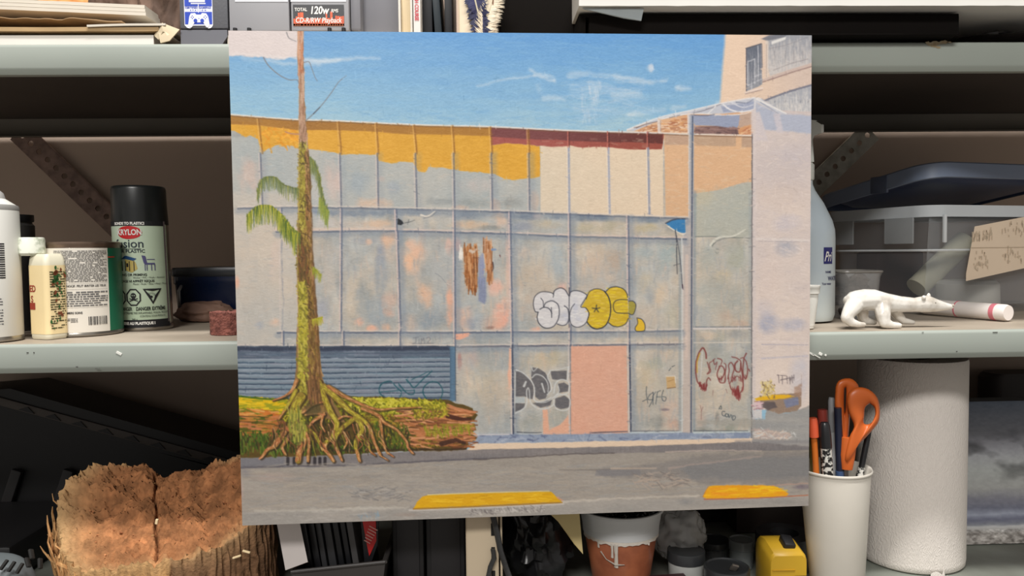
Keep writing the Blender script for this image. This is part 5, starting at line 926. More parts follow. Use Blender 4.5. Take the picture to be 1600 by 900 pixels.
mb.build('lettering', mat('black_green_ink', (30, 40, 34), .5), t, smooth=0, kind='stuff')
oc = lambda cx_, cy_, r_: [(cx_ + r_ * .9 * math.cos(math.pi / 8 + k * math.pi / 4), cy_ + r_ * 1.1 * math.sin(math.pi / 8 + k * math.pi / 4)) for k in range(8)]
mb = MB(); ring_on(mb, q2, oc(uK(206), zv(464.5), .0105), .0017); tri = [(uK(221), zv(451.5)), (uK(250), zv(451.5)), (uK(236), zv(476))]; ring_on(mb, q2, tri, .0032); ring_on(mb, q2, oc(uK(186), zv(464.5), .0105), .0017)
k_ = (uK(206), zv(462)); shape_on(mb, q2, [(k_[0] + .0034 * math.cos(a), k_[1] + .0036 * math.sin(a)) for a in np.linspace(0, 6, 12)]); patch(mb, q2, k_[0] - .0018, k_[0] + .0018, k_[1] - .005, k_[1] - .002, 1)
for sg in (1, -1): shape_on(mb, q2, [(k_[0] - .005 * sg, k_[1] - .003), (k_[0] - .005 * sg, k_[1] - .0042), (k_[0] + .005 * sg, k_[1] - .0075), (k_[0] + .005 * sg, k_[1] - .0063)])
c_ = (uK(234), zv(463))
for a in np.linspace(.2, 2.9, 8): shape_on(mb, q2, [(c_[0] + .0015 * math.cos(a), c_[1] + .0015 * math.sin(a)), (c_[0] + .0052 * math.cos(a - .06), c_[1] + .0048 * math.sin(a - .06)), (c_[0] + .0052 * math.cos(a + .06), c_[1] + .0048 * math.sin(a + .06))])
shape_on(mb, q2, [(c_[0] + .0016 * math.cos(a), c_[1] - .001 + .0016 * math.sin(a)) for a in np.linspace(0, 6, 9)])
mb.build('hazard_symbols', m_ink, t, smooth=0, kind='stuff')
mb = MB(); eyes = [(k_[0] - .0012, k_[1] + .0003), (k_[0] + .0012, k_[1] + .0003)]
for e in eyes: shape_on(mb, f0(.0009), [(e[0] + .0007 * math.cos(a), e[1] + .0007 * math.sin(a)) for a in np.linspace(0, 5.5, 7)])
mb.build('skull_eyes', _M['pale_green_label'], t, smooth=0, kind='stuff')
# dark blue box at the back
xa, xb = float(at(270, 450, .26)[0]), float(at(440, 450, .26)[0]); H = zat(320, 418, .26) - ZM; hl = zat(320, 432, .26) - ZM
t = thing('storage_box', 'dark navy plastic box with black lid behind the black-capped can', 'box', ((xa + xb) / 2, .32, ZM))
rg = [[(x, y, ZM + z) for x, y in rrect((xb - xa) * s, .12 * s, .01, 5, (xa + xb) / 2, .32)] for z, s in ((0, .94), (.003, .96), (hl - .012, 1), (hl - .01, 1.02), (hl, 1.02))]
loft(MB(), rg).build('box_body', mat('navy_plastic', (14, 26, 52), .25, var=.2, scale=8), t)
loft(MB(), [[(x, y, ZM + z) for x, y in rrect((xb - xa) * s, .12 * s, .01, 5, (xa + xb) / 2, .32)] for z, s in ((hl, 1.03), (hl + .002, 1.05), (H - .003, 1.05), (H, 1.03))]).build('lid', mat('charcoal_plastic', (40, 42, 46), .3), t)
MB().tube([(xa + .012, .262, ZM + .012), (xa + .010, .256, ZM + .02), (xa + .010, .256, ZM + hl - .02), (xa + .012, .262, ZM + hl - .012)], .0022, 8).build('latch', mat('silver_latch', (150, 150, 150), .3, metal=.8), t)
# clay lump
Yl = float(atz(318, 504, ZM)[1]) + .02; xa, xb = float(at(275, 450, Yl)[0]), float(at(360, 450, Yl)[0]); H = zat(318, 471, Yl) - ZM
def lump(cx, cy, cz, rx, ry, rz, seed, amp=.2, n=40, m=22, fr=2.2, flat=True):
    vs = []; fs = []
    for j in range(m + 1):
        th = math.pi * j / m
        for i in range(n):
            ph = 2 * math.pi * i / n; d = Vector((math.sin(th) * math.cos(ph), math.sin(th) * math.sin(ph), math.cos(th)))
            k = 1 + amp * noise.fractal(d * fr + Vector((seed * 7.1, seed, 0)), 1, 2, 4); z = d.z * rz * k
            if flat: z = max(z, -rz * .8)
            vs.append((cx + d.x * rx * k, cy + d.y * ry * k, cz + z))
    for j in range(m):
        for i in range(n): fs.append((j * n + i, j * n + (i + 1) % n, (j + 1) * n + (i + 1) % n, (j + 1) * n + i))
    return MB().add(vs, fs)
t = lump((xa + xb) / 2, Yl, ZM + H * .46, (xb - xa) / 2 * 1.02, .019, H * .56, 3, .25).build('clay_lump', mat('brown_clay', (128, 98, 82), .75, var=.25, scale=30, bump=.3, bscale=60), None, ((xa + xb) / 2, Yl, ZM))
tag(t, 'rounded lump of brown clay in front of the navy box', 'clay')
# coarse red-brown scouring block
X, Y, R = fit(328, 388, 524, ZM); H = zat(355, 491, Y - R) - ZM
rng2 = random.Random(9); mb = MB(); vs = []; n = 90; m = 14
for j in range(m + 1):
    for i in range(n):
        a = 2 * math.pi * i / n; r_ = R * (1 + .025 * rng2.uniform(-1, 1)); vs.append((X + r_ * math.cos(a), Y + r_ * math.sin(a), ZM + H * j / m + (rng2.uniform(0, .0025) if j == m else 0)))
fs = [(j * n + i, j * n + (i + 1) % n, (j + 1) * n + (i + 1) % n, (j + 1) * n + i) for j in range(m) for i in range(n)]; fs.append(tuple(range(n - 1, -1, -1)))
vs.append((X, Y, ZM + H * .96)); fs += [(m * n + i, m * n + (i + 1) % n, len(vs) - 1) for i in range(n)]
tag(mb.add(vs, fs).build('scouring_block', mat('russet_bristle', (150, 92, 80), .9, c2=(100, 56, 48), scale=160, bump=.8, bscale=400), None, (X, Y, ZM), smooth=20), 'round coarse russet scouring block beside the left edge of the painting', 'block')
# ================================================================ middle shelf, right of the painting
m_milk = mat('milky_bottle_plastic', (206, 214, 212), .38, var=.06, scale=10, c2=(186, 198, 206))
Yc = float(atz(1265, 505, ZM)[1]) + .03; xr = float(at(1300.5, 450, Yc)[0]); R = .037; X = xr - R
zs = lambda py: zat(1290, py, Yc) - ZM
t = thing('spray_bottle', 'milky white trigger spray bottle with navy label at the painting right edge', 'spray bottle', (X, Yc, ZM))
MB().lathe([(0, .001), (R * .7, 0), (R * .93, .002), (R, .010), (R, zs(372)), (R * .985, zs(360)), (R * .9, zs(345)), (R * .62, zs(318)), (R * .34, zs(298)), (R * .26, zs(288)), (R * .26, zs(275))], (X, Yc, ZM), 56).build('bottle_body', m_milk, t)
m_trig = mat('off_white_trigger', (214, 216, 208), .4)
MB().lathe([(R * .28, zs(282)), (R * .31, zs(280)), (R * .31, zs(258)), (R * .2, zs(252)), (0, zs(252))], (X, Yc, ZM), 36).build('collar', m_trig, t)
xn = float(at(1283, 200, Yc)[0]); mb = MB(); mb.prism([(X - .03, ZM + zs(240)), (X - .028, ZM + zs(196)), (X - .005, ZM + zs(188)), (X + .012, ZM + zs(190)), (xn - .011, ZM + zs(191)), (xn - .004, ZM + zs(196)), (xn - .004, ZM + zs(209)), (xn - .013, ZM + zs(214)), (X + .006, ZM + zs(220)), (X + .008, ZM + zs(254)), (X - .008, ZM + zs(254))], Yc - .009, Yc + .009); mb.build('trigger_head', m_trig, t, smooth=30)
MB().box((xn - .0015, Yc, ZM + zs(202)), (.005, .014, .011), bev=.0015).build('nozzle', mat('nozzle_white', (238, 238, 232), .4), t)
MB().tube([(X - .012, Yc, ZM + zs(225)), (X - .019, Yc, ZM + zs(245)), (X - .017, Yc, ZM + zs(275))], .004, 8).build('trigger', m_trig, t)
fn = on_cyl(X, Yc, R + .0004, ZM, 0); fn = on_cyl(X, Yc, R + .0004, ZM); uS = lambda px, fn=fn: u_at(fn, px, .07, -R * 1.5, R * 1.5)
patch(MB(), fn, uS(1287), uS(1300.3), zs(411.5), zs(386.5), 10).build('navy_label', mat('navy_label', (36, 38, 110), .45), t, smooth=60)
f2 = on_cyl(X, Yc, R + .0007, ZM); mb = MB(); text_on(mb, 'Pri', .017, f2, .0003, .62, ox=uS(1289), oy=zs(401), align='LEFT', slant=.25); mb.build('white_lettering', _M['white_print'], t, smooth=0, kind='stuff')
mb = MB(); text_on(mb, 'NAME', .0042, fn, .0001, .9, ox=uS(1290), oy=zs(424), align='LEFT'); text_on(mb, 'WATER', .0074, fn, .0002, .9, ox=uS(1294), oy=zs(434), align='LEFT'); text_on(mb, 'Your water', .0042, fn, .0001, .8, ox=uS(1284.5), oy=zs(441.5), align='LEFT'); mb.build('lettering', mat('navy_ink', (38, 40, 90), .5), t, smooth=0, kind='stuff')
# small white cup with ribbed rim
Yq = .035; X = float(at(1261, 450, Yq)[0]); R = float(at(1279.5, 450, Yq)[0]) - X; zs = lambda py: zat(1270, py, Yq) - ZM
t = thing('measuring_cup', 'small white plastic cup with ribbed rim beside the spray bottle', 'cup', (X, Yq, ZM))
MB().lathe([(0, 0), (R * .45, 0), (R * .55, .001), (R * .66, .010), (R * .86, zs(470)), (R * .88, zs(459)), (R * .86, zs(448)), (R * .6, .004), (0, .003)], (X, Yq, ZM), 40).build('cup_body', mat('white_cup_plastic', (230, 228, 220), .4, var=.03), t)
mb = MB()
mb.lathe([(R * .9, zs(459)), (R * .99, zs(458)), (R * 1.0, zs(450)), (R * 1.04, zs(449)), (R * 1.04, zs(445.5)), (R * .9, zs(445.5)), (R * .86, zs(448))], (X, Yq, ZM), 72, wob=lambda a, z: 1 + .006 * (1 if int(a * 36 / math.pi) % 2 else 0)); mb.build('ribbed_rim', _M['white_cup_plastic'], t)
# lidded clear pot of dark scraps
m_clear = mat('smoky_clear_plastic', (200, 200, 200), .12, trans=.0, alpha=.22, var=.02)
Yk = .165; xa, xb = float(at(1300, 450, Yk)[0]), float(at(1366, 450, Yk)[0]); H = zat(1330, 425, Yk - .03) - ZM; cx = (xa + xb) / 2; hw = (xb - xa) / 2
t = thing('clear_pot', 'clear plastic pot of dark scraps behind the white bear figurine', 'container', (cx, Yk, ZM))
loft(MB(), [[(x, y, ZM + z) for x, y in rrect(hw * 2 * s, hw * 2 * s, .012, 6, cx, Yk)] for z, s in ((0, .82), (.002, .84), (H - .006, .96), (H - .004, 1.0), (H, 1.0), (H, .97), (H - .004, .94), (.004, .8))], True, True).build('pot_body', m_clear, t)
mb = MB(); vs = rrect(hw * 2, hw * 2, .012, 6, cx, Yk); mb.tube([(x, y, ZM + H) for x, y in vs + vs[:1]], .0018, 6); mb.build('rim', mat('clear_rim', (150, 146, 140), .3, alpha=.8), t)
rng2 = random.Random(2); m_scr = mat('dark_scrap', (70, 62, 58), .6, c2=(30, 28, 26), scale=60); m_scr2 = mat('dusty_scrap', (104, 94, 88), .6, c2=(50, 46, 42), scale=60)
for k in range(16):
    p = (cx + rng2.uniform(-.62, .62) * hw, Yk + rng2.uniform(-.62, .6) * hw, ZM + .010 + (k % 4) * .013)
    lump(*p, rng2.uniform(.008, .014), rng2.uniform(.008, .012), rng2.uniform(.006, .010), k, .4, 14, 9).build('scrap', m_scr if k % 3 else m_scr2, t)
# big tote
Yn = float(atz(1447, 495, ZM)[1]); Cn = at(1452, 495, Yn); zr = zat(1456, 320, Yn) ; zl_ = zat(1456, 336, Yn)
far = atz(1290, 332, zr); dirL = np.array([far[0] - Cn[0], far[1] - Cn[1]]); L1 = np.linalg.norm(dirL); dirL /= L1; L1 = min(L1, (.425 - Yn) / dirL[1]); dirR = np.array([dirL[1], -dirL[0]]) 
if dirR[0] < 0: dirR = -dirR
L2 = .34
while True:
    far_y = Yn + dirR[1] * L2 + dirL[1] * L1
    if far_y < .43 or L2 < .1: break
    L2 -= .01
ang = math.atan2(dirR[1], dirR[0]); ctr = Cn[:2] + dirL * L1 / 2 + dirR * L2 / 2; Ht = zr - ZM; hl = zl_ - ZM
TW, TD = L2, L1
t = thing('storage_tote', 'large translucent plastic tote with navy lid set ajar', 'storage box', (float(ctr[0]), float(ctr[1]), ZM))
def rr_(s, z, r=.03, e=0, dz=0): return [(x, y, ZM + z) for x, y in rrect(TW * s + e, TD * s + e, r, 8, ctr[0], ctr[1], ang)]
m_tote = mat('frosted_tote_plastic', (168, 174, 180), .3, alpha=.17, var=.05, scale=5)
loft(MB(), [rr_(.86, .0), rr_(.90, .004), rr_(.94, .04), rr_(1, hl, e=-.008)], True, False).build('tote_body', m_tote, t)
loft(MB(), [rr_(1, hl, e=-.008), rr_(1, hl - .002, e=.006), rr_(1, Ht, e=.008), rr_(1, Ht, e=.002), rr_(1, hl, e=-.010)], False, False).build('rim', mat('frosted_rim', (206, 212, 216), .35, alpha=.85, var=.04), t)
MB().add([(Cn[0] + dirR[0] * u + dirL[0] * o_, Cn[1] + dirR[1] * u + dirL[1] * o_, ZM + v) for u, v, o_ in ((.014, .010, .022), (TW - .03, .010, .022), (TW - .014, hl - .004, .008), (.006, hl - .004, .008))] , [(0, 1, 2, 3)]).build('front_frosting', mat('front_frost', (200, 206, 210), .4, alpha=.24, var=.1, scale=6), t, smooth=0)
# inner ledge line and ribs
m_rib = mat('tote_rib', (222, 226, 228), .35, alpha=.85)
loft(MB(), [rr_(.975, .088), rr_(.975, .0895, e=.0015), rr_(.975, .091)], False, False).build('ledge', m_rib, t)
for s_ in (.0, ):
    p0 = Cn[:2] + dirR * .022; mb = MB(); mb.box((p0[0], p0[1] - .004, ZM + hl - .018), (.005, .004, .038), rot=(0, 0, ang), bev=.001); mb.build('rib', m_rib, t)
for d_ in (.05, .16):
    p0 = Cn[:2] + dirL * d_ * 1.0 - dirR * .003; MB().box((p0[0], p0[1], ZM + hl - .02), (.003, .05, .036), rot=(0, 0, ang), bev=.001).build('rib', mat('tote_rib_dim', (180, 184, 186), .4, alpha=.5), t)
# lid: a shallow tray, upside resting on the left rim and propped higher on the right
def lidring(e, z, r=.035): return [(x, y, z) for x, y in rrect(TW + e, TD + e, r, 8, 0, 0, 0)]
ltr = zat(1456, 268, Yn) - ZM; lift = ltr - Ht - .014
tilt = math.atan2(lift, TD)      # rises from the back-left to the front-right
Ml = Matrix.Translation((ctr[0], ctr[1], ZM + Ht + .004 + lift * .5)) @ Matrix.Rotation(ang, 4, 'Z') @ Matrix.Rotation(-tilt * 1.0, 4, 'X')
m_lid = mat('navy_lid', (66, 78, 108), .38, var=.08, scale=6)
m_lidr = mat('slate_lid_edge', (124, 136, 158), .4, var=.06)
mb = MB(); loft(mb, [lidring(.022, 0), lidring(.026, .001), lidring(.026, .020), lidring(.022, .022), lidring(-.03, .022), lidring(-.04, .016)], False, True); mb.v = [tuple(Ml @ Vector(p)) for p in mb.v]; mb.build('lid', m_lidr, t)
mb = MB(); loft(mb, [lidring(.018, .001), lidring(.016, .015), lidring(-.02, .004), lidring(-.03, .0)], False, True); mb.v = [tuple(Ml @ Vector(p)) for p in mb.v]; mb.build('lid_underside', m_lid, t)
mb = MB(); mb.box(tuple(Ml @ Vector((-TW / 2 - .012, -TD * .12, .010))), (.004, .03, .024), rot=(0, 0, ang), bev=.001); mb.build('lid_catch', mat('lid_catch', (84, 94, 116), .4), t)
# things inside the tote
pr_ = at(1516, 450, Yn + .1); t2 = thing('roll_of_white_tape', 'wide white roll lying inside the tote behind the tube', 'roll', (float(pr_[0]), Yn + .108, ZM + .007))
MB().lathe([(.018, 0), (.041, 0), (.043, .003), (.042, .032), (.037, .037), (.018, .037), (.018, 0)], (float(pr_[0]), Yn + .108, ZM + .007), 48).build('tape_wound', mat('white_tape', (232, 228, 218), .6), t2)
t2 = thing('cardboard_tube', 'pale yellow tube leaning inside the tote above the white roll', 'tube', (float(Cn[0]), float(Yn + .16), ZM + .006))
a_ = at(1432, 450, Yn + .13); b_ = at(1508, 376, Yn + .15)
MB().tube([tuple(a_), tuple(b_)], .0165, 24).build('tube_wall', mat('pale_yellow_tube', (216, 212, 186), .6), t2)
_px = lambda p: proj(p)[0]; _py = lambda p: proj(p)[1]
ct_ = Cn[:2] + dirL * L1 * .76 + dirR * TW * .32
tag(MB().box((float(ct_[0]), float(ct_[1]), ZM + .007 + .04), (TW * .36, TD * .22, .08), rot=(0, 0, ang), bev=.004).build('dark_filler_box', mat('dark_filler_brown', (60, 42, 36), .85, var=.3), None, (float(ct_[0]), float(ct_[1]), ZM + .007)), 'dark brown box added to darken the far left inside of the tote', 'carton')  # made-up dark box, added so the tote interior reads dark brown
# taped-on label sheet, outside face
pA = Cn[:2] + dirR * .012
fl = lambda u, v: (Cn[0] + dirR[0] * u - .004 * dirL[0], Cn[1] + dirR[1] * u - .004 * dirL[1], ZM + v)
def uT(px): # distance along the front face seen at pixel column
    best = min(np.linspace(0, .5, 500), key=lambda u: abs(_px((Cn[0] + dirR[0] * u, Cn[1] + dirR[1] * u, ZM + .1)) - px)); return best
def vT(u, py):
    vs_ = np.linspace(0, .25, 300); return min(vs_, key=lambda v: abs(_py((Cn[0] + dirR[0] * u, Cn[1] + dirR[1] * u, ZM + v)) - py))
uc = uT(1506); ue = uc + .105
ue = uT(1625); sheet = [(uc, vT(uc, 439)), (ue, vT(ue, 413)), (ue, vT(ue, 333)), (uc + .002, vT(uc, 356))]
shape_on(MB(), fl, sheet).build('label_sheet', mat('cream_sheet', (226, 206, 182), .7, var=.05), t, smooth=0)
fl2 = lambda u, v: tuple(np.array(fl(u, v)) - np.array([0, .0008, 0]))
mb = MB(); rng2 = random.Random(5)
for (ua, ub, pa, pb) in ((1514, 1526, 365, 378), (1530, 1545, 362, 376), (1516, 1540, 396, 425), (1562, 1592, 388, 412), (1560, 1598, 350, 372)):
    for k in range(26):
        u = rng2.uniform(uT(ua), uT(ub)); v = vT(u, rng2.uniform(pa, pb)); patch(mb, fl2, u, u + .0016, v, v + rng2.uniform(.002, .007), 1)
mb.build('faint_print', mat('faint_print', (204, 186, 162), .7), t, smooth=0, kind='stuff')
mb = MB(); patch(mb, fl2, uT(1512), ue, vT(uT(1530), 387), vT(uT(1530), 386.3), 2); mb.build('rule_line', _M['faint_print'], t, smooth=0)
# glue tube lying on the shelf
pl_ = at(1447, 474, .07); pr_ = at(1581, 489, .05); rt = .0105; zc = ZM + rt + .001
a1 = atz(1446, 492, ZM); b1 = atz(1581, 503, ZM); A_ = Vector((a1[0], a1[1] + rt * .6, ZM + rt + .0012)); B_ = Vector((b1[0], b1[1] + rt * .6, ZM + rt + .0002))
ax_ = (B_ - A_).normalized(); t = thing('glue_stick', 'white tube with two pink bands behind the bear head', 'glue tube', tuple(A_))
def seg_tube(f0_, f1_, r): p = A_.lerp(B_, f0_); q_ = A_.lerp(B_, f1_); return MB().tube([tuple(p), tuple(p.lerp(q_, .03)), tuple(p.lerp(q_, .97)), tuple(q_)], [r * .9, r, r, r * .9], 32)
seg_tube(0, 1, rt).build('tube_body', mat('white_pink_tube', (236, 228, 222), .4, var=.03), t)
pk = mat('pink_band', (226, 130, 142), .45)
for f in (.435, .84): MB().tube([tuple(A_.lerp(B_, f)), tuple(A_.lerp(B_, f + (.016 if f < .5 else .05)))], rt + .0003, 32).build('pink_band', pk, t)
upv = ax_.cross(Vector((0, 1, 0))).normalized() * -1
def ft(u, v): # along tube, around
    a = v / rt; c = A_.lerp(B_, 0) + ax_ * u; d = Vector((0, -1, 0)) * math.cos(a) + Vector((0, 0, 1)) * math.sin(a); return tuple(c + d * (rt + .0005))
Lt = (B_ - A_).length; mb = MB(); ring_on(mb, ft, [(Lt * .53, .001), (Lt * .59, .001), (Lt * .59, .006), (Lt * .53, .006)], .0008)
text_on(mb, 'glue stick', .0045, ft, 0, .9, ox=Lt * .74, oy=.0045); text_on(mb, 'colle', .004, ft, 0, .9, ox=Lt * .70, oy=-.001); mb.build('pink_print', pk, t, smooth=0, kind='stuff')
# glazed bear figurine: one continuous body
def skin_body(name, nodes, edges, mt, loc, lvl=2, parent=None, root=0):
    me = bpy.data.meshes.new(name); me.from_pydata([tuple(Vector(n[0]) - Vector(loc)) for n in nodes], edges, []); o = bpy.data.objects.new(name, me); COL.objects.link(o); o.location = loc if parent is None else (0, 0, 0)
    o.modifiers.new('skin', 'SKIN'); 
    if not me.skin_vertices: me.skin_vertices.new()
    for i, n in enumerate(nodes): me.skin_vertices[0].data[i].radius = n[1] if isinstance(n[1], tuple) else (n[1], n[1]); me.skin_vertices[0].data[i].use_root = (i == root)
    sb = o.modifiers.new('sub', 'SUBSURF'); sb.levels = lvl; sb.render_levels = lvl
    dg = bpy.context.evaluated_depsgraph_get(); ev = o.evaluated_get(dg); m2 = bpy.data.meshes.new_from_object(ev); o.modifiers.clear(); o.data = m2; m2.materials.clear(); m2.materials.append(mt); m2.shade_smooth()
    if parent is not None: o.parent = parent
    return o
Yb = .035
ug = .885 / 1200 / 4.444; P = lambda px, py, dy=0.: (float(at(px, py, Yb + dy)[0]), Yb + dy, float(at(px, py, Yb + dy)[2])); Q = lambda X_, Y_, dy=0.: P(1240 + X_ / 4.444, 360 + Y_ / 4.444, dy)
chains = [[(430, 488, 0, 78), (490, 478, 0, 78), (560, 478, 0, 76), (640, 500, 0, 74), (740, 508, 0, 60), (840, 512, 0, 52), (925, 505, 0, 62), (990, 516, 0, 46), (1050, 523, 0, 30), (1095, 525, 0, 19)],
          [(615, 520, -.004, 62), (622, 585, -.009, 52), (632, 635, -.011, 40), (680, 652, -.011, 26), (735, 655, -.011, 19)], [(420, 515, -.004, 66), (385, 565, -.009, 50), (368, 600, -.011, 42), (400, 634, -.011, 32), (450, 648, -.011, 22), (488, 650, -.011, 18)],
          [(680, 520, .008, 50), (725, 585, .011, 38), (760, 622, .012, 28), (830, 634, .012, 17)], [(470, 530, .008, 55), (480, 590, .011, 40), (500, 622, .012, 30), (560, 634, .012, 20)], [(378, 480, .002, 36), (362, 500, .002, 16)],
          [(905, 462, -.0075, 17), (903, 456, -.0078, 12)], [(938, 448, .005, 16), (938, 440, .005, 12)]]
bm_ = MB()
for ch in chains:
    for (a, b, c, r0), (a2, b2, c2, r1) in zip(ch[:-1], ch[1:]):
        p, q_ = Vector(Q(a, b, c)), Vector(Q(a2, b2, c2)); n = 6
        for k in range(n + 1):
            f = k / n; c0 = p.lerp(q_, f); rr0 = (r0 + (r1 - r0) * f) * ug
            b_m = bmesh.new(); bmesh.ops.create_icosphere(b_m, subdivisions=2, radius=rr0); bm_.bm(b_m, Matrix.Translation(c0) @ Matrix.Diagonal((1, .85, 1, 1)))
m_bear = mat('white_glaze', (226, 222, 214), .12, c2=(188, 180, 168), scale=45, bump=.35, bscale=55, coat=.9, lo=.3, hi=.5)
bt_ = thing('bear_figurine', 'white glazed polar bear figurine striding with head lowered', 'figurine', P(1380, 509))
bd = bm_.build('body', m_bear, bt_, smooth=None, recalc=False)
rm = bd.modifiers.new('r', 'REMESH'); rm.mode = 'VOXEL'; rm.voxel_size = .0007; sm = bd.modifiers.new('s', 'SMOOTH'); sm.iterations = 9; sm.factor = .6
dg = bpy.context.evaluated_depsgraph_get(); m2 = bpy.data.meshes.new_from_object(bd.evaluated_get(dg)); bd.modifiers.clear(); bd.data = m2; m2.shade_smooth()
if not m2.materials: m2.materials.append(m_bear)
zmn = min(v.co.z for v in m2.vertices) + bt_.location.z; bt_.location.z += ZM - zmn
m_eye = mat('grey_glaze_mark', (120, 112, 104), .3); dz_ = 0
for (X_, Y_, dy, r_, mt_, nm) in ((985, 498, -.0068, 5, m_eye, 'eye'), (1106, 517, -.0015, 11, mat('nose_glaze', (176, 166, 154), .3), 'nose')):
    q_ = Q(X_, Y_, dy); lump(q_[0], q_[1], q_[2], r_ * ug, r_ * ug, r_ * ug, 1, .05, 10, 7, flat=False).build(nm, mt_, bt_)
# ================================================================ top shelf
m_paper = mat('off_white_paper', (206, 198, 184), .75, var=.06, scale=8); m_kraft = mat('kraft_paper', (178, 148, 106), .75, var=.15, scale=20, bump=.15)
def wx(px, Y): return float(at(px, 60, Y)[0])
def uz_(py, Y, px=150): return zat(px, py, Y) - ZU
def sheet(mb, x0, x1, y0, y1, z0, z1, rise=0., n=24, wav=0., seed=0, tw=0., edge=.0):
    """a thick sheet with a gentle wave; rise = extra height at the left end"""
    vs = []; rows = []
    for j in range(9):
        y = y0 + (y1 - y0) * j / 8
        for i in range(n + 1):
            x = x0 + (x1 - x0) * i / n; f = i / n
            w_ = wav * noise.noise(Vector((x * 14, y * 6, seed))) + rise * (1 - f) + tw * (j / 8)
            e = edge * noise.noise(Vector((x * 60, 0, seed + 5))) if j in (0, 8) else 0
            vs.append((x, y + e, z0 + w_)); vs.append((x, y + e, z1 + w_))
    W_ = (n + 1) * 2; fs = []
    for j in range(8):
        for i in range(n):
            a = j * W_ + i * 2; b = a + 2; c = a + W_; d = c + 2
            fs += [(a, c, d, b), (a + 1, b + 1, d + 1, c + 1)]
    for i in range(n): fs += [(i * 2, i * 2 + 2, i * 2 + 3, i * 2 + 1), (8 * W_ + i * 2, 8 * W_ + i * 2 + 1, 8 * W_ + i * 2 + 3, 8 * W_ + i * 2 + 2)]
    for j in range(8): a = j * W_; fs += [(a, a + 1, a + W_ + 1, a + W_), (a + n * 2, a + n * 2 + W_, a + n * 2 + W_ + 1, a + n * 2 + 1)]
    return mb.add(vs, fs)
YB = .012
z1, z2, z3, z4 = uz_(53, YB), uz_(44, YB), uz_(38, YB), uz_(30, YB)
o = sheet(MB(), -.72, wx(240, YB), YB, .3, ZU + .0004, ZU + z1 - .0014, wav=.0).build('white_folder', mat('white_card', (218, 214, 206), .6, var=.04), None, (-.5, .15, ZU)); tag(o, 'white folder lying lowest in the paper stack on the top shelf', 'folder')
o = sheet(MB(), -.72, wx(262, YB), YB + .006, .29, ZU + z1 - .0006, ZU + z1 + .0008, wav=.0).build('grey_card', mat('grey_card', (176, 168, 154), .7), None, (-.5, .15, ZU + z1)); tag(o, 'grey card sheet between white folder and kraft envelope', 'card')
t = thing('kraft_envelope', 'thick kraft envelope with worn open right end', 'envelope', (-.5, .1, ZU + z1 + .0018))
sheet(MB(), -.72, wx(250, YB), YB - .003, .26, ZU + z1 + .0022, ZU + z2 + .0004, wav=.0006, seed=2).build('envelope_body', m_kraft, t)
sheet(MB(), wx(140, YB), wx(262, YB), YB - .005, YB + .05, ZU + z2 + .0016, ZU + z2 + .0038, rise=-.0016, wav=.0008, seed=4).build('white_flap', m_paper, t)
MB().tube([(wx(245, 0.01), YB - .002, ZU + .008), (wx(256, .01), YB - .004, ZU + .0185), (wx(274, .01), YB - .003, ZU + .0135), (wx(264, .01), YB - .006, ZU + .0085), (wx(252, .01), YB - .006, ZU + .0065)], .0014, 6, flat=5).build('folded_end', mat('cream_paper', (200, 184, 154), .75), t)
o = sheet(MB(), -.72, wx(205, .03), .010, .25, ZU + z2 + .0095, ZU + z2 + .0101, wav=.006, seed=7, n=60, edge=.01).build('brown_paper_sheet', mat('tan_paper', (184, 152, 114), .8, var=.12, scale=20), None, (-.5, .13, ZU + z2 + .005)); tag(o, 'crumpled tan paper sheet lying on the kraft envelope', 'paper')
sl_ = (uz_(10, .03, 0) - uz_(26, .03, 232))
for k, (e, lab_) in enumerate((('white board lowest of the three slanted boards in the top-left stack'), 0) and ((0, 'lowest of three slanted white boards in the top-left stack'), (1, 'middle one of three slanted white boards in the top-left stack'), (2, 'topmost of three slanted white boards under the wood slab'))):
    zb = max(uz_(43, .03, 232), z2 + .0155) + .0008 + k * .0046
    o = sheet(MB(), -.72, wx(234 - k * 2, .03), .022 + .002 * k, .26, ZU + zb, ZU + zb + .0035, rise=.016, wav=.0004, edge=.0006).build('white_board', m_paper, None, (-.5, .14, ZU + zb)); tag(o, lab_, 'board', 'slanted white boards in the top-left stack')
# slab of log with bark
m_cut = mat('fresh_cut_wood', (222, 172, 110), .7, c2=(196, 132, 74), scale=30, stretch=(1, 1, 5), bump=.4, bscale=60); m_bark = mat('rough_bark', (120, 96, 82), .9, c2=(52, 40, 34), scale=26, stretch=(1, 1, .5), bump=1.0, bscale=60)
t = thing('log_slab', 'short split log with orange cut wood and dark bark on the paper stack', 'log', (wx(170, .1), .1, ZU + .045))
vs = []; n = 46; m = 16; x0, x1 = wx(34, .05), wx(286, .06); fs = []
def barky(mb, xa, xb, ya, zf, zt_, seed, amp):
    vs = []; nu, nv = 50, 26
    for j in range(nv + 1):
        v = j / nv
        for i in range(nu + 1):
            u = i / nu; x = xa + (xb - xa) * u; zlow = zf(u); z = zlow + (zt_ - zlow) * v
            d = amp * abs(noise.fractal(Vector((x * 70, z * 26, seed)), 1, 2, 5)) ; vs.append((x, ya + .02 * (u - .5) ** 2 * 2 - d + .015 * (v > .9), z))
    k = len(vs); vs += [(x, ya + .06, z) for x, y, z in vs]; W_ = nu + 1
    fs = [(j * W_ + i, j * W_ + i + 1, (j + 1) * W_ + i + 1, (j + 1) * W_ + i) for j in range(nv) for i in range(nu)]; fs += [(k + a, k + d, k + c, k + b) for a, b, c, d in fs]
    for j in range(nv): a = j * W_; fs += [(a, a + W_, k + a + W_, k + a), (a + nu, k + a + nu, k + a + nu + W_, a + nu + W_)]
    for i in range(nu): fs += [(i, k + i, k + i + 1, i + 1), (nv * W_ + i, nv * W_ + i + 1, k + nv * W_ + i + 1, k + nv * W_ + i)]
    return mb.add(vs, fs)
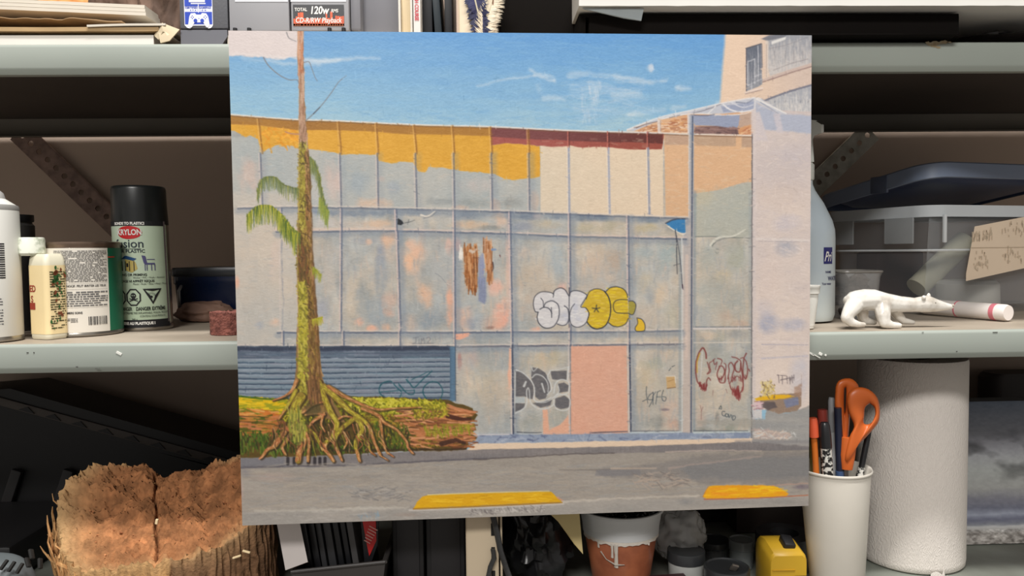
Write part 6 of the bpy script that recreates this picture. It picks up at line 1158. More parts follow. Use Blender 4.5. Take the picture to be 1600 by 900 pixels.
zlow_b = lambda u: ZU + max(uz_(26, .06) + .003 if u < .47 else (uz_(40, .06) + .004 if u < .60 else .0014), .0012)
barky(MB(), wx(132, .06), wx(281, .06), .045 + .015, zlow_b, ZU + .15, 3, .012).build('bark', m_bark, t, smooth=60)
barky(MB(), wx(22, .05), wx(190, .05), .066, lambda u: ZU + uz_(14 + 10 * u, .05) + .010, ZU + .15, 8, .006).build('cut_face', m_cut, t, smooth=60)
o = lump(wx(4, .05), .07, ZU + .075, .03, .02, .018, 6, .1).build('tan_pouch', mat('tan_leather', (170, 140, 100), .6, var=.2), None, (wx(4, .05), .07, ZU + .06)); tag(o, 'tan rounded pouch on top of the boards at the top-left corner', 'pouch')
# grey console case with blue sticker
Yg = .012; xa, xb = wx(281, Yg), wx(357, Yg); xm = (xa + xb) / 2; zb = uz_(47, Yg, 320)
t = thing('grey_case', 'dark grey plastic case with blue gamepad sticker standing on the top shelf', 'case', (xm, .1, ZU))
m_gp = mat('slate_grey_plastic', (94, 95, 100), .5, var=.05, scale=6, bump=.08, bscale=400); m_gp2 = mat('slate_grey_base', (98, 99, 106), .5, var=.05)
MB().box((xm, .09, ZU + zb + .0015 + .06), (xb - xa, .155, .12), bev=.002).build('case_body', m_gp, t)
mb = MB(); mb.prism([(xa + .0006, ZU + .0006), (xb - .008, ZU + .0006), (xb - .0015, ZU + .010), (xb - .0015, ZU + zb + .0005), (xa + .0006, ZU + zb + .0005)], .013, .16); mb.build('case_base', m_gp2, t, smooth=30)
Ys = .0119; fs_ = on_plane((0, Ys, 0), (1, 0, 0), (0, 0, 1)); blue = mat('royal_blue_sticker', (20, 62, 176), .4, var=.04)
X_ = lambda px: wx(px, Ys); Z_ = lambda py: zat(310, py, Ys)
mb = MB(); wst = mat('white_sticker', (232, 232, 240), .4, var=.02)
shape_on(mb, fs_, [(X_(289), Z_(-14)), (X_(333.5), Z_(-14)), (X_(333.5), Z_(39)), (X_(331), Z_(43.5)), (X_(326), Z_(44.5)), (X_(321), Z_(40)), (X_(303), Z_(40)), (X_(298), Z_(44.5)), (X_(293), Z_(43.5)), (X_(289), Z_(39))], 24).build('sticker_border', wst, t, smooth=0)
fs2 = on_plane((0, Ys - .0002, 0), (1, 0, 0), (0, 0, 1)); fs3 = on_plane((0, Ys - .0004, 0), (1, 0, 0), (0, 0, 1)); fs4 = on_plane((0, Ys - .0006, 0), (1, 0, 0), (0, 0, 1))
mb = MB(); patch(mb, fs2, X_(290), X_(332.5), Z_(10), Z_(-13), 1); patch(mb, fs2, X_(290), X_(332.5), Z_(38), Z_(18.5), 1); mb.build('sticker_field', blue, t, smooth=0, kind='stuff')
mb = MB(); shape_on(mb, fs3, [(X_(295), Z_(39)), (X_(297), Z_(26)), (X_(299.5), Z_(21)), (X_(306), Z_(20.5)), (X_(308), Z_(23)), (X_(315), Z_(23)), (X_(317), Z_(20.5)), (X_(323.5), Z_(21)), (X_(326.5), Z_(26)), (X_(328.5), Z_(39)), (X_(326), Z_(43)), (X_(323), Z_(42.5)), (X_(318.5), Z_(35)), (X_(305), Z_(35)), (X_(300.5), Z_(42.5)), (X_(297.5), Z_(43))], 60)
patch(mb, fs3, X_(300), X_(323), Z_(6.5), Z_(4.8), 1); patch(mb, fs3, X_(297), X_(322), Z_(3.5), Z_(0), 1); patch(mb, fs3, X_(311), X_(312), Z_(20), Z_(6), 1); mb.build('gamepad_print', wst, t, smooth=0, kind='stuff')
mb = MB(); rnd = lambda cx_, cy_, r_: [(cx_ + r_ * math.cos(a), cy_ + r_ * math.sin(a)) for a in np.linspace(0, 2 * math.pi, 14, endpoint=False)]
for px, py, r_ in ((306.5, 32.5, .0022), (317, 32.5, .0022), (300, 27, .0006), (303.5, 27, .0006), (301.7, 24.9, .0006), (301.7, 29, .0006), (322, 24.8, .0006), (322, 29.2, .0006), (320, 27, .0006), (324, 27, .0006), (312, 29, .0005)): shape_on(mb, fs4, rnd(X_(px), Z_(py), r_), 8)
mb.build('gamepad_buttons', blue, t, smooth=0, kind='stuff')
mb = MB(); text_on(mb, 'CERTIFIED GAMEPAD', .0026, fs2, .0001, 1.15, ox=X_(311), oy=Z_(12.3)); text_on(mb, 'S  T  A  T  I  O  N', .0019, fs2, .0001, 1.2, ox=X_(311), oy=Z_(16.2)); mb.build('lettering', blue, t, smooth=0, kind='stuff')
# boards under the stereo
o = MB().box(((wx(352, .02) + wx(668, .02)) / 2, .15, ZU + .0062), (wx(668, .02) - wx(362, .02), .27, .0118), bev=.001).build('white_plank', m_paper, None, (0, .15, ZU)); tag(o, 'white plank under the silver stereo, mostly hidden by the painting', 'board')
# silver stereo
Yt = .006; xa, xb = wx(357, Yt), wx(563, Yt); zf = zat(450, 47, Yt); zt0 = ZU + .0122
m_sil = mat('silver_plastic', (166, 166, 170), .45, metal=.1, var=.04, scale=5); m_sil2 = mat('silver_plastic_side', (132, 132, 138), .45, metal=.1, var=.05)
t = thing('stereo', 'silver stereo cabinet with orange and black playback badge above the painting', 'stereo', ((xa + xb) / 2, .12, zt0))
z0 = max(zf, zt0 + .0025)
MB().box(((xa + wx(451.3, Yt)) / 2, .11, z0 + .07), (wx(451.3, Yt) - xa, .2, .14), bev=.0015).build('left_panel', m_sil, t)
MB().box(((wx(454, Yt) + wx(545, Yt)) / 2, .11, z0 + .07), (wx(545, Yt) - wx(454, Yt), .2, .14), bev=.0015).build('right_panel', m_sil, t)
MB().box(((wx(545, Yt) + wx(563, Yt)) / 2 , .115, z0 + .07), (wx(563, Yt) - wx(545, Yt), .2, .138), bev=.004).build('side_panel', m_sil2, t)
MB().box(((xa + xb) / 2, .12, z0 + .07), (xb - xa - .004, .17, .134)).build('dark_core', mat('black_core', (20, 20, 22), .6), t)
for px in (369, 391, 516, 538): MB().lathe([(0, 0), (.0022, 0), (.0022, z0 - zt0 + .003), (0, z0 - zt0 + .003)], (wx(px, Yt + .006), .009, zt0), 14).build('foot', mat('rubber_foot', (24, 24, 26), .7), t)
fq_ = on_plane((0, .0098 + .0002 - .004, 0), (1, 0, 0), (0, 0, 1)); Yf_ = .0058; Xf = lambda px: wx(px, Yf_); Zf = lambda py: zat(500, py, Yf_)
f1 = on_plane((0, .0096, 0), (1, 0, 0), (0, 0, 1)); f1 = on_plane((0, Yf_ + .004, 0), (1, 0, 0), (0, 0, 1)); f1, f2_, f3_ = [on_plane((0, .0098 - .0002 * k, 0), (1, 0, 0), (0, 0, 1)) for k in (1, 2, 3)]
mb = MB(); patch(mb, f1, Xf(367), Xf(450), Zf(1), Zf(-20), 1); patch(mb, f1, Xf(454), Xf(541), Zf(1), Zf(-20), 1); mb.build('display_strips', mat('white_strip', (214, 216, 222), .3), t, smooth=0, kind='stuff')
patch(MB(), f1, Xf(457.5), Xf(537.5), Zf(39), Zf(5.5), 1).build('badge', mat('badge_black', (44, 44, 48), .4), t, smooth=0)
mb = MB(); rng2 = random.Random(8); px = 458.
while px < 537: w_ = rng2.uniform(3, 6); top = rng2.uniform(15, 28) if (px < 470 or px > 505) else 27; patch(mb, f2_, Xf(px), Xf(min(537, px + w_ - .6)), Zf(38.5), Zf(top), 1); px += w_
mb.build('badge_orange', mat('badge_orange', (222, 90, 44), .4), t, smooth=0, kind='stuff')
patch(MB(), f2_, Xf(458), Xf(537), Zf(38.8), Zf(35.5), 1).build('badge_orange_foot', mat('badge_orange_light', (226, 120, 70), .4), t, smooth=0)
mb = MB(); wl_ = _M['white_print']; text_on(mb, 'TOTAL', .0050, f3_, .0001, .85, ox=Xf(470), oy=Zf(13.5)); text_on(mb, '120w', .0115, f3_, .0003, .8, ox=Xf(499), oy=Zf(15), slant=.12); text_on(mb, 'RMS', .0052, f3_, .0001, .8, ox=Xf(523), oy=Zf(15.5), slant=.1); text_on(mb, 'CD-R/RW Playback', .0078, f3_, .0001, .8, ox=Xf(497.5), oy=Zf(30.5), slant=.15); mb.build('lettering', wl_, t, smooth=0, kind='stuff')
# grey box beside the stereo
xa, xb = wx(565, .03), wx(626, .03); o = MB().box(((xa + xb) / 2, .12, ZU + .0125 + .07), (xb - xa, .18, .138), bev=.003).build('grey_box', mat('mid_grey_plastic', (120, 120, 126), .5, var=.06), None, ((xa + xb) / 2, .12, ZU + .0125)); tag(o, 'plain mid-grey box between silver stereo and white binder', 'box')
# binder / books
def upright(name, px0, px1, Y, d, h, m_, label, cat, tilt=0., z0=.0125, th=None, pages=None, group=None):
    xa, xb = wx(px0, Y), wx(px1, Y); xm = (xa + xb) / 2; t = thing(name, label, cat, (xm, Y + d / 2, ZU + z0 + .0004), group)
    M_ = Matrix.Translation((xm, 0, ZU + z0 + .0004)) @ Matrix.Rotation(tilt, 4, 'Y') @ Matrix.Translation((-xm, 0, -(ZU + z0 + .0004)))
    def b(c, s_, nm, mt, bev=.0006): q_ = MB().box(c, s_, bev=bev); q_.v = [tuple(M_ @ Vector(p)) for p in q_.v]; return q_.build(nm, mt, t)
    W_ = xb - xa
    if pages is None: b((xm, Y + d / 2, ZU + z0 + h / 2 + .0004), (W_, d, h), 'cover', m_)
    else:
        b((xa + .0012, Y + d / 2, ZU + z0 + h / 2 + .0004), (.0024, d, h), 'front_cover', m_); b((xb - .0012, Y + d / 2, ZU + z0 + h / 2 + .0004), (.0024, d, h), 'back_cover', m_)
        b((xm, Y + d / 2 + .004, ZU + z0 + h / 2 + .0004), (W_ - .0054, d - .006, h - .004), 'pages', pages)
    return t
m_bind = mat('white_binder', (232, 228, 218), .5, var=.05); m_pg = mat('cream_pages', (226, 206, 170), .8, var=.12, scale=200, stretch=(6, .2, .2))
upright('binder', 623, 645, .015, .16, .15, m_bind, 'white binder with cream pages beside the grey box', 'binder', pages=m_pg)
t = upright('thin_book', 646.5, 657.5, .012, .16, .15, mat('white_gloss_cover', (240, 238, 234), .4, var=.02), 'thin white book with small red spine lettering', 'book')
fb = on_plane((wx(651.5, .0115), .0114, zat(651, 8, .0115)), (0, 0, -1), (1, 0, 0)); text_on(MB(), 'CRASH COURSE', .0058, fb, .0002, .8).build('spine_lettering', mat('spine_red', (196, 60, 74), .5), t, smooth=0, kind='stuff')
m_blk = mat('black_folder', (26, 28, 34), .5, var=.2, scale=5); m_nvy = mat('dark_teal_folder', (30, 42, 50), .45, var=.2)
upright('black_folder', 661, 676, .04, .16, .14, m_blk, 'black folder directly right of the thin white book', 'folder', z0=.0006)
upright('teal_folder', 681, 692, .035, .16, .14, m_nvy, 'dark teal folder leaning between two black folders', 'folder', tilt=-.06, z0=.0016)
upright('black_folder', 695, 707, .05, .15, .14, m_blk, 'black folder just left of the cream upright post', 'folder', z0=.0006)
# feathers fixed to the post
m_fq = mat('quill', (206, 196, 170), .5); m_fb = mat('blue_black_feather', (26, 26, 40), .45, c2=(38, 40, 84), scale=30); m_fw = mat('cream_feather', (224, 210, 186), .7)
def feather(name, label, pts, L_, mt, seed, n=60, wd=.0009, droop=.7, side=(1, -1)):
    rng2 = random.Random(seed); q_ = [Vector(p) for p in pts]; t = thing(name, label, 'feather', tuple(q_[-1]))
    MB().tube([tuple(p) for p in q_], .0011, 8, .0005).build('quill', m_fq, t)
    mb = MB()
    for k in range(n):
        f = k / n * (len(q_) - 1); i = min(int(f), len(q_) - 2); p = q_[i].lerp(q_[i + 1], f - i); ax = (q_[i + 1] - q_[i]).normalized(); sd = Vector((0, 1, 0)).cross(ax).normalized()
        for s_ in side:
            l = L_ * (1 - .4 * abs(k / n - .4)) * rng2.uniform(.7, 1.15); d = (sd * s_ - ax * droop * rng2.uniform(.6, 1.3)).normalized(); e = p + d * l + Vector((0, -rng2.uniform(0, .003), 0)); mdl = p + d * l * .5 + Vector((0, -.001, 0)) + ax * .001
            w_ = ax * wd * rng2.uniform(.7, 1.6); mb.add([tuple(p - w_), tuple(mdl - w_ * 1.2), tuple(e), tuple(mdl + w_ * 1.2), tuple(p + w_)], [(0, 1, 2, 3, 4)])
    mb.build('vane', mt, t, smooth=0, kind='stuff'); return t
Yq = -.0105
F = lambda px, py, y=Yq: tuple(at(px, py, y))
feather('dark_feather', 'blue-black feather hanging on the cream post above the painting', [F(736, -30), F(741, -5), F(747, 20), F(752, 52), F(753, 70)], .014, m_fb, 3, 60, .0023, -.7)
feather('pale_feather', 'fluffy cream feather at the right edge of the cream post', [F(757, 75), F(757, 52), F(760, 30), F(768, 5), F(774, -20)], .016, m_fw, 5, 120, .0005, -.4, (1, 1, -.35))
MB().tube([F(770, -20, -.010), F(771, 30, -.009), F(772, 58, -.009)], .0016, 8).build('hanging_string', mat('hanging_string', (120, 84, 60), .8), None, F(770, 0)); o = bpy.data.objects['hanging_string']; tag(o, 'thin brown cord hanging on the right side of the cream post', 'cord')
# low black crate with seam, and the white board lying on it
Yk_ = .006; zt_ = zat(1200, 9, -.034) - ZU; YF = -.016; m_cr = mat('black_crate', (20, 17, 15), .9, spec=.1, var=.25, scale=4, bump=.08)
xa, xb = wx(782, .02), wx(902, .02); o = MB().box(((xa + xb) / 2, .17, ZU + .0602), (xb - xa, .28, .119), bev=.002).build('tall_black_box', m_cr, None, ((xa + xb) / 2, .17, ZU)); tag(o, 'tall black box between cream post and the white board', 'box')
xa, xs, xb = wx(905, YF), wx(918, YF), wx(1500, YF)
t = thing('black_crate', 'low black crate under the white board on the top shelf', 'crate', ((xa + xb) / 2, .2, ZU))
MB().box(((xa + xs) / 2 - .0008, .18, ZU + zt_ / 2 - .0005), (xs - xa - .0016, .39, zt_ - .0055), bev=.001).build('end_panel', m_cr, t); MB().box(((xb + xs) / 2 + .0008, .18, ZU + zt_ / 2 - .0005), (xb - xs - .0016, .39, zt_ - .0055), bev=.002).build('front_panel', m_cr, t)
MB().box(((xa + xb) / 2, .18, ZU + zt_ - .0040), (xb - xa, .388, .004), bev=.001).build('crate_lid', m_cr, t)
o = sheet(MB(), wx(905, -.034), 1.15, -.034, .42, ZU + zt_, ZU + zt_ + .028, n=80, wav=.0, edge=.0012, seed=3).build('white_board', mat('bright_white_board', (214, 212, 206), .6, var=.03), None, (.6, .2, ZU + zt_)); tag(o, 'thick bright white board lying across the black crate, top right', 'board')
mb = MB(); P_ = [at(910, 11, -.03), at(1006, 12, -.03), at(1002, 31, -.028), at(975, 27, -.028), at(914, 13, -.03)]
mb.add([tuple(p - np.array([0, 0, .0008])) for p in P_] + [tuple(p + np.array([0, .002, -.0008])) for p in P_], [(0, 1, 2, 3, 4), (9, 8, 7, 6, 5)] + [(i, i + 5, (i + 1) % 5 + 5, (i + 1) % 5) for i in range(5)])
o = mb.build('plastic_wrap', mat('grey_film', (176, 184, 186), .25, alpha=.75), None, tuple(P_[0]), smooth=0); tag(o, 'grey translucent wrap hanging under the white board left end', 'plastic film')
xg_ = wx(1505, .0) + .072; zh_ = zt_ - .004
o = lump(xg_, .09, ZU + zh_ * .5, .064, .075, zh_ * .42, 12, .15).build('plastic_bag', mat('black_bag_film', (36, 34, 36), .3, var=.2), None, (xg_, .09, ZU)); tag(o, 'crumpled black plastic bag at the right end of the top shelf', 'bag')
# ================================================================ bottom shelf, left
def zb(px, py, Y): return zat(px, py, Y) - ZB
# --- decayed stump
m_rot = mat('rotten_orange_wood', (196, 132, 88), .85, c2=(140, 84, 50), scale=26, stretch=(1, 1, .6), bump=.9, bscale=70, lo=.3, hi=.65)
m_fib = mat('pale_wood_fibre', (216, 172, 116), .8, c2=(170, 118, 70), scale=40, stretch=(3, 3, .3), bump=.6, bscale=90)
cy = .098; cx, R0, SY = float(at(262, 850, cy)[0]), .128, .60
t = thing('wood_stump', 'broken rotten orange wood stump with hollow splintered top', 'stump', (cx, cy, ZB))
def rim_h(a):     # height of the broken rim against direction (0 = right, -90 deg = viewer)
    d = math.degrees(a) % 360
    return 1.12 * float(np.interp(d, [0, 40, 75, 100, 125, 150, 172, 190, 210, 232, 250, 270, 295, 320, 345, 360], [.142, .150, .120, .098, .128, .134, .124, .102, .070, .048, .052, .060, .062, .072, .096, .142]))
bowl_ = lambda y: .046 + .098 * (min(1., max(0., (y / R0 + 1) / 2)) ** .62)
vs = []; vc = []; NA, NR = 300, 84; NB = 24
HD = np.array([cx, cy + .85]); HD /= np.linalg.norm(HD); N3 = lambda x, y, z: noise.noise(Vector((x, y, z)))
for i in range(NA):
    a = 2 * math.pi * i / NA; ca_, sa_ = math.cos(a), math.sin(a); dg_ = math.degrees(a) % 360
    rr = R0 * (1 + .05 * N3(ca_ * 2, sa_ * 2, 3) + .012 * N3(a * 12, 0, 0)); lf = max(0, 1 - abs(dg_ - 195) / 60)   # left, fibrous side
    hr = rim_h(a) + .007 * N3(a * 10, 2, 0) + .005 * N3(a * 34, 7, 0) + (.010 * lf + .002) * abs(N3(a * 60, 3, 1))
    for j in range(NR + 1):
        if j <= NB: f = j / NB; r_ = rr * (1.03 - .03 * f); z = hr * f; k = .010 * abs(N3(a * 18, z * 10, 1)) + .006 * abs(N3(a * 55, z * 16, 1)) + .003 * N3(a * 140, z * 50, 1); x, y = (r_ - k) * ca_, (r_ - k) * sa_; inn = 0.
        else:
            f = 1 - (j - NB) / (NR - NB); x, y = rr * f * .965 * ca_, rr * f * .965 * sa_; inn = 1 - f
            bowl = bowl_(y); e = f ** 3.2; z = bowl * (1 - e) + (hr - .003) * e
            fr = noise.fractal(Vector((x * 30, y * 30, 1)), 1, 2, 6); z += .012 * fr * (1 - .3 * e)
            z += .0085 * abs(noise.fractal(Vector((x * 60, y * 190, 5)), 1, 2, 4)) + .0016 * N3(x * 420, y * 420, 2)
            pq_ = x * HD[1] - y * SY * HD[0]; w_ = math.exp(-((pq_ + .012 + .003 * N3(y * 30, 0, 0)) / .0013) ** 2) * (y < .085); z -= .014 * w_ * (f < .9)
            if lf > 0 and f > .55: z += .006 * lf * N3(a * 70, 0, 4) * (f - .55) * 2
        g = .5 + .5 * N3(x * 60, y * 60, z * 40); g2 = .5 + .5 * N3(x * 260, y * 260, z * 120)
        c = np.array((176, 120, 80.)) * (.66 + .5 * g) * (.78 + .36 * g2)
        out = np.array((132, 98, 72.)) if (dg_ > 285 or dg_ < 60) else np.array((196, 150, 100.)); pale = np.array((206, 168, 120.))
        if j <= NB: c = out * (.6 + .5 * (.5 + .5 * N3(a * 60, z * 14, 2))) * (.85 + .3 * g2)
        rimw = math.exp(-(inn / .10) ** 2) if j > NB else (z / max(hr, .01)) ** 4
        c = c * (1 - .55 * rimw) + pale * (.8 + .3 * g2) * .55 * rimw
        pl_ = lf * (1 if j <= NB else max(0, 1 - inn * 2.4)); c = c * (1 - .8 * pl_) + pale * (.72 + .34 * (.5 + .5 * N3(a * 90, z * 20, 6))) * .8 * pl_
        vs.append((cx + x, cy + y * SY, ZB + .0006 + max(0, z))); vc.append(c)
fs = []; K = NR + 1
for i in range(NA):
    i2 = (i + 1) % NA
    for j in range(NR): fs.append((i * K + j, i2 * K + j, i2 * K + j + 1, i * K + j + 1))
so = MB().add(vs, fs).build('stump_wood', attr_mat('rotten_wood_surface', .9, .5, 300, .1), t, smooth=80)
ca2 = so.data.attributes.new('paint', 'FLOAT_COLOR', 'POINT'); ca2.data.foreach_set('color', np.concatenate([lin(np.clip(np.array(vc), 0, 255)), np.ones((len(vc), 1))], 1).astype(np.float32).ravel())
rng2 = random.Random(21)
for k in range(46):   # ragged fibres standing off the left rim
    a = math.radians(rng2.gauss(196, 16) if k < 34 else rng2.uniform(60, 150)); l = rng2.uniform(.012, .038) * (1 if k < 34 else .4); r_ = R0 * rng2.uniform(.95, 1.02); h = rim_h(a)
    b = Vector((cx + r_ * math.cos(a), cy + r_ * SY * math.sin(a), ZB + h * rng2.uniform(.5, .95) - l * .6)); w_ = rng2.uniform(.0016, .0055)
    o1 = Vector((rng2.gauss(-.002, .002), rng2.gauss(0, .002), l * .6)); o2 = Vector((rng2.gauss(-.005, .004), rng2.gauss(-.001, .003), l))
    MB().tube([tuple(b), tuple(b + o1), tuple(b + o2), tuple(b + o2 * 1.25 + Vector((rng2.gauss(0, .002), 0, 0)))], [w_, w_ * .8, w_ * .5, w_ * .2], 5, flat=.45).build('splinter', m_fib, t, smooth=0)
for k in range(60):   # crumbs lying in the hollow
    a = rng2.uniform(0, 6.28); r_ = R0 * .8 * math.sqrt(rng2.random()); x, y = r_ * math.cos(a), r_ * math.sin(a)
    f = r_ / R0; e = f ** 3.2; h = bowl_(y) * (1 - e) + rim_h(a) * e; l = rng2.uniform(.0009, .0024)
    MB().box((cx + x, cy + y * SY, ZB + h + .003), (l * 1.6, l, l * .7), rot=(rng2.random(), rng2.random(), rng2.random() * 3)).build('wood_crumb', m_rot if k % 3 else m_fib, t, smooth=0)
m_chipw = mat('pale_chip', (238, 214, 170), .7)
for px, py, l, w_, an in ((245, 815, .006, .003, 1.4), (274, 877, .007, .0035, 1.3), (297, 876, .013, .004, .2), (370, 870, .010, .002, .3), (350, 842, .008, .002, .5), (385, 862, .009, .002, -.3)):
    p = at(px, py, .045 if py > 850 else .058); MB().box(tuple(p), (l, .003, w_), rot=(0, -an, 0), bev=.0004, seg=1).build('pale_wood_chip', m_chipw, t, smooth=0)
# --- big black tool case leaning behind
m_tc = mat('black_tool_case', (30, 29, 30), .55, var=.25, scale=6); m_tc2 = mat('dusty_black_case', (86, 78, 72), .6, var=.3, scale=10)
Ya = .33; a_, b_ = at(45, 614, Ya), at(420, 716, Ya); dx = Vector((b_ - a_)).normalized(); ang = math.atan2(dx.z, dx.x); Lc = .62
t = thing('tool_case', 'large black tool case sloping down to the right behind the stump', 'tool case', (float(a_[0]) + .2, Ya + .04, ZB))
Mt = Matrix.Translation(tuple(a_)) @ Matrix.Rotation(-ang, 4, 'Y')
def tc(c, s_, nm, mt, bev=.004, rot=None): q_ = MB().box(c, s_, bev=bev, rot=rot); q_.v = [tuple(Mt @ Vector(p)) for p in q_.v]; return q_.build(nm, mt, t)
prf = [(-.03, -.02), (-.02, 0), (.0, .0), (.34, .0), (.355, -.012), (.355, -.09), (.0, -.19), (-.02, -.10)]
mb = MB(); mb.prism([(-.12, -.034), (-.022, .003), (.34, .0), (.352, -.012), (.352, -.028), (-.12, -.040)], -.012, .09); mb.v = [tuple(Mt @ Vector(p)) for p in mb.v]; mb.build('lid', m_tc, t, smooth=30)
zlow = ZB + .0015
mb = MB(); top = [tuple((Mt @ Vector((x, 0, -.036)))) for x in (-.118, .35)]
mb.prism([(top[0][0], top[0][2]), (top[1][0], top[1][2]), (top[1][0] - .02, zlow), (top[0][0] + .02, zlow)], Ya, Ya + .085); mb.build('case_body', m_tc, t, smooth=30)
tc((.14, -.0135, -.019), (.40, .003, .012), 'trim_band', m_tc2, .001)
for k in range(9): q_ = MB(); q_.prism([(.0 + k * .04, -.023), (.012 + k * .04, -.0155), (.024 + k * .04, -.023)], -.0165, -.0148); q_.v = [tuple(Mt @ Vector(p)) for p in q_.v]; q_.build('triangle_mark', m_tc, t, smooth=0)
for k in range(2): p = at(22 + k * 80, 765, Ya); MB().box((p[0], Ya - .008, p[2]), (.016, .010, .07), rot=(0, .35, 0), bev=.003).build('latch', mat('dark_latch', (44, 42, 42), .5), t)
xs_ = float(at(78, 850, .2)[0]); MB().box((xs_ - .16, .225, ZB + .026), (.30, .19, .049), bev=.006).build('tray', m_tc, t)
# --- grey slotted plastic thing in the corner
p = at(20, 895, .03); t = thing('plastic_clog', 'grey slotted plastic clog at the bottom-left corner', 'clog', (float(p[0]), .06, ZB))
m_cl = mat('grey_clog_plastic', (98, 104, 106), .5, var=.1, bump=.1, bscale=200)
xr = float(at(66, 895, .06)[0]); ztp = zat(30, 862, .06) - ZB
vs = []; fs = []; nn, mm = 40, 12
for j in range(mm + 1):
    th = math.pi / 2 * j / mm
    for i in range(nn):
        a = 2 * math.pi * i / nn; sq = lambda v, e: math.copysign(abs(v) ** e, v)
        vs.append((xr - .062 + .060 * sq(math.cos(a), .7) * math.cos(th) ** .5, .045 + .034 * sq(math.sin(a), .7) * math.cos(th) ** .5, ZB + .0008 + ztp * math.sin(th) ** .7))
for j in range(mm):
    for i in range(nn): fs.append((j * nn + i, j * nn + (i + 1) % nn, (j + 1) * nn + (i + 1) % nn, (j + 1) * nn + i))
fs.append(tuple(range(nn - 1, -1, -1))); MB().add(vs, fs).build('upper', m_cl, t, smooth=60)
for k, (px, py, rt_) in enumerate(((4, 884, .5), (14, 888, .45), (25, 892, .4), (36, 884, -.6), (40, 872, -.5), (52, 888, -.3))):
    p = at(px, py, .020); MB().box((p[0], .0225 + .0022 * k, p[2]), (.0032, .006, .012), rot=(-.5, rt_, 0), bev=.001).build('vent_slot', m_slot, t)
# --- white card box
Yw = .004; xw = [float(at(px, 855, Yw)[0]) for px in (434, 470)]; t = thing('white_card_box', 'narrow white card box leaning just right of the stump', 'box', ((xw[0] + xw[1]) / 2, .03, ZB + .03))
mb = MB(); P0 = [at(432, 815, Yw), at(468, 815, Yw), at(481, 878, Yw), at(446, 891, Yw)]; back = np.array([-.010, .03, .004])
mb.add([tuple(p) for p in P0] + [tuple(p + back) for p in P0], [(0, 1, 2, 3), (7, 6, 5, 4), (0, 4, 5, 1), (1, 5, 6, 2), (2, 6, 7, 3), (3, 7, 4, 0)]); mb.build('box_body', mat('grey_white_card', (214, 206, 202), .6, var=.05), t, smooth=0)
mb = MB(); P1 = [P0[3], P0[2], P0[2] + back * .25 + np.array([.002, 0, -.004]), P0[3] + back * .25 + np.array([.002, 0, -.004])]; mb.add([tuple(p) for p in P1] + [tuple(p + np.array([0, .001, -.0004])) for p in P1], [(0, 1, 2, 3), (7, 6, 5, 4), (0, 4, 5, 1), (1, 5, 6, 2), (2, 6, 7, 3), (3, 7, 4, 0)]); mb.build('end_flap', mat('tan_card_edge', (150, 130, 110), .7), t, smooth=0)
# --- dark bin holding black sleeves
Yn_ = .012; L0, R0_ = at(455, 893, Yn_), at(604, 872, Yn_ + .01); m_bin = mat('dark_grey_bin', (66, 62, 60), .5, var=.15)
t = thing('file_bin', 'dark grey open bin holding upright black sleeves', 'bin', (float((L0[0] + R0_[0]) / 2), .1, ZB))
bx0, bx1 = float(L0[0]), float(R0_[0]); zt1, zt2 = float(L0[2]), float(R0_[2]); w_ = .004
def wall4(pts, nm): q_ = MB(); q_.add(pts, [(0, 1, 2, 3), (7, 6, 5, 4), (0, 4, 5, 1), (1, 5, 6, 2), (2, 6, 7, 3), (3, 7, 4, 0)]); return q_.build(nm, m_bin, t, smooth=0)
ins = .010; zf_ = ZB + .0008
wall4([(bx0, Yn_, zt1), (bx1, Yn_, zt2), (bx1 - ins, Yn_ + .004, zf_), (bx0 + ins, Yn_ + .004, zf_), (bx0, Yn_ + w_, zt1), (bx1, Yn_ + w_, zt2), (bx1 - ins, Yn_ + .004 + w_, zf_), (bx0 + ins, Yn_ + .004 + w_, zf_)], 'front_wall')
wall4([(bx1 - w_, Yn_ + w_, zt2), (bx1, Yn_ + w_, zt2), (bx1 - ins, Yn_ + w_, zf_), (bx1 - ins - w_, Yn_ + w_, zf_), (bx1 - w_, .22, zt2), (bx1, .22, zt2), (bx1 - ins, .22, zf_), (bx1 - ins - w_, .22, zf_)], 'side_wall')
wall4([(bx0, Yn_ + w_, zt1), (bx0 + w_, Yn_ + w_, zt1), (bx0 + ins + w_, Yn_ + w_, zf_), (bx0 + ins, Yn_ + w_, zf_), (bx0, .22, zt1), (bx0 + w_, .22, zt1), (bx0 + ins + w_, .22, zf_), (bx0 + ins, .22, zf_)], 'side_wall')
q_ = MB(); q_.tube([tuple(L0 + np.array([0, -.001, 0])), tuple(R0_ + np.array([0, -.011, 0]))], .0022, 8); q_.tube([tuple(R0_ + np.array([0, -.011, 0])), (bx1, .22, zt2)], .0022, 8); q_.build('rolled_rim', m_bin, t)
sl_m = [mat('black_sleeve', (30, 30, 33), .35, var=.15), mat('charcoal_sleeve', (58, 58, 60), .35, var=.15), mat('smoky_sleeve', (84, 82, 82), .3, var=.15)]
specs = [(475, 488, 0, 'leftmost black sleeve in the dark bin, beside the white card box'), (490, 501, 0, 'second sleeve from the left in the bin, black with worn edge'), (501.5, 511, 1, 'charcoal sleeve third from the left in the dark bin'), (513, 526, 1, 'wider charcoal sleeve fourth from the left in the dark bin'), (528, 538, 0, 'thin black sleeve in the middle of the dark bin'), (540, 549, 0, 'black sleeve just left of the smoky grey sleeve'), (550, 561, 2, 'smoky grey sleeve just left of the red-labelled one')]
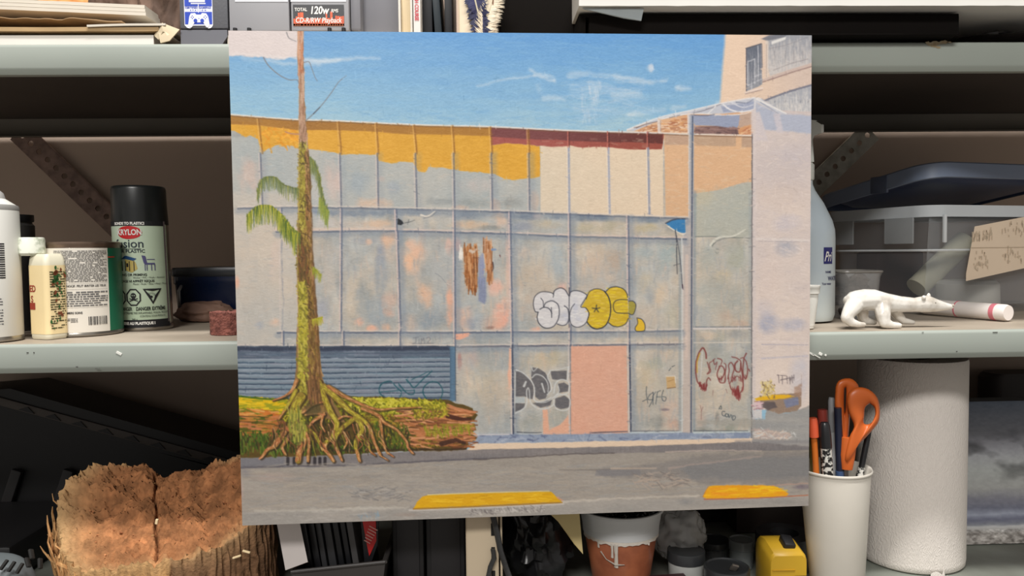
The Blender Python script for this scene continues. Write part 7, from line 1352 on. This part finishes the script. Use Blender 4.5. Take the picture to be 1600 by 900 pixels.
for px0, px1, k, lb in specs:
    Y_ = .03; xa, xb = float(at(px0, 850, Y_)[0]), float(at(px1, 850, Y_)[0]); H_ = .125; lx = -.014
    q_ = MB().box(((xa + xb) / 2, Y_ + .06, ZB + .0012 + H_ / 2), (xb - xa - .0008, .12, H_), bev=.0012); z0_ = ZB; q_.v = [(x - lx * -1 * ((z - zt1) * .16) / .014 * 1 * 0 - (z - zt1) * .14, y, z) for x, y, z in q_.v]
    tag(q_.build('disc_sleeve', sl_m[k], None, ((xa + xb) / 2, Y_ + .06, ZB + .001)), lb, 'sleeve', 'sleeves in the dark bin')
Y_ = .026; t = thing('disc_sleeve', 'sleeve with bright red label facing out, right end of the bin', 'sleeve', (float(at(580, 850, Y_)[0]), Y_, ZB + .001), 'sleeves in the dark bin')
P1 = [at(566, 812, Y_), at(587, 812, Y_), at(588, 845, Y_ + .002), at(577, 869, Y_ + .001), at(573, 850, Y_)]
def slabp(P_, d, nm, mt, par): k = len(P_); q_ = MB(); q_.add([tuple(p) for p in P_] + [tuple(np.array(p) + np.array([0, d, 0])) for p in P_], [tuple(range(k)), tuple(range(2 * k - 1, k - 1, -1))] + [(i, i + k, (i + 1) % k + k, (i + 1) % k) for i in range(k)]); return q_.build(nm, mt, par, smooth=0)
slabp(P1, .002, 'red_label', mat('glossy_red_label', (204, 44, 44), .35, var=.1, scale=60), t)
slabp([at(563, 806, Y_ + .003), at(592, 806, Y_ + .003), at(590, 850, Y_ + .003), at(578, 885, Y_ + .003), at(570, 885, Y_ + .003)], .005, 'sleeve_body', sl_m[0], t)
mb = MB(); fr = on_plane(tuple(at(577, 838, Y_ - .0004)), (.86, 0, -.5), (.5, 0, .86)); 
for k in range(6): patch(mb, fr, -.006 + k * .0006, .005, .010 - k * .0035, .0112 - k * .0035, 1)
mb.build('pale_lettering', mat('pale_pink_print', (232, 170, 160), .5), t, smooth=0, kind='stuff')
# --- two tall black cases
for px0, px1, lb in ((612, 663, 'tall black case nearest the dark bin'), (665, 727, 'tall black case beside the cream post')):
    Y_ = .05; xa, xb = float(at(px0, 850, Y_)[0]), float(at(px1, 850, Y_)[0]); t = thing('black_case', lb, 'case', ((xa + xb) / 2, Y_ + .1, ZB), 'tall black cases on the bottom shelf')
    MB().box(((xa + xb) / 2, Y_ + .1, ZB + .0008 + .1), (xb - xa - .001, .2, .2), bev=.003).build('case_body', mat('soft_black_case', (34, 33, 34), .6, var=.15), t)
    MB().box(((xa + xb) / 2, Y_ - .001, ZB + .10), (xb - xa - .012, .002, .17), bev=.0008).build('front_panel', mat('black_case_panel', (42, 40, 42), .55, var=.15), t)
# --- black cable beside the post
mb = MB().tube([F(764, 760, -.013), F(770, 805, -.012), F(776, 830, -.012), F(782, 860, -.013), F(790, 885, -.014), F(799, 910, -.014), F(810, 980, -.012)], .0042, 10, flat=.6)
tag(mb.build('black_strap', mat('black_webbing', (52, 52, 52), .6, bump=.3, bscale=300), None, F(780, 850)), 'black strap running down beside the cream post', 'strap')
tag(MB().tube([F(770, 858, -.012), F(772, 872, -.012), F(766, 886, -.013), F(762, 905, -.013), F(764, 925, -.013)], .0032, 8, flat=.7).build('black_lace', _M['black_webbing'], None, F(768, 880)), 'short black cord end hanging from a slot of the post', 'cord')
# --- black bag and paper wedge
o = lump(float(at(842, 870, .1)[0]), .115, ZB + .058, .046, .05, .066, 31, .22, 60, 34, 3).build('bin_bag', mat('glossy_black_film', (30, 30, 32), .22, var=.2), None, (float(at(842, 870, .1)[0]), .11, ZB)); tag(o, 'crumpled black bin bag between cream post and terracotta-painted pot', 'bag')
Y_ = .035; t = tag(slabp([at(856, 800, Y_), at(905, 798, Y_), at(907, 822, Y_), at(911, 866, Y_ + .002), at(897, 850, Y_), at(872, 815, Y_)], .0016, 'paper_wedge', mat('manila_card', (216, 196, 140), .7, var=.08), None), 'pointed piece of manila card behind the pot left edge', 'card')
# ================================================================ bottom shelf, right of centre
# --- pot: white rim half, terracotta paint below, drips
Yp = .075; xa, xb = float(at(903, 815, Yp)[0]), float(at(1036, 815, Yp)[0]); X = (xa + xb) / 2; R = (xb - xa) / 2; zt_ = zat(970, 812, Yp - R); z1 = zat(970, 852, Yp - R); Htop = zt_ - ZB; Hm = z1 - ZB
t = thing('plant_pot', 'white-rimmed tub painted terracotta below with dried white drips', 'pot', (X, Yp, ZB))
rm_ = R * .93
MB().lathe([(rm_ * .90, Hm - .004), (rm_ * .93, Hm), (R * .95, Htop - .004), (R, Htop - .003), (R * 1.0, Htop), (R * .97, Htop + .0006), (R * .92, Htop - .002), (R * .88, Hm), (0, Hm)], (X, Yp, ZB), 72).build('white_rim', mat('grey_white_plastic', (206, 208, 208), .4, var=.04), t)
MB().lathe([(0, .0008), (R * .60, .0008), (R * .63, .003), (rm_ * .905, Hm - .002), (rm_ * .92, Hm + .0015), (rm_ * .88, Hm)], (X, Yp, ZB), 72).build('terracotta_paint', mat('terracotta_paint', (186, 110, 74), .5, c2=(140, 74, 48), scale=22, lo=.3, hi=.55, coat=.3), t)
def rpot(z): return R * .63 + (rm_ * .915 - R * .63) * min(1, max(0, (z - .003) / (Hm - .005)))
fp = lambda u, v, e=.0012: (X + (rpot(v) + e) * math.cos(-math.pi / 2 + u / R), Yp + (rpot(v) + e) * math.sin(-math.pi / 2 + u / R), ZB + v)
m_drip = mat('dried_white_paint', (218, 210, 198), .55, bump=.3, bscale=200, var=.12)
mb = MB(); vs = []; n = 90
for i in range(n + 1): u = -R * 1.5 + 3 * R * i / n; w_ = .004 + .003 * noise.noise(Vector((u * 120, 0, 2))); vs += [fp(u, Hm + .001, .001), fp(u, Hm - w_, .0018)]
mb.add(vs, [(2 * k, 2 * k + 2, 2 * k + 3, 2 * k + 1) for k in range(n)]); mb.build('paint_edge', m_drip, t, kind='stuff')
up = lambda px, v: u_at(fp, px, v, -.09, .09)
mb = MB(); v0 = Hm
for px, l, w_ in ((962, .032, .0034), (935, .010, .0026), (956, .020, .0022), (1012, .006, .003)):
    u = up(px, Hm - .01); mb.tube([fp(u, Hm - .002, .001), fp(u + .0005, Hm - l * .5, .0012), fp(u, Hm - l, .001)], [w_ * .9, w_ * .6, w_ * .75], 8, flat=.4)
mb.build('drips', m_drip, t, kind='stuff')
mb = MB(); mb.tube([fp(up(941, .04), zat(941, 872, Yp - R) - ZB, .0008), fp(up(948, .04), zat(948, 883, Yp - R) - ZB, .0008), fp(up(962, .04), zat(962, 890, Yp - R) - ZB, .0008), fp(up(976, .04), zat(976, 889, Yp - R) - ZB, .0008)], [.0036, .0022, .0042, .002], 8, flat=.25); mb.build('white_smear', m_drip, t)
MB().lathe([(0, Htop - .006), (R * .93, Htop - .008)], (X, Yp, ZB), 40, wob=lambda a, z: 1).build('soil_bed', mat('black_soil', (26, 24, 24), .5), t)
rng2 = random.Random(3); mb = MB()
for k in range(220):
    a, r_ = rng2.uniform(0, 6.28), R * .88 * math.sqrt(rng2.random()); l = rng2.uniform(.002, .005); mb.box((X + r_ * math.cos(a), Yp + r_ * math.sin(a), ZB + Htop - .006 + rng2.uniform(0, .006)), (l, l, l * .7), rot=(rng2.random() * 3, rng2.random() * 3, 0))
mb.build('black_granules', mat('black_granule', (30, 30, 32), .25), t, smooth=0, kind='stuff')
# --- crumpled clear bag
m_film = mat('clear_film', (240, 240, 238), .08, alpha=.4, var=.05, coat=1, bump=.5, bscale=25)
Yc_ = .12; xc = float(at(1062, 820, Yc_)[0]); o = None
mb = lump(xc, Yc_, zat(1062, 836, Yc_), .033, .028, .036, 41, .22, 80, 44, 1.8, flat=False)
zmin = min(v[2] for v in mb.v); mb.v = [(x, y, max(z, ZB + .004)) for x, y, z in mb.v]
tag(mb.build('clear_bag', m_film, None, (xc, Yc_, ZB + .004)), 'crumpled clear plastic bag just right of the pot', 'bag')
# supports under the bag: a squat dark box the jars stand before
xb0, xb1 = float(at(1038, 880, .15)[0]), float(at(1180, 880, .15)[0])
# --- round tubs
def tub(px0, px1, py_top, py_bot, Y, mt, lidm, nm, lb, cat, base_z=None, lidh=.35, wob=0, grp=None):
    x0, x1 = float(at(px0, py_bot, Y)[0]), float(at(px1, py_bot, Y)[0]); X, R = (x0 + x1) / 2, (x1 - x0) / 2
    zt_ = zat((px0 + px1) / 2, py_top, Y); zb_ = ZB + .0008 if base_z is None else base_z; H = zt_ - zb_
    t = thing(nm, lb, cat, (X, Y, zb_), grp)
    MB().lathe([(0, 0), (R * .86, 0), (R * .9, .002), (R * .95, H * (1 - lidh)), (R * .9, H * (1 - lidh) + .001), (0, H * (1 - lidh) + .001)], (X, Y, zb_), 48).build('tub_body', mt, t)
    MB().lathe([(R * .9, H * (1 - lidh) + .0012), (R, H * (1 - lidh) + .0014), (R, H - .002), (R * .98, H - .0005), (R * .93, H), (R * .88, H - .0015), (0, H - .0012)], (X, Y, zb_), 48).build('lid', lidm, t); return t, X, R, zt_
m_tubc = mat('milky_tub', (216, 218, 214), .3, alpha=.8, var=.06); m_lidk = mat('black_tub_lid', (58, 60, 62), .3, var=.15)
Yj = .075
tub(1043, 1101, 858, 875, .085, m_tubc, m_lidk, 'round_tub', 'round milky tub with black lid right of the pot', 'tub')
t, X, R, zt_ = tub(1101, 1170, 884, 900, .045, m_tubc, m_lidk, 'round_tub', 'wide shallow tub with glossy black lid nearest the tape measure', 'tub', lidh=.45)
MB().box((X + .004, .03, zt_ + .004), (.008, .003, .010), rot=(.6, .3, 0), bev=.0006).build('paint_tube_neck', mat('bare_metal_clip', (150, 142, 134), .35, metal=.7), t)
t, X2, R2, zt2 = tub(1090, 1140, 842, 862, .16, mat('smoky_tub', (90, 92, 94), .25, alpha=.8), m_lidk, 'round_tub', 'smoky jar with black lid behind the two front tubs', 'tub')
tub(1139, 1178, 842, 860, .13, mat('grey_glass', (150, 156, 156), .1, alpha=.5, coat=.5), mat('grey_clear_lid', (130, 134, 134), .15, alpha=.7), 'small_jar', 'small grey glass jar behind the widest black-lidded tub', 'jar')
# --- dark red book under the tubs front, dark box at back
o = MB().box((float(at(1040, 897, .02)[0]), .035, ZB + .012), (.07, .05, .022), rot=(0, 0, .1), bev=.001).build('maroon_notebook', mat('maroon_cover', (78, 40, 48), .6, var=.1), None, (float(at(1040, 897, .02)[0]), .035, ZB)); tag(o, 'dark maroon notebook low in front between pot and tubs', 'notebook')
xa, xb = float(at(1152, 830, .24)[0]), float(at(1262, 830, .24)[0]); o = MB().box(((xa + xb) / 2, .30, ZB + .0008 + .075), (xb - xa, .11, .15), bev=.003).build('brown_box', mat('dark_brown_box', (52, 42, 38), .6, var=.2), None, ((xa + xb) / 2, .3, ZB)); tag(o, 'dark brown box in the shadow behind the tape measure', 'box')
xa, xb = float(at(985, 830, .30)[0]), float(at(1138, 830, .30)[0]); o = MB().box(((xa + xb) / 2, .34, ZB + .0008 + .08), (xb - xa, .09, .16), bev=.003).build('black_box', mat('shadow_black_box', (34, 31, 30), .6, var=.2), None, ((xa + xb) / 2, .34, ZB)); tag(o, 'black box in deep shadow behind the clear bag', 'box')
# --- roll of dark tape standing behind the tape measure
o = MB().lathe([(.018, 0), (.036, 0), (.037, .002), (.037, .040), (.036, .042), (.018, .042), (.018, 0)], (float(at(1228, 860, .13)[0]), .135, ZB + .0008), 48).build('grey_tape_roll', mat('dark_grey_tape', (60, 60, 62), .4), None, (float(at(1228, 860, .13)[0]), .135, ZB)); tag(o, 'dark grey tape roll behind the yellow tape measure', 'tape roll')
# --- yellow tape measure
Ym = .03; xa, xb = float(at(1203, 880, Ym)[0]), float(at(1262, 880, Ym)[0]); xm = (xa + xb) / 2; zt_ = zat(1232, 866, Ym); H = zt_ - ZB
t = thing('tape_measure', 'yellow tape measure with black thumb lock beside the white tub of pens', 'tape measure', (xm, Ym + .03, ZB))
m_y = mat('safety_yellow', (206, 164, 44), .4, var=.06, scale=20); m_k = mat('black_rubber', (32, 32, 34), .5)
pr = [(-.5, 0), (.5, 0), (.5, .55), (.5, .9), (.44, 1), (-.40, 1), (-.5, .9)]
mb = MB(); W_ = xb - xa; rings = []
for y, s_, dz in ((0, .94, -.003), (.003, 1, 0), (.032, 1, .006), (.050, .96, .003), (.053, .9, -.002)): rings.append([(xm + a * W_ * s_, Ym + y, ZB + .0008 + (b * (H + dz))) for a, b in ((-.5, .0), (.5, 0), (.5, .5), (.5, .84), (.46, .94), (.38, 1), (-.38, 1), (-.46, .94), (-.5, .84), (-.5, .5))])
loft(mb, rings).build('case', m_y, t, smooth=35)
MB().box((xm + .006, Ym + .02, ZB + H + .006), (.014, .020, .010), rot=(.3, .15, 0), bev=.002).build('thumb_lock', m_k, t)
MB().box((xb - .007, Ym - .0015, ZB + H * .34), (.018, .006, .022), bev=.001).build('mouth_guard', m_k, t); MB().box((xb - .010, Ym - .005, ZB + H * .42), (.010, .003, .008), bev=.0008).build('blade_hook', mat('hook_steel', (150, 148, 146), .3, metal=.8), t)
MB().box((xm - .006, Ym - .0004, ZB + H * .66), (W_ * .6, .0014, .0012), bev=.0003).build('case_groove', mat('yellow_shadow', (190, 146, 28), .5), t)
# --- tub of pens
Yu = .045; xa, xb = float(at(1250, 740, Yu)[0]), float(at(1357, 740, Yu)[0]); X = (xa + xb) / 2; R = (xb - xa) / 2; Rb = (float(at(1344, 890, Yu)[0]) - float(at(1272, 890, Yu)[0])) / 2; Xb = (float(at(1344, 890, Yu)[0]) + float(at(1272, 890, Yu)[0])) / 2
Hc = zat(1305, 746, Yu - R) - ZB; Rb = max(Rb, R * .72)
t = thing('pen_tub', 'tall white plastic tub holding scissors and pens', 'tub', (Xb, Yu, ZB))
mb = MB().lathe([(0, .0008), (Rb * .93, .0008), (Rb, .004), (R * .965, Hc - .004), (R * 1.0, Hc - .003), (R * 1.015, Hc - .001), (R * 1.0, Hc + .0006), (R * .95, Hc - .002), (Rb * .93, .004), (0, .004)], (Xb, Yu, ZB), 64); mb.v = [(x + (X - Xb) * (z - ZB) / Hc, y, z) for x, y, z in mb.v]
mb.build('tub_body', mat('ivory_plastic', (228, 222, 210), .42, var=.03, c2=(220, 214, 202)), t)
def stick(name, lb, cat, p_top, Yt_, p_bot, Yb2, parts, grp=None):
    """parts: (f0, f1, r0, r1, part name, material), f measured from the top down the length"""
    a = Vector(at(*p_top, Yt_)); b = Vector(at(*p_bot, Yb2)); b.z = max(b.z, ZB + .012); t = thing(name, lb, cat, tuple(b), grp)
    for f0_, f1_, r0, r1, nm, mt in parts: MB().tube([tuple(a.lerp(b, f0_)), tuple(a.lerp(b, f0_ + (f1_ - f0_) * .12)), tuple(a.lerp(b, (f0_ + f1_) / 2)), tuple(a.lerp(b, f1_))], [r0, (r0 * .35 + r1 * .65) if f0_ == 0 else r0, r1, r1], 18).build(nm, mt, t)
    return t
m_gr = mat('grey_pen_plastic', (150, 150, 152), .35); m_bk = mat('black_pen_plastic', (34, 34, 36), .3); m_pnt = mat('speckled_label', (206, 204, 196), .5, c2=(30, 30, 30), scale=260, lo=.47, hi=.53)
stick('marker', 'black-capped marker with speckled barrel at the tub left front', 'marker', (1288, 660), .030, (1297, 800), .03, [(0, .28, .0042, .0068, 'cap', m_bk), (.28, 1, .0064, .0064, 'barrel', m_pnt)], 'pens in the white tub')
stick('grey_pen', 'slim grey pen standing tallest at the tub left', 'pen', (1299, 621), .055, (1306, 800), .05, [(0, .30, .0030, .0046, 'cap', m_gr), (.30, 1, .0042, .0042, 'barrel', mat('pale_grey_barrel', (186, 186, 186), .35))], 'pens in the white tub')
stick('dark_pen', 'dark blue-black pen with blue grip left of the scissors', 'pen', (1309, 637), .036, (1314, 800), .04, [(0, .60, .0042, .0042, 'cap', mat('dark_navy_plastic', (34, 38, 56), .35)), (.60, 1, .0048, .0048, 'grip', mat('dusty_blue_grip', (64, 88, 128), .5))], 'pens in the white tub')
stick('paint_pencil', 'black pencil with grey lettering leaning right of the scissors', 'pencil', (1358, 672), .050, (1332, 800), .04, [(0, .45, .0030, .0034, 'cap', m_bk), (.45, 1, .0042, .0046, 'barrel', m_pnt)], 'pens in the white tub')
stick('olive_pencil', 'olive pencil at the painting right edge', 'pencil', (1268, 684), .05, (1275, 800), .05, [(0, 1, .0034, .0036, 'barrel', mat('olive_barrel', (112, 104, 44), .5))], 'pens in the white tub')
stick('orange_pen', 'orange-tipped pen nearest the painting right edge', 'pen', (1270, 653), .034, (1279, 800), .035, [(0, .2, .0044, .0056, 'tip', mat('coral_plastic', (226, 96, 60), .35)), (.2, 1, .0036, .0036, 'barrel', mat('orange_barrel', (206, 110, 36), .4))], 'pens in the white tub')
stick('red_marker', 'dull red marker cap behind the grey pen', 'marker', (1285, 640), .070, (1292, 800), .065, [(0, .3, .0058, .0062, 'cap', mat('dull_red_plastic', (150, 60, 50), .4)), (.3, 1, .005, .005, 'barrel', m_bk)], 'pens in the white tub')
# --- scissors, handles up
m_or = mat('orange_scissor_plastic', (200, 98, 40), .4, var=.04, scale=10)
t = thing('scissors', 'orange-handled scissors standing handles-up in the white tub', 'scissors', tuple(at(1325, 780, .04)))
Z5 = lambda X_, Y_, d=0.: tuple(at(1240 + X_ / 4.444, 540 + Y_ / 4.444, .033 + d))
def loop(outer, inner, d0, th, nm):
    """flat bow with rounded cross-section between two closed outlines"""
    n = 48
    def res(P_): P_ = [np.array(p, float) for p in P_]; c = np.array(crom(P_ + [P_[0]], 10)); L_ = np.r_[0, np.cumsum(np.linalg.norm(np.diff(c, axis=0), axis=1))]; s_ = np.linspace(0, L_[-1], n, endpoint=False); return np.c_[np.interp(s_, L_, c[:, 0]), np.interp(s_, L_, c[:, 1])]
    o_, i_ = res(outer), res(inner)
    # match the start points by angle
    ci = i_.mean(0); ao = np.arctan2(o_[:, 1] - ci[1], o_[:, 0] - ci[0]); ai = np.arctan2(i_[:, 1] - ci[1], i_[:, 0] - ci[0])
    sh = min(range(n), key=lambda k: sum(abs(np.angle(np.exp(1j * (ao - np.roll(ai, -k))))))); i_ = np.roll(i_, -sh, axis=0)
    rings = []
    for k in range(10):
        f = k / 9; a = math.pi * f
        rings.append([Z5(*(o_[j] + (i_[j] - o_[j]) * (.5 - .5 * math.cos(a))), d=d0 - th * math.sin(a)) for j in range(n)])
    for k in range(8, 0, -1):
        f = k / 9; a = math.pi * f; rings.append([Z5(*(o_[j] + (i_[j] - o_[j]) * (.5 - .5 * math.cos(a))), d=d0 + th * math.sin(a)) for j in range(n)])
    vs = [p for r_ in rings for p in r_]; m = len(rings); fs = [(a_ * n + j, a_ * n + (j + 1) % n, ((a_ + 1) % m) * n + (j + 1) % n, ((a_ + 1) % m) * n + j) for a_ in range(m) for j in range(n)]
    return MB().add(vs, fs).build(nm, m_or, t, smooth=60)
loop([(380, 330), (420, 295), (480, 290), (540, 315), (585, 370), (600, 450), (590, 530), (545, 590), (500, 640), (440, 700), (400, 780), (370, 820), (355, 780), (385, 640), (420, 560), (385, 470), (370, 390)], [(530, 400), (560, 430), (565, 480), (545, 530), (510, 548), (487, 535), (490, 490), (497, 430)], -.002, .0058, 'front_bow')
loop([(290, 290), (310, 245), (370, 225), (420, 240), (455, 290), (440, 360), (400, 420), (390, 520), (380, 640), (365, 760), (340, 780), (335, 640), (310, 520), (285, 420)], [(352, 300), (364, 296), (362, 400), (356, 470), (350, 400)], .010, .0055, 'rear_bow')
mb = MB(); mb.tube([Z5(385, 640, .0), Z5(375, 760, .0), Z5(372, 860, .0)], [.009, .0085, .006], 14, flat=.5); mb.build('shank', m_or, t)
MB().prism([(float(Z5(355, 800)[0]), float(Z5(355, 800)[2])), (float(Z5(392, 800)[0]), float(Z5(392, 800)[2])), (float(Z5(380, 1180)[0]), float(Z5(380, 1180)[2]))], .036, .039).build('blade', mat('scissor_steel', (176, 176, 176), .25, metal=.9), t)
# --- paper towel roll
Yr = .152; x0, x1 = float(at(1346, 800, Yr)[0]), float(at(1497, 800, Yr)[0]); X, R = (x0 + x1) / 2, (x1 - x0) / 2; H = .272
m_tow = mat('paper_towel', (226, 218, 210), .9, var=.02, bump=0, sss=.1)
n_ = m_tow.node_tree.nodes; L_ = m_tow.node_tree.links; b_ = n_['Principled BSDF']
tc_ = n_.new('ShaderNodeTexCoord'); vo = n_.new('ShaderNodeTexVoronoi'); vo.inputs['Scale'].default_value = 260; L_.new(tc_.outputs['Object'], vo.inputs['Vector']); wv = n_.new('ShaderNodeTexWave'); wv.inputs['Scale'].default_value = 110; wv.inputs['Distortion'].default_value = 14; wv.inputs['Detail'].default_value = 2; L_.new(tc_.outputs['Object'], wv.inputs['Vector'])
mx = n_.new('ShaderNodeMath'); mx.operation = 'MULTIPLY'; L_.new(vo.outputs['Distance'], mx.inputs[0]); L_.new(wv.outputs['Fac'], mx.inputs[1]); bp = n_.new('ShaderNodeBump'); bp.inputs['Strength'].default_value = .5; bp.inputs['Distance'].default_value = .0008; L_.new(mx.outputs[0], bp.inputs['Height']); L_.new(bp.outputs[0], b_.inputs['Normal'])
t = thing('paper_towel_roll', 'tall white paper towel roll standing beside the pen tub', 'paper towel', (X, Yr, ZB))
MB().lathe([(.022, .0012), (R * .96, .0008), (R * .99, .003), (R, .010), (R * 1.0, H - .004), (R * .985, H - .0005), (R * .95, H), (.022, H - .002), (.0215, H - .004), (.0215, .003), (.022, .0012)], (X, Yr, ZB), 96, wob=lambda a, z: 1 + .008 * math.sin(a * 2 + 1) + .004 * math.sin(a * 5)).build('towel_winding', m_tow, t, smooth=50)
MB().lathe([(.0205, .002), (.0212, .0012), (.0212, H - .0022), (.0195, H - .0022), (.0195, .002), (.0205, .002)], (X, Yr, ZB), 36).build('card_core', mat('grey_card_core', (120, 108, 100), .8), t)
mb = MB(); fn = lambda u, v: (X + (R * 1.006 + .0012) * math.cos(-math.pi / 2 + u / R), Yr + (R * 1.006 + .0012) * math.sin(-math.pi / 2 + u / R), ZB + v)
mb.add([fn(-.010 + .002 * k, .004 + (.010 if k == 8 else 0) + .003 * math.sin(k * .5)) for k in range(12)] + [fn(-.010 + .002 * k, .001) for k in range(12)], [(k, k + 1, 13 + k, 12 + k) for k in range(11)]); mb.build('torn_sheet_end', m_tow, t, smooth=0)
# --- grey cloud canvas
Yv = float(atz(1540, 851, ZB)[1]); Yv = min(Yv, .34); xL = float(at(1494, 740, Yv)[0]); xR = xL + .30; zT = zat(1500, 629, Yv + .06); Hh = zT - ZB
t = thing('cloud_canvas', 'small grey cloudy seascape canvas leaning at the far right', 'painting', (xL + .15, Yv, ZB))
NW, NH2 = 300, 230; rngS = prng; U2, V2 = np.meshgrid(np.linspace(0, 1, NW), np.linspace(0, 1, NH2))
n1 = fbm(60, 40, 4, NH2, NW); n2 = fbm(30, 8, 3, NH2, NW); n3 = fbm(6, 4, 3, NH2, NW)
ys = [0, .12, .3, .5, .62, .70, .76, .80, .84, .87, .885, .93, 1]; cs_ = [(88, 96, 110), (104, 108, 118), (120, 120, 126), (130, 132, 130), (124, 124, 122), (96, 96, 104), (86, 88, 100), (120, 124, 136), (84, 86, 100), (108, 110, 116), (150, 150, 150), (130, 126, 122), (116, 112, 108)]
cc = np.stack([np.interp(V2 + (n2 - .5) * .03, ys, [c[k] for c in cs_]) for k in range(3)], -1)
dkm = np.clip((n1 - .52) * 5, 0, 1) * np.clip((.66 - V2) * 5, 0, 1) * np.clip((V2 - .15) * 6, 0, 1); cc = cc * (1 - dkm[..., None] * .42); cc += ((n3 - .5) * np.where(V2 > .9, 130, 14))[..., None]; cc += (np.clip((n1 - .45) * 3, 0, 1) * np.clip((V2 - .3) * 4, 0, 1) * np.clip((.6 - V2) * 5, 0, 1) * 14)[..., None]
cc = np.clip(cc * 1.25, 0, 255); lean_ = .06
pos2 = np.stack([xL + U2 * (xR - xL), Yv + (1 - V2) * lean_ - .0004 - n3 * .0004, ZB + .001 + (1 - V2) * Hh], -1) - np.array(t['_l'])
me = bpy.data.meshes.new('painted_face'); ii = (np.arange(NH2 - 1)[:, None] * NW + np.arange(NW - 1)[None]).ravel(); fq = np.stack([ii, ii + NW, ii + NW + 1, ii + 1], 1).astype(np.int32)
me.vertices.add(NW * NH2); me.vertices.foreach_set('co', pos2.reshape(-1, 3).astype(np.float32).ravel()); me.loops.add(fq.size); me.loops.foreach_set('vertex_index', fq.ravel()); me.polygons.add(len(fq)); me.polygons.foreach_set('loop_start', (np.arange(len(fq)) * 4).astype(np.int32)); me.update(calc_edges=True)
ca = me.attributes.new('paint', 'FLOAT_COLOR', 'POINT'); ca.data.foreach_set('color', np.concatenate([lin(cc.reshape(-1, 3)), np.ones((NW * NH2, 1))], 1).astype(np.float32).ravel()); me.shade_smooth(); me.materials.append(bpy.data.materials['oil_paint']); fo = bpy.data.objects.new('painted_face', me); COL.objects.link(fo); fo.parent = t
mb = MB(); P_ = [(xL, Yv + .0002, ZB + .001), (xR, Yv + .0002, ZB + .001), (xR, Yv + lean_ + .0002, ZB + .001 + Hh), (xL, Yv + lean_ + .0002, ZB + .001 + Hh)]; mb.add(P_ + [(x, y + .018, z + .002) for x, y, z in P_], [(0, 1, 2, 3), (7, 6, 5, 4), (0, 4, 5, 1), (1, 5, 6, 2), (2, 6, 7, 3), (3, 7, 4, 0)]); mb.build('stretched_edge', mat('grey_canvas_edge', (120, 120, 122), .7, var=.2, scale=30), t, smooth=0)
# --- dark rounded case behind the canvas
Yd = .415; xa = float(at(1534, 610, Yd)[0]); zt_ = zat(1570, 581, Yd - .0); o = None
rg = [[(x, y, ZB + z) for x, y in rrect(.2 * s_, .05 * s_, .02, 6, xa + .1, Yd)] for z, s_ in ((.0008, .96), (.004, 1), (zt_ - ZB - .008, 1), (zt_ - ZB, .93))]
Yd2 = Yd; tag(loft(MB(), rg).build('dark_case', mat('brown_black_case', (56, 48, 46), .6, var=.2), None, (xa + .1, Yd, ZB)), 'dark rounded case standing behind the cloudy canvas', 'case')
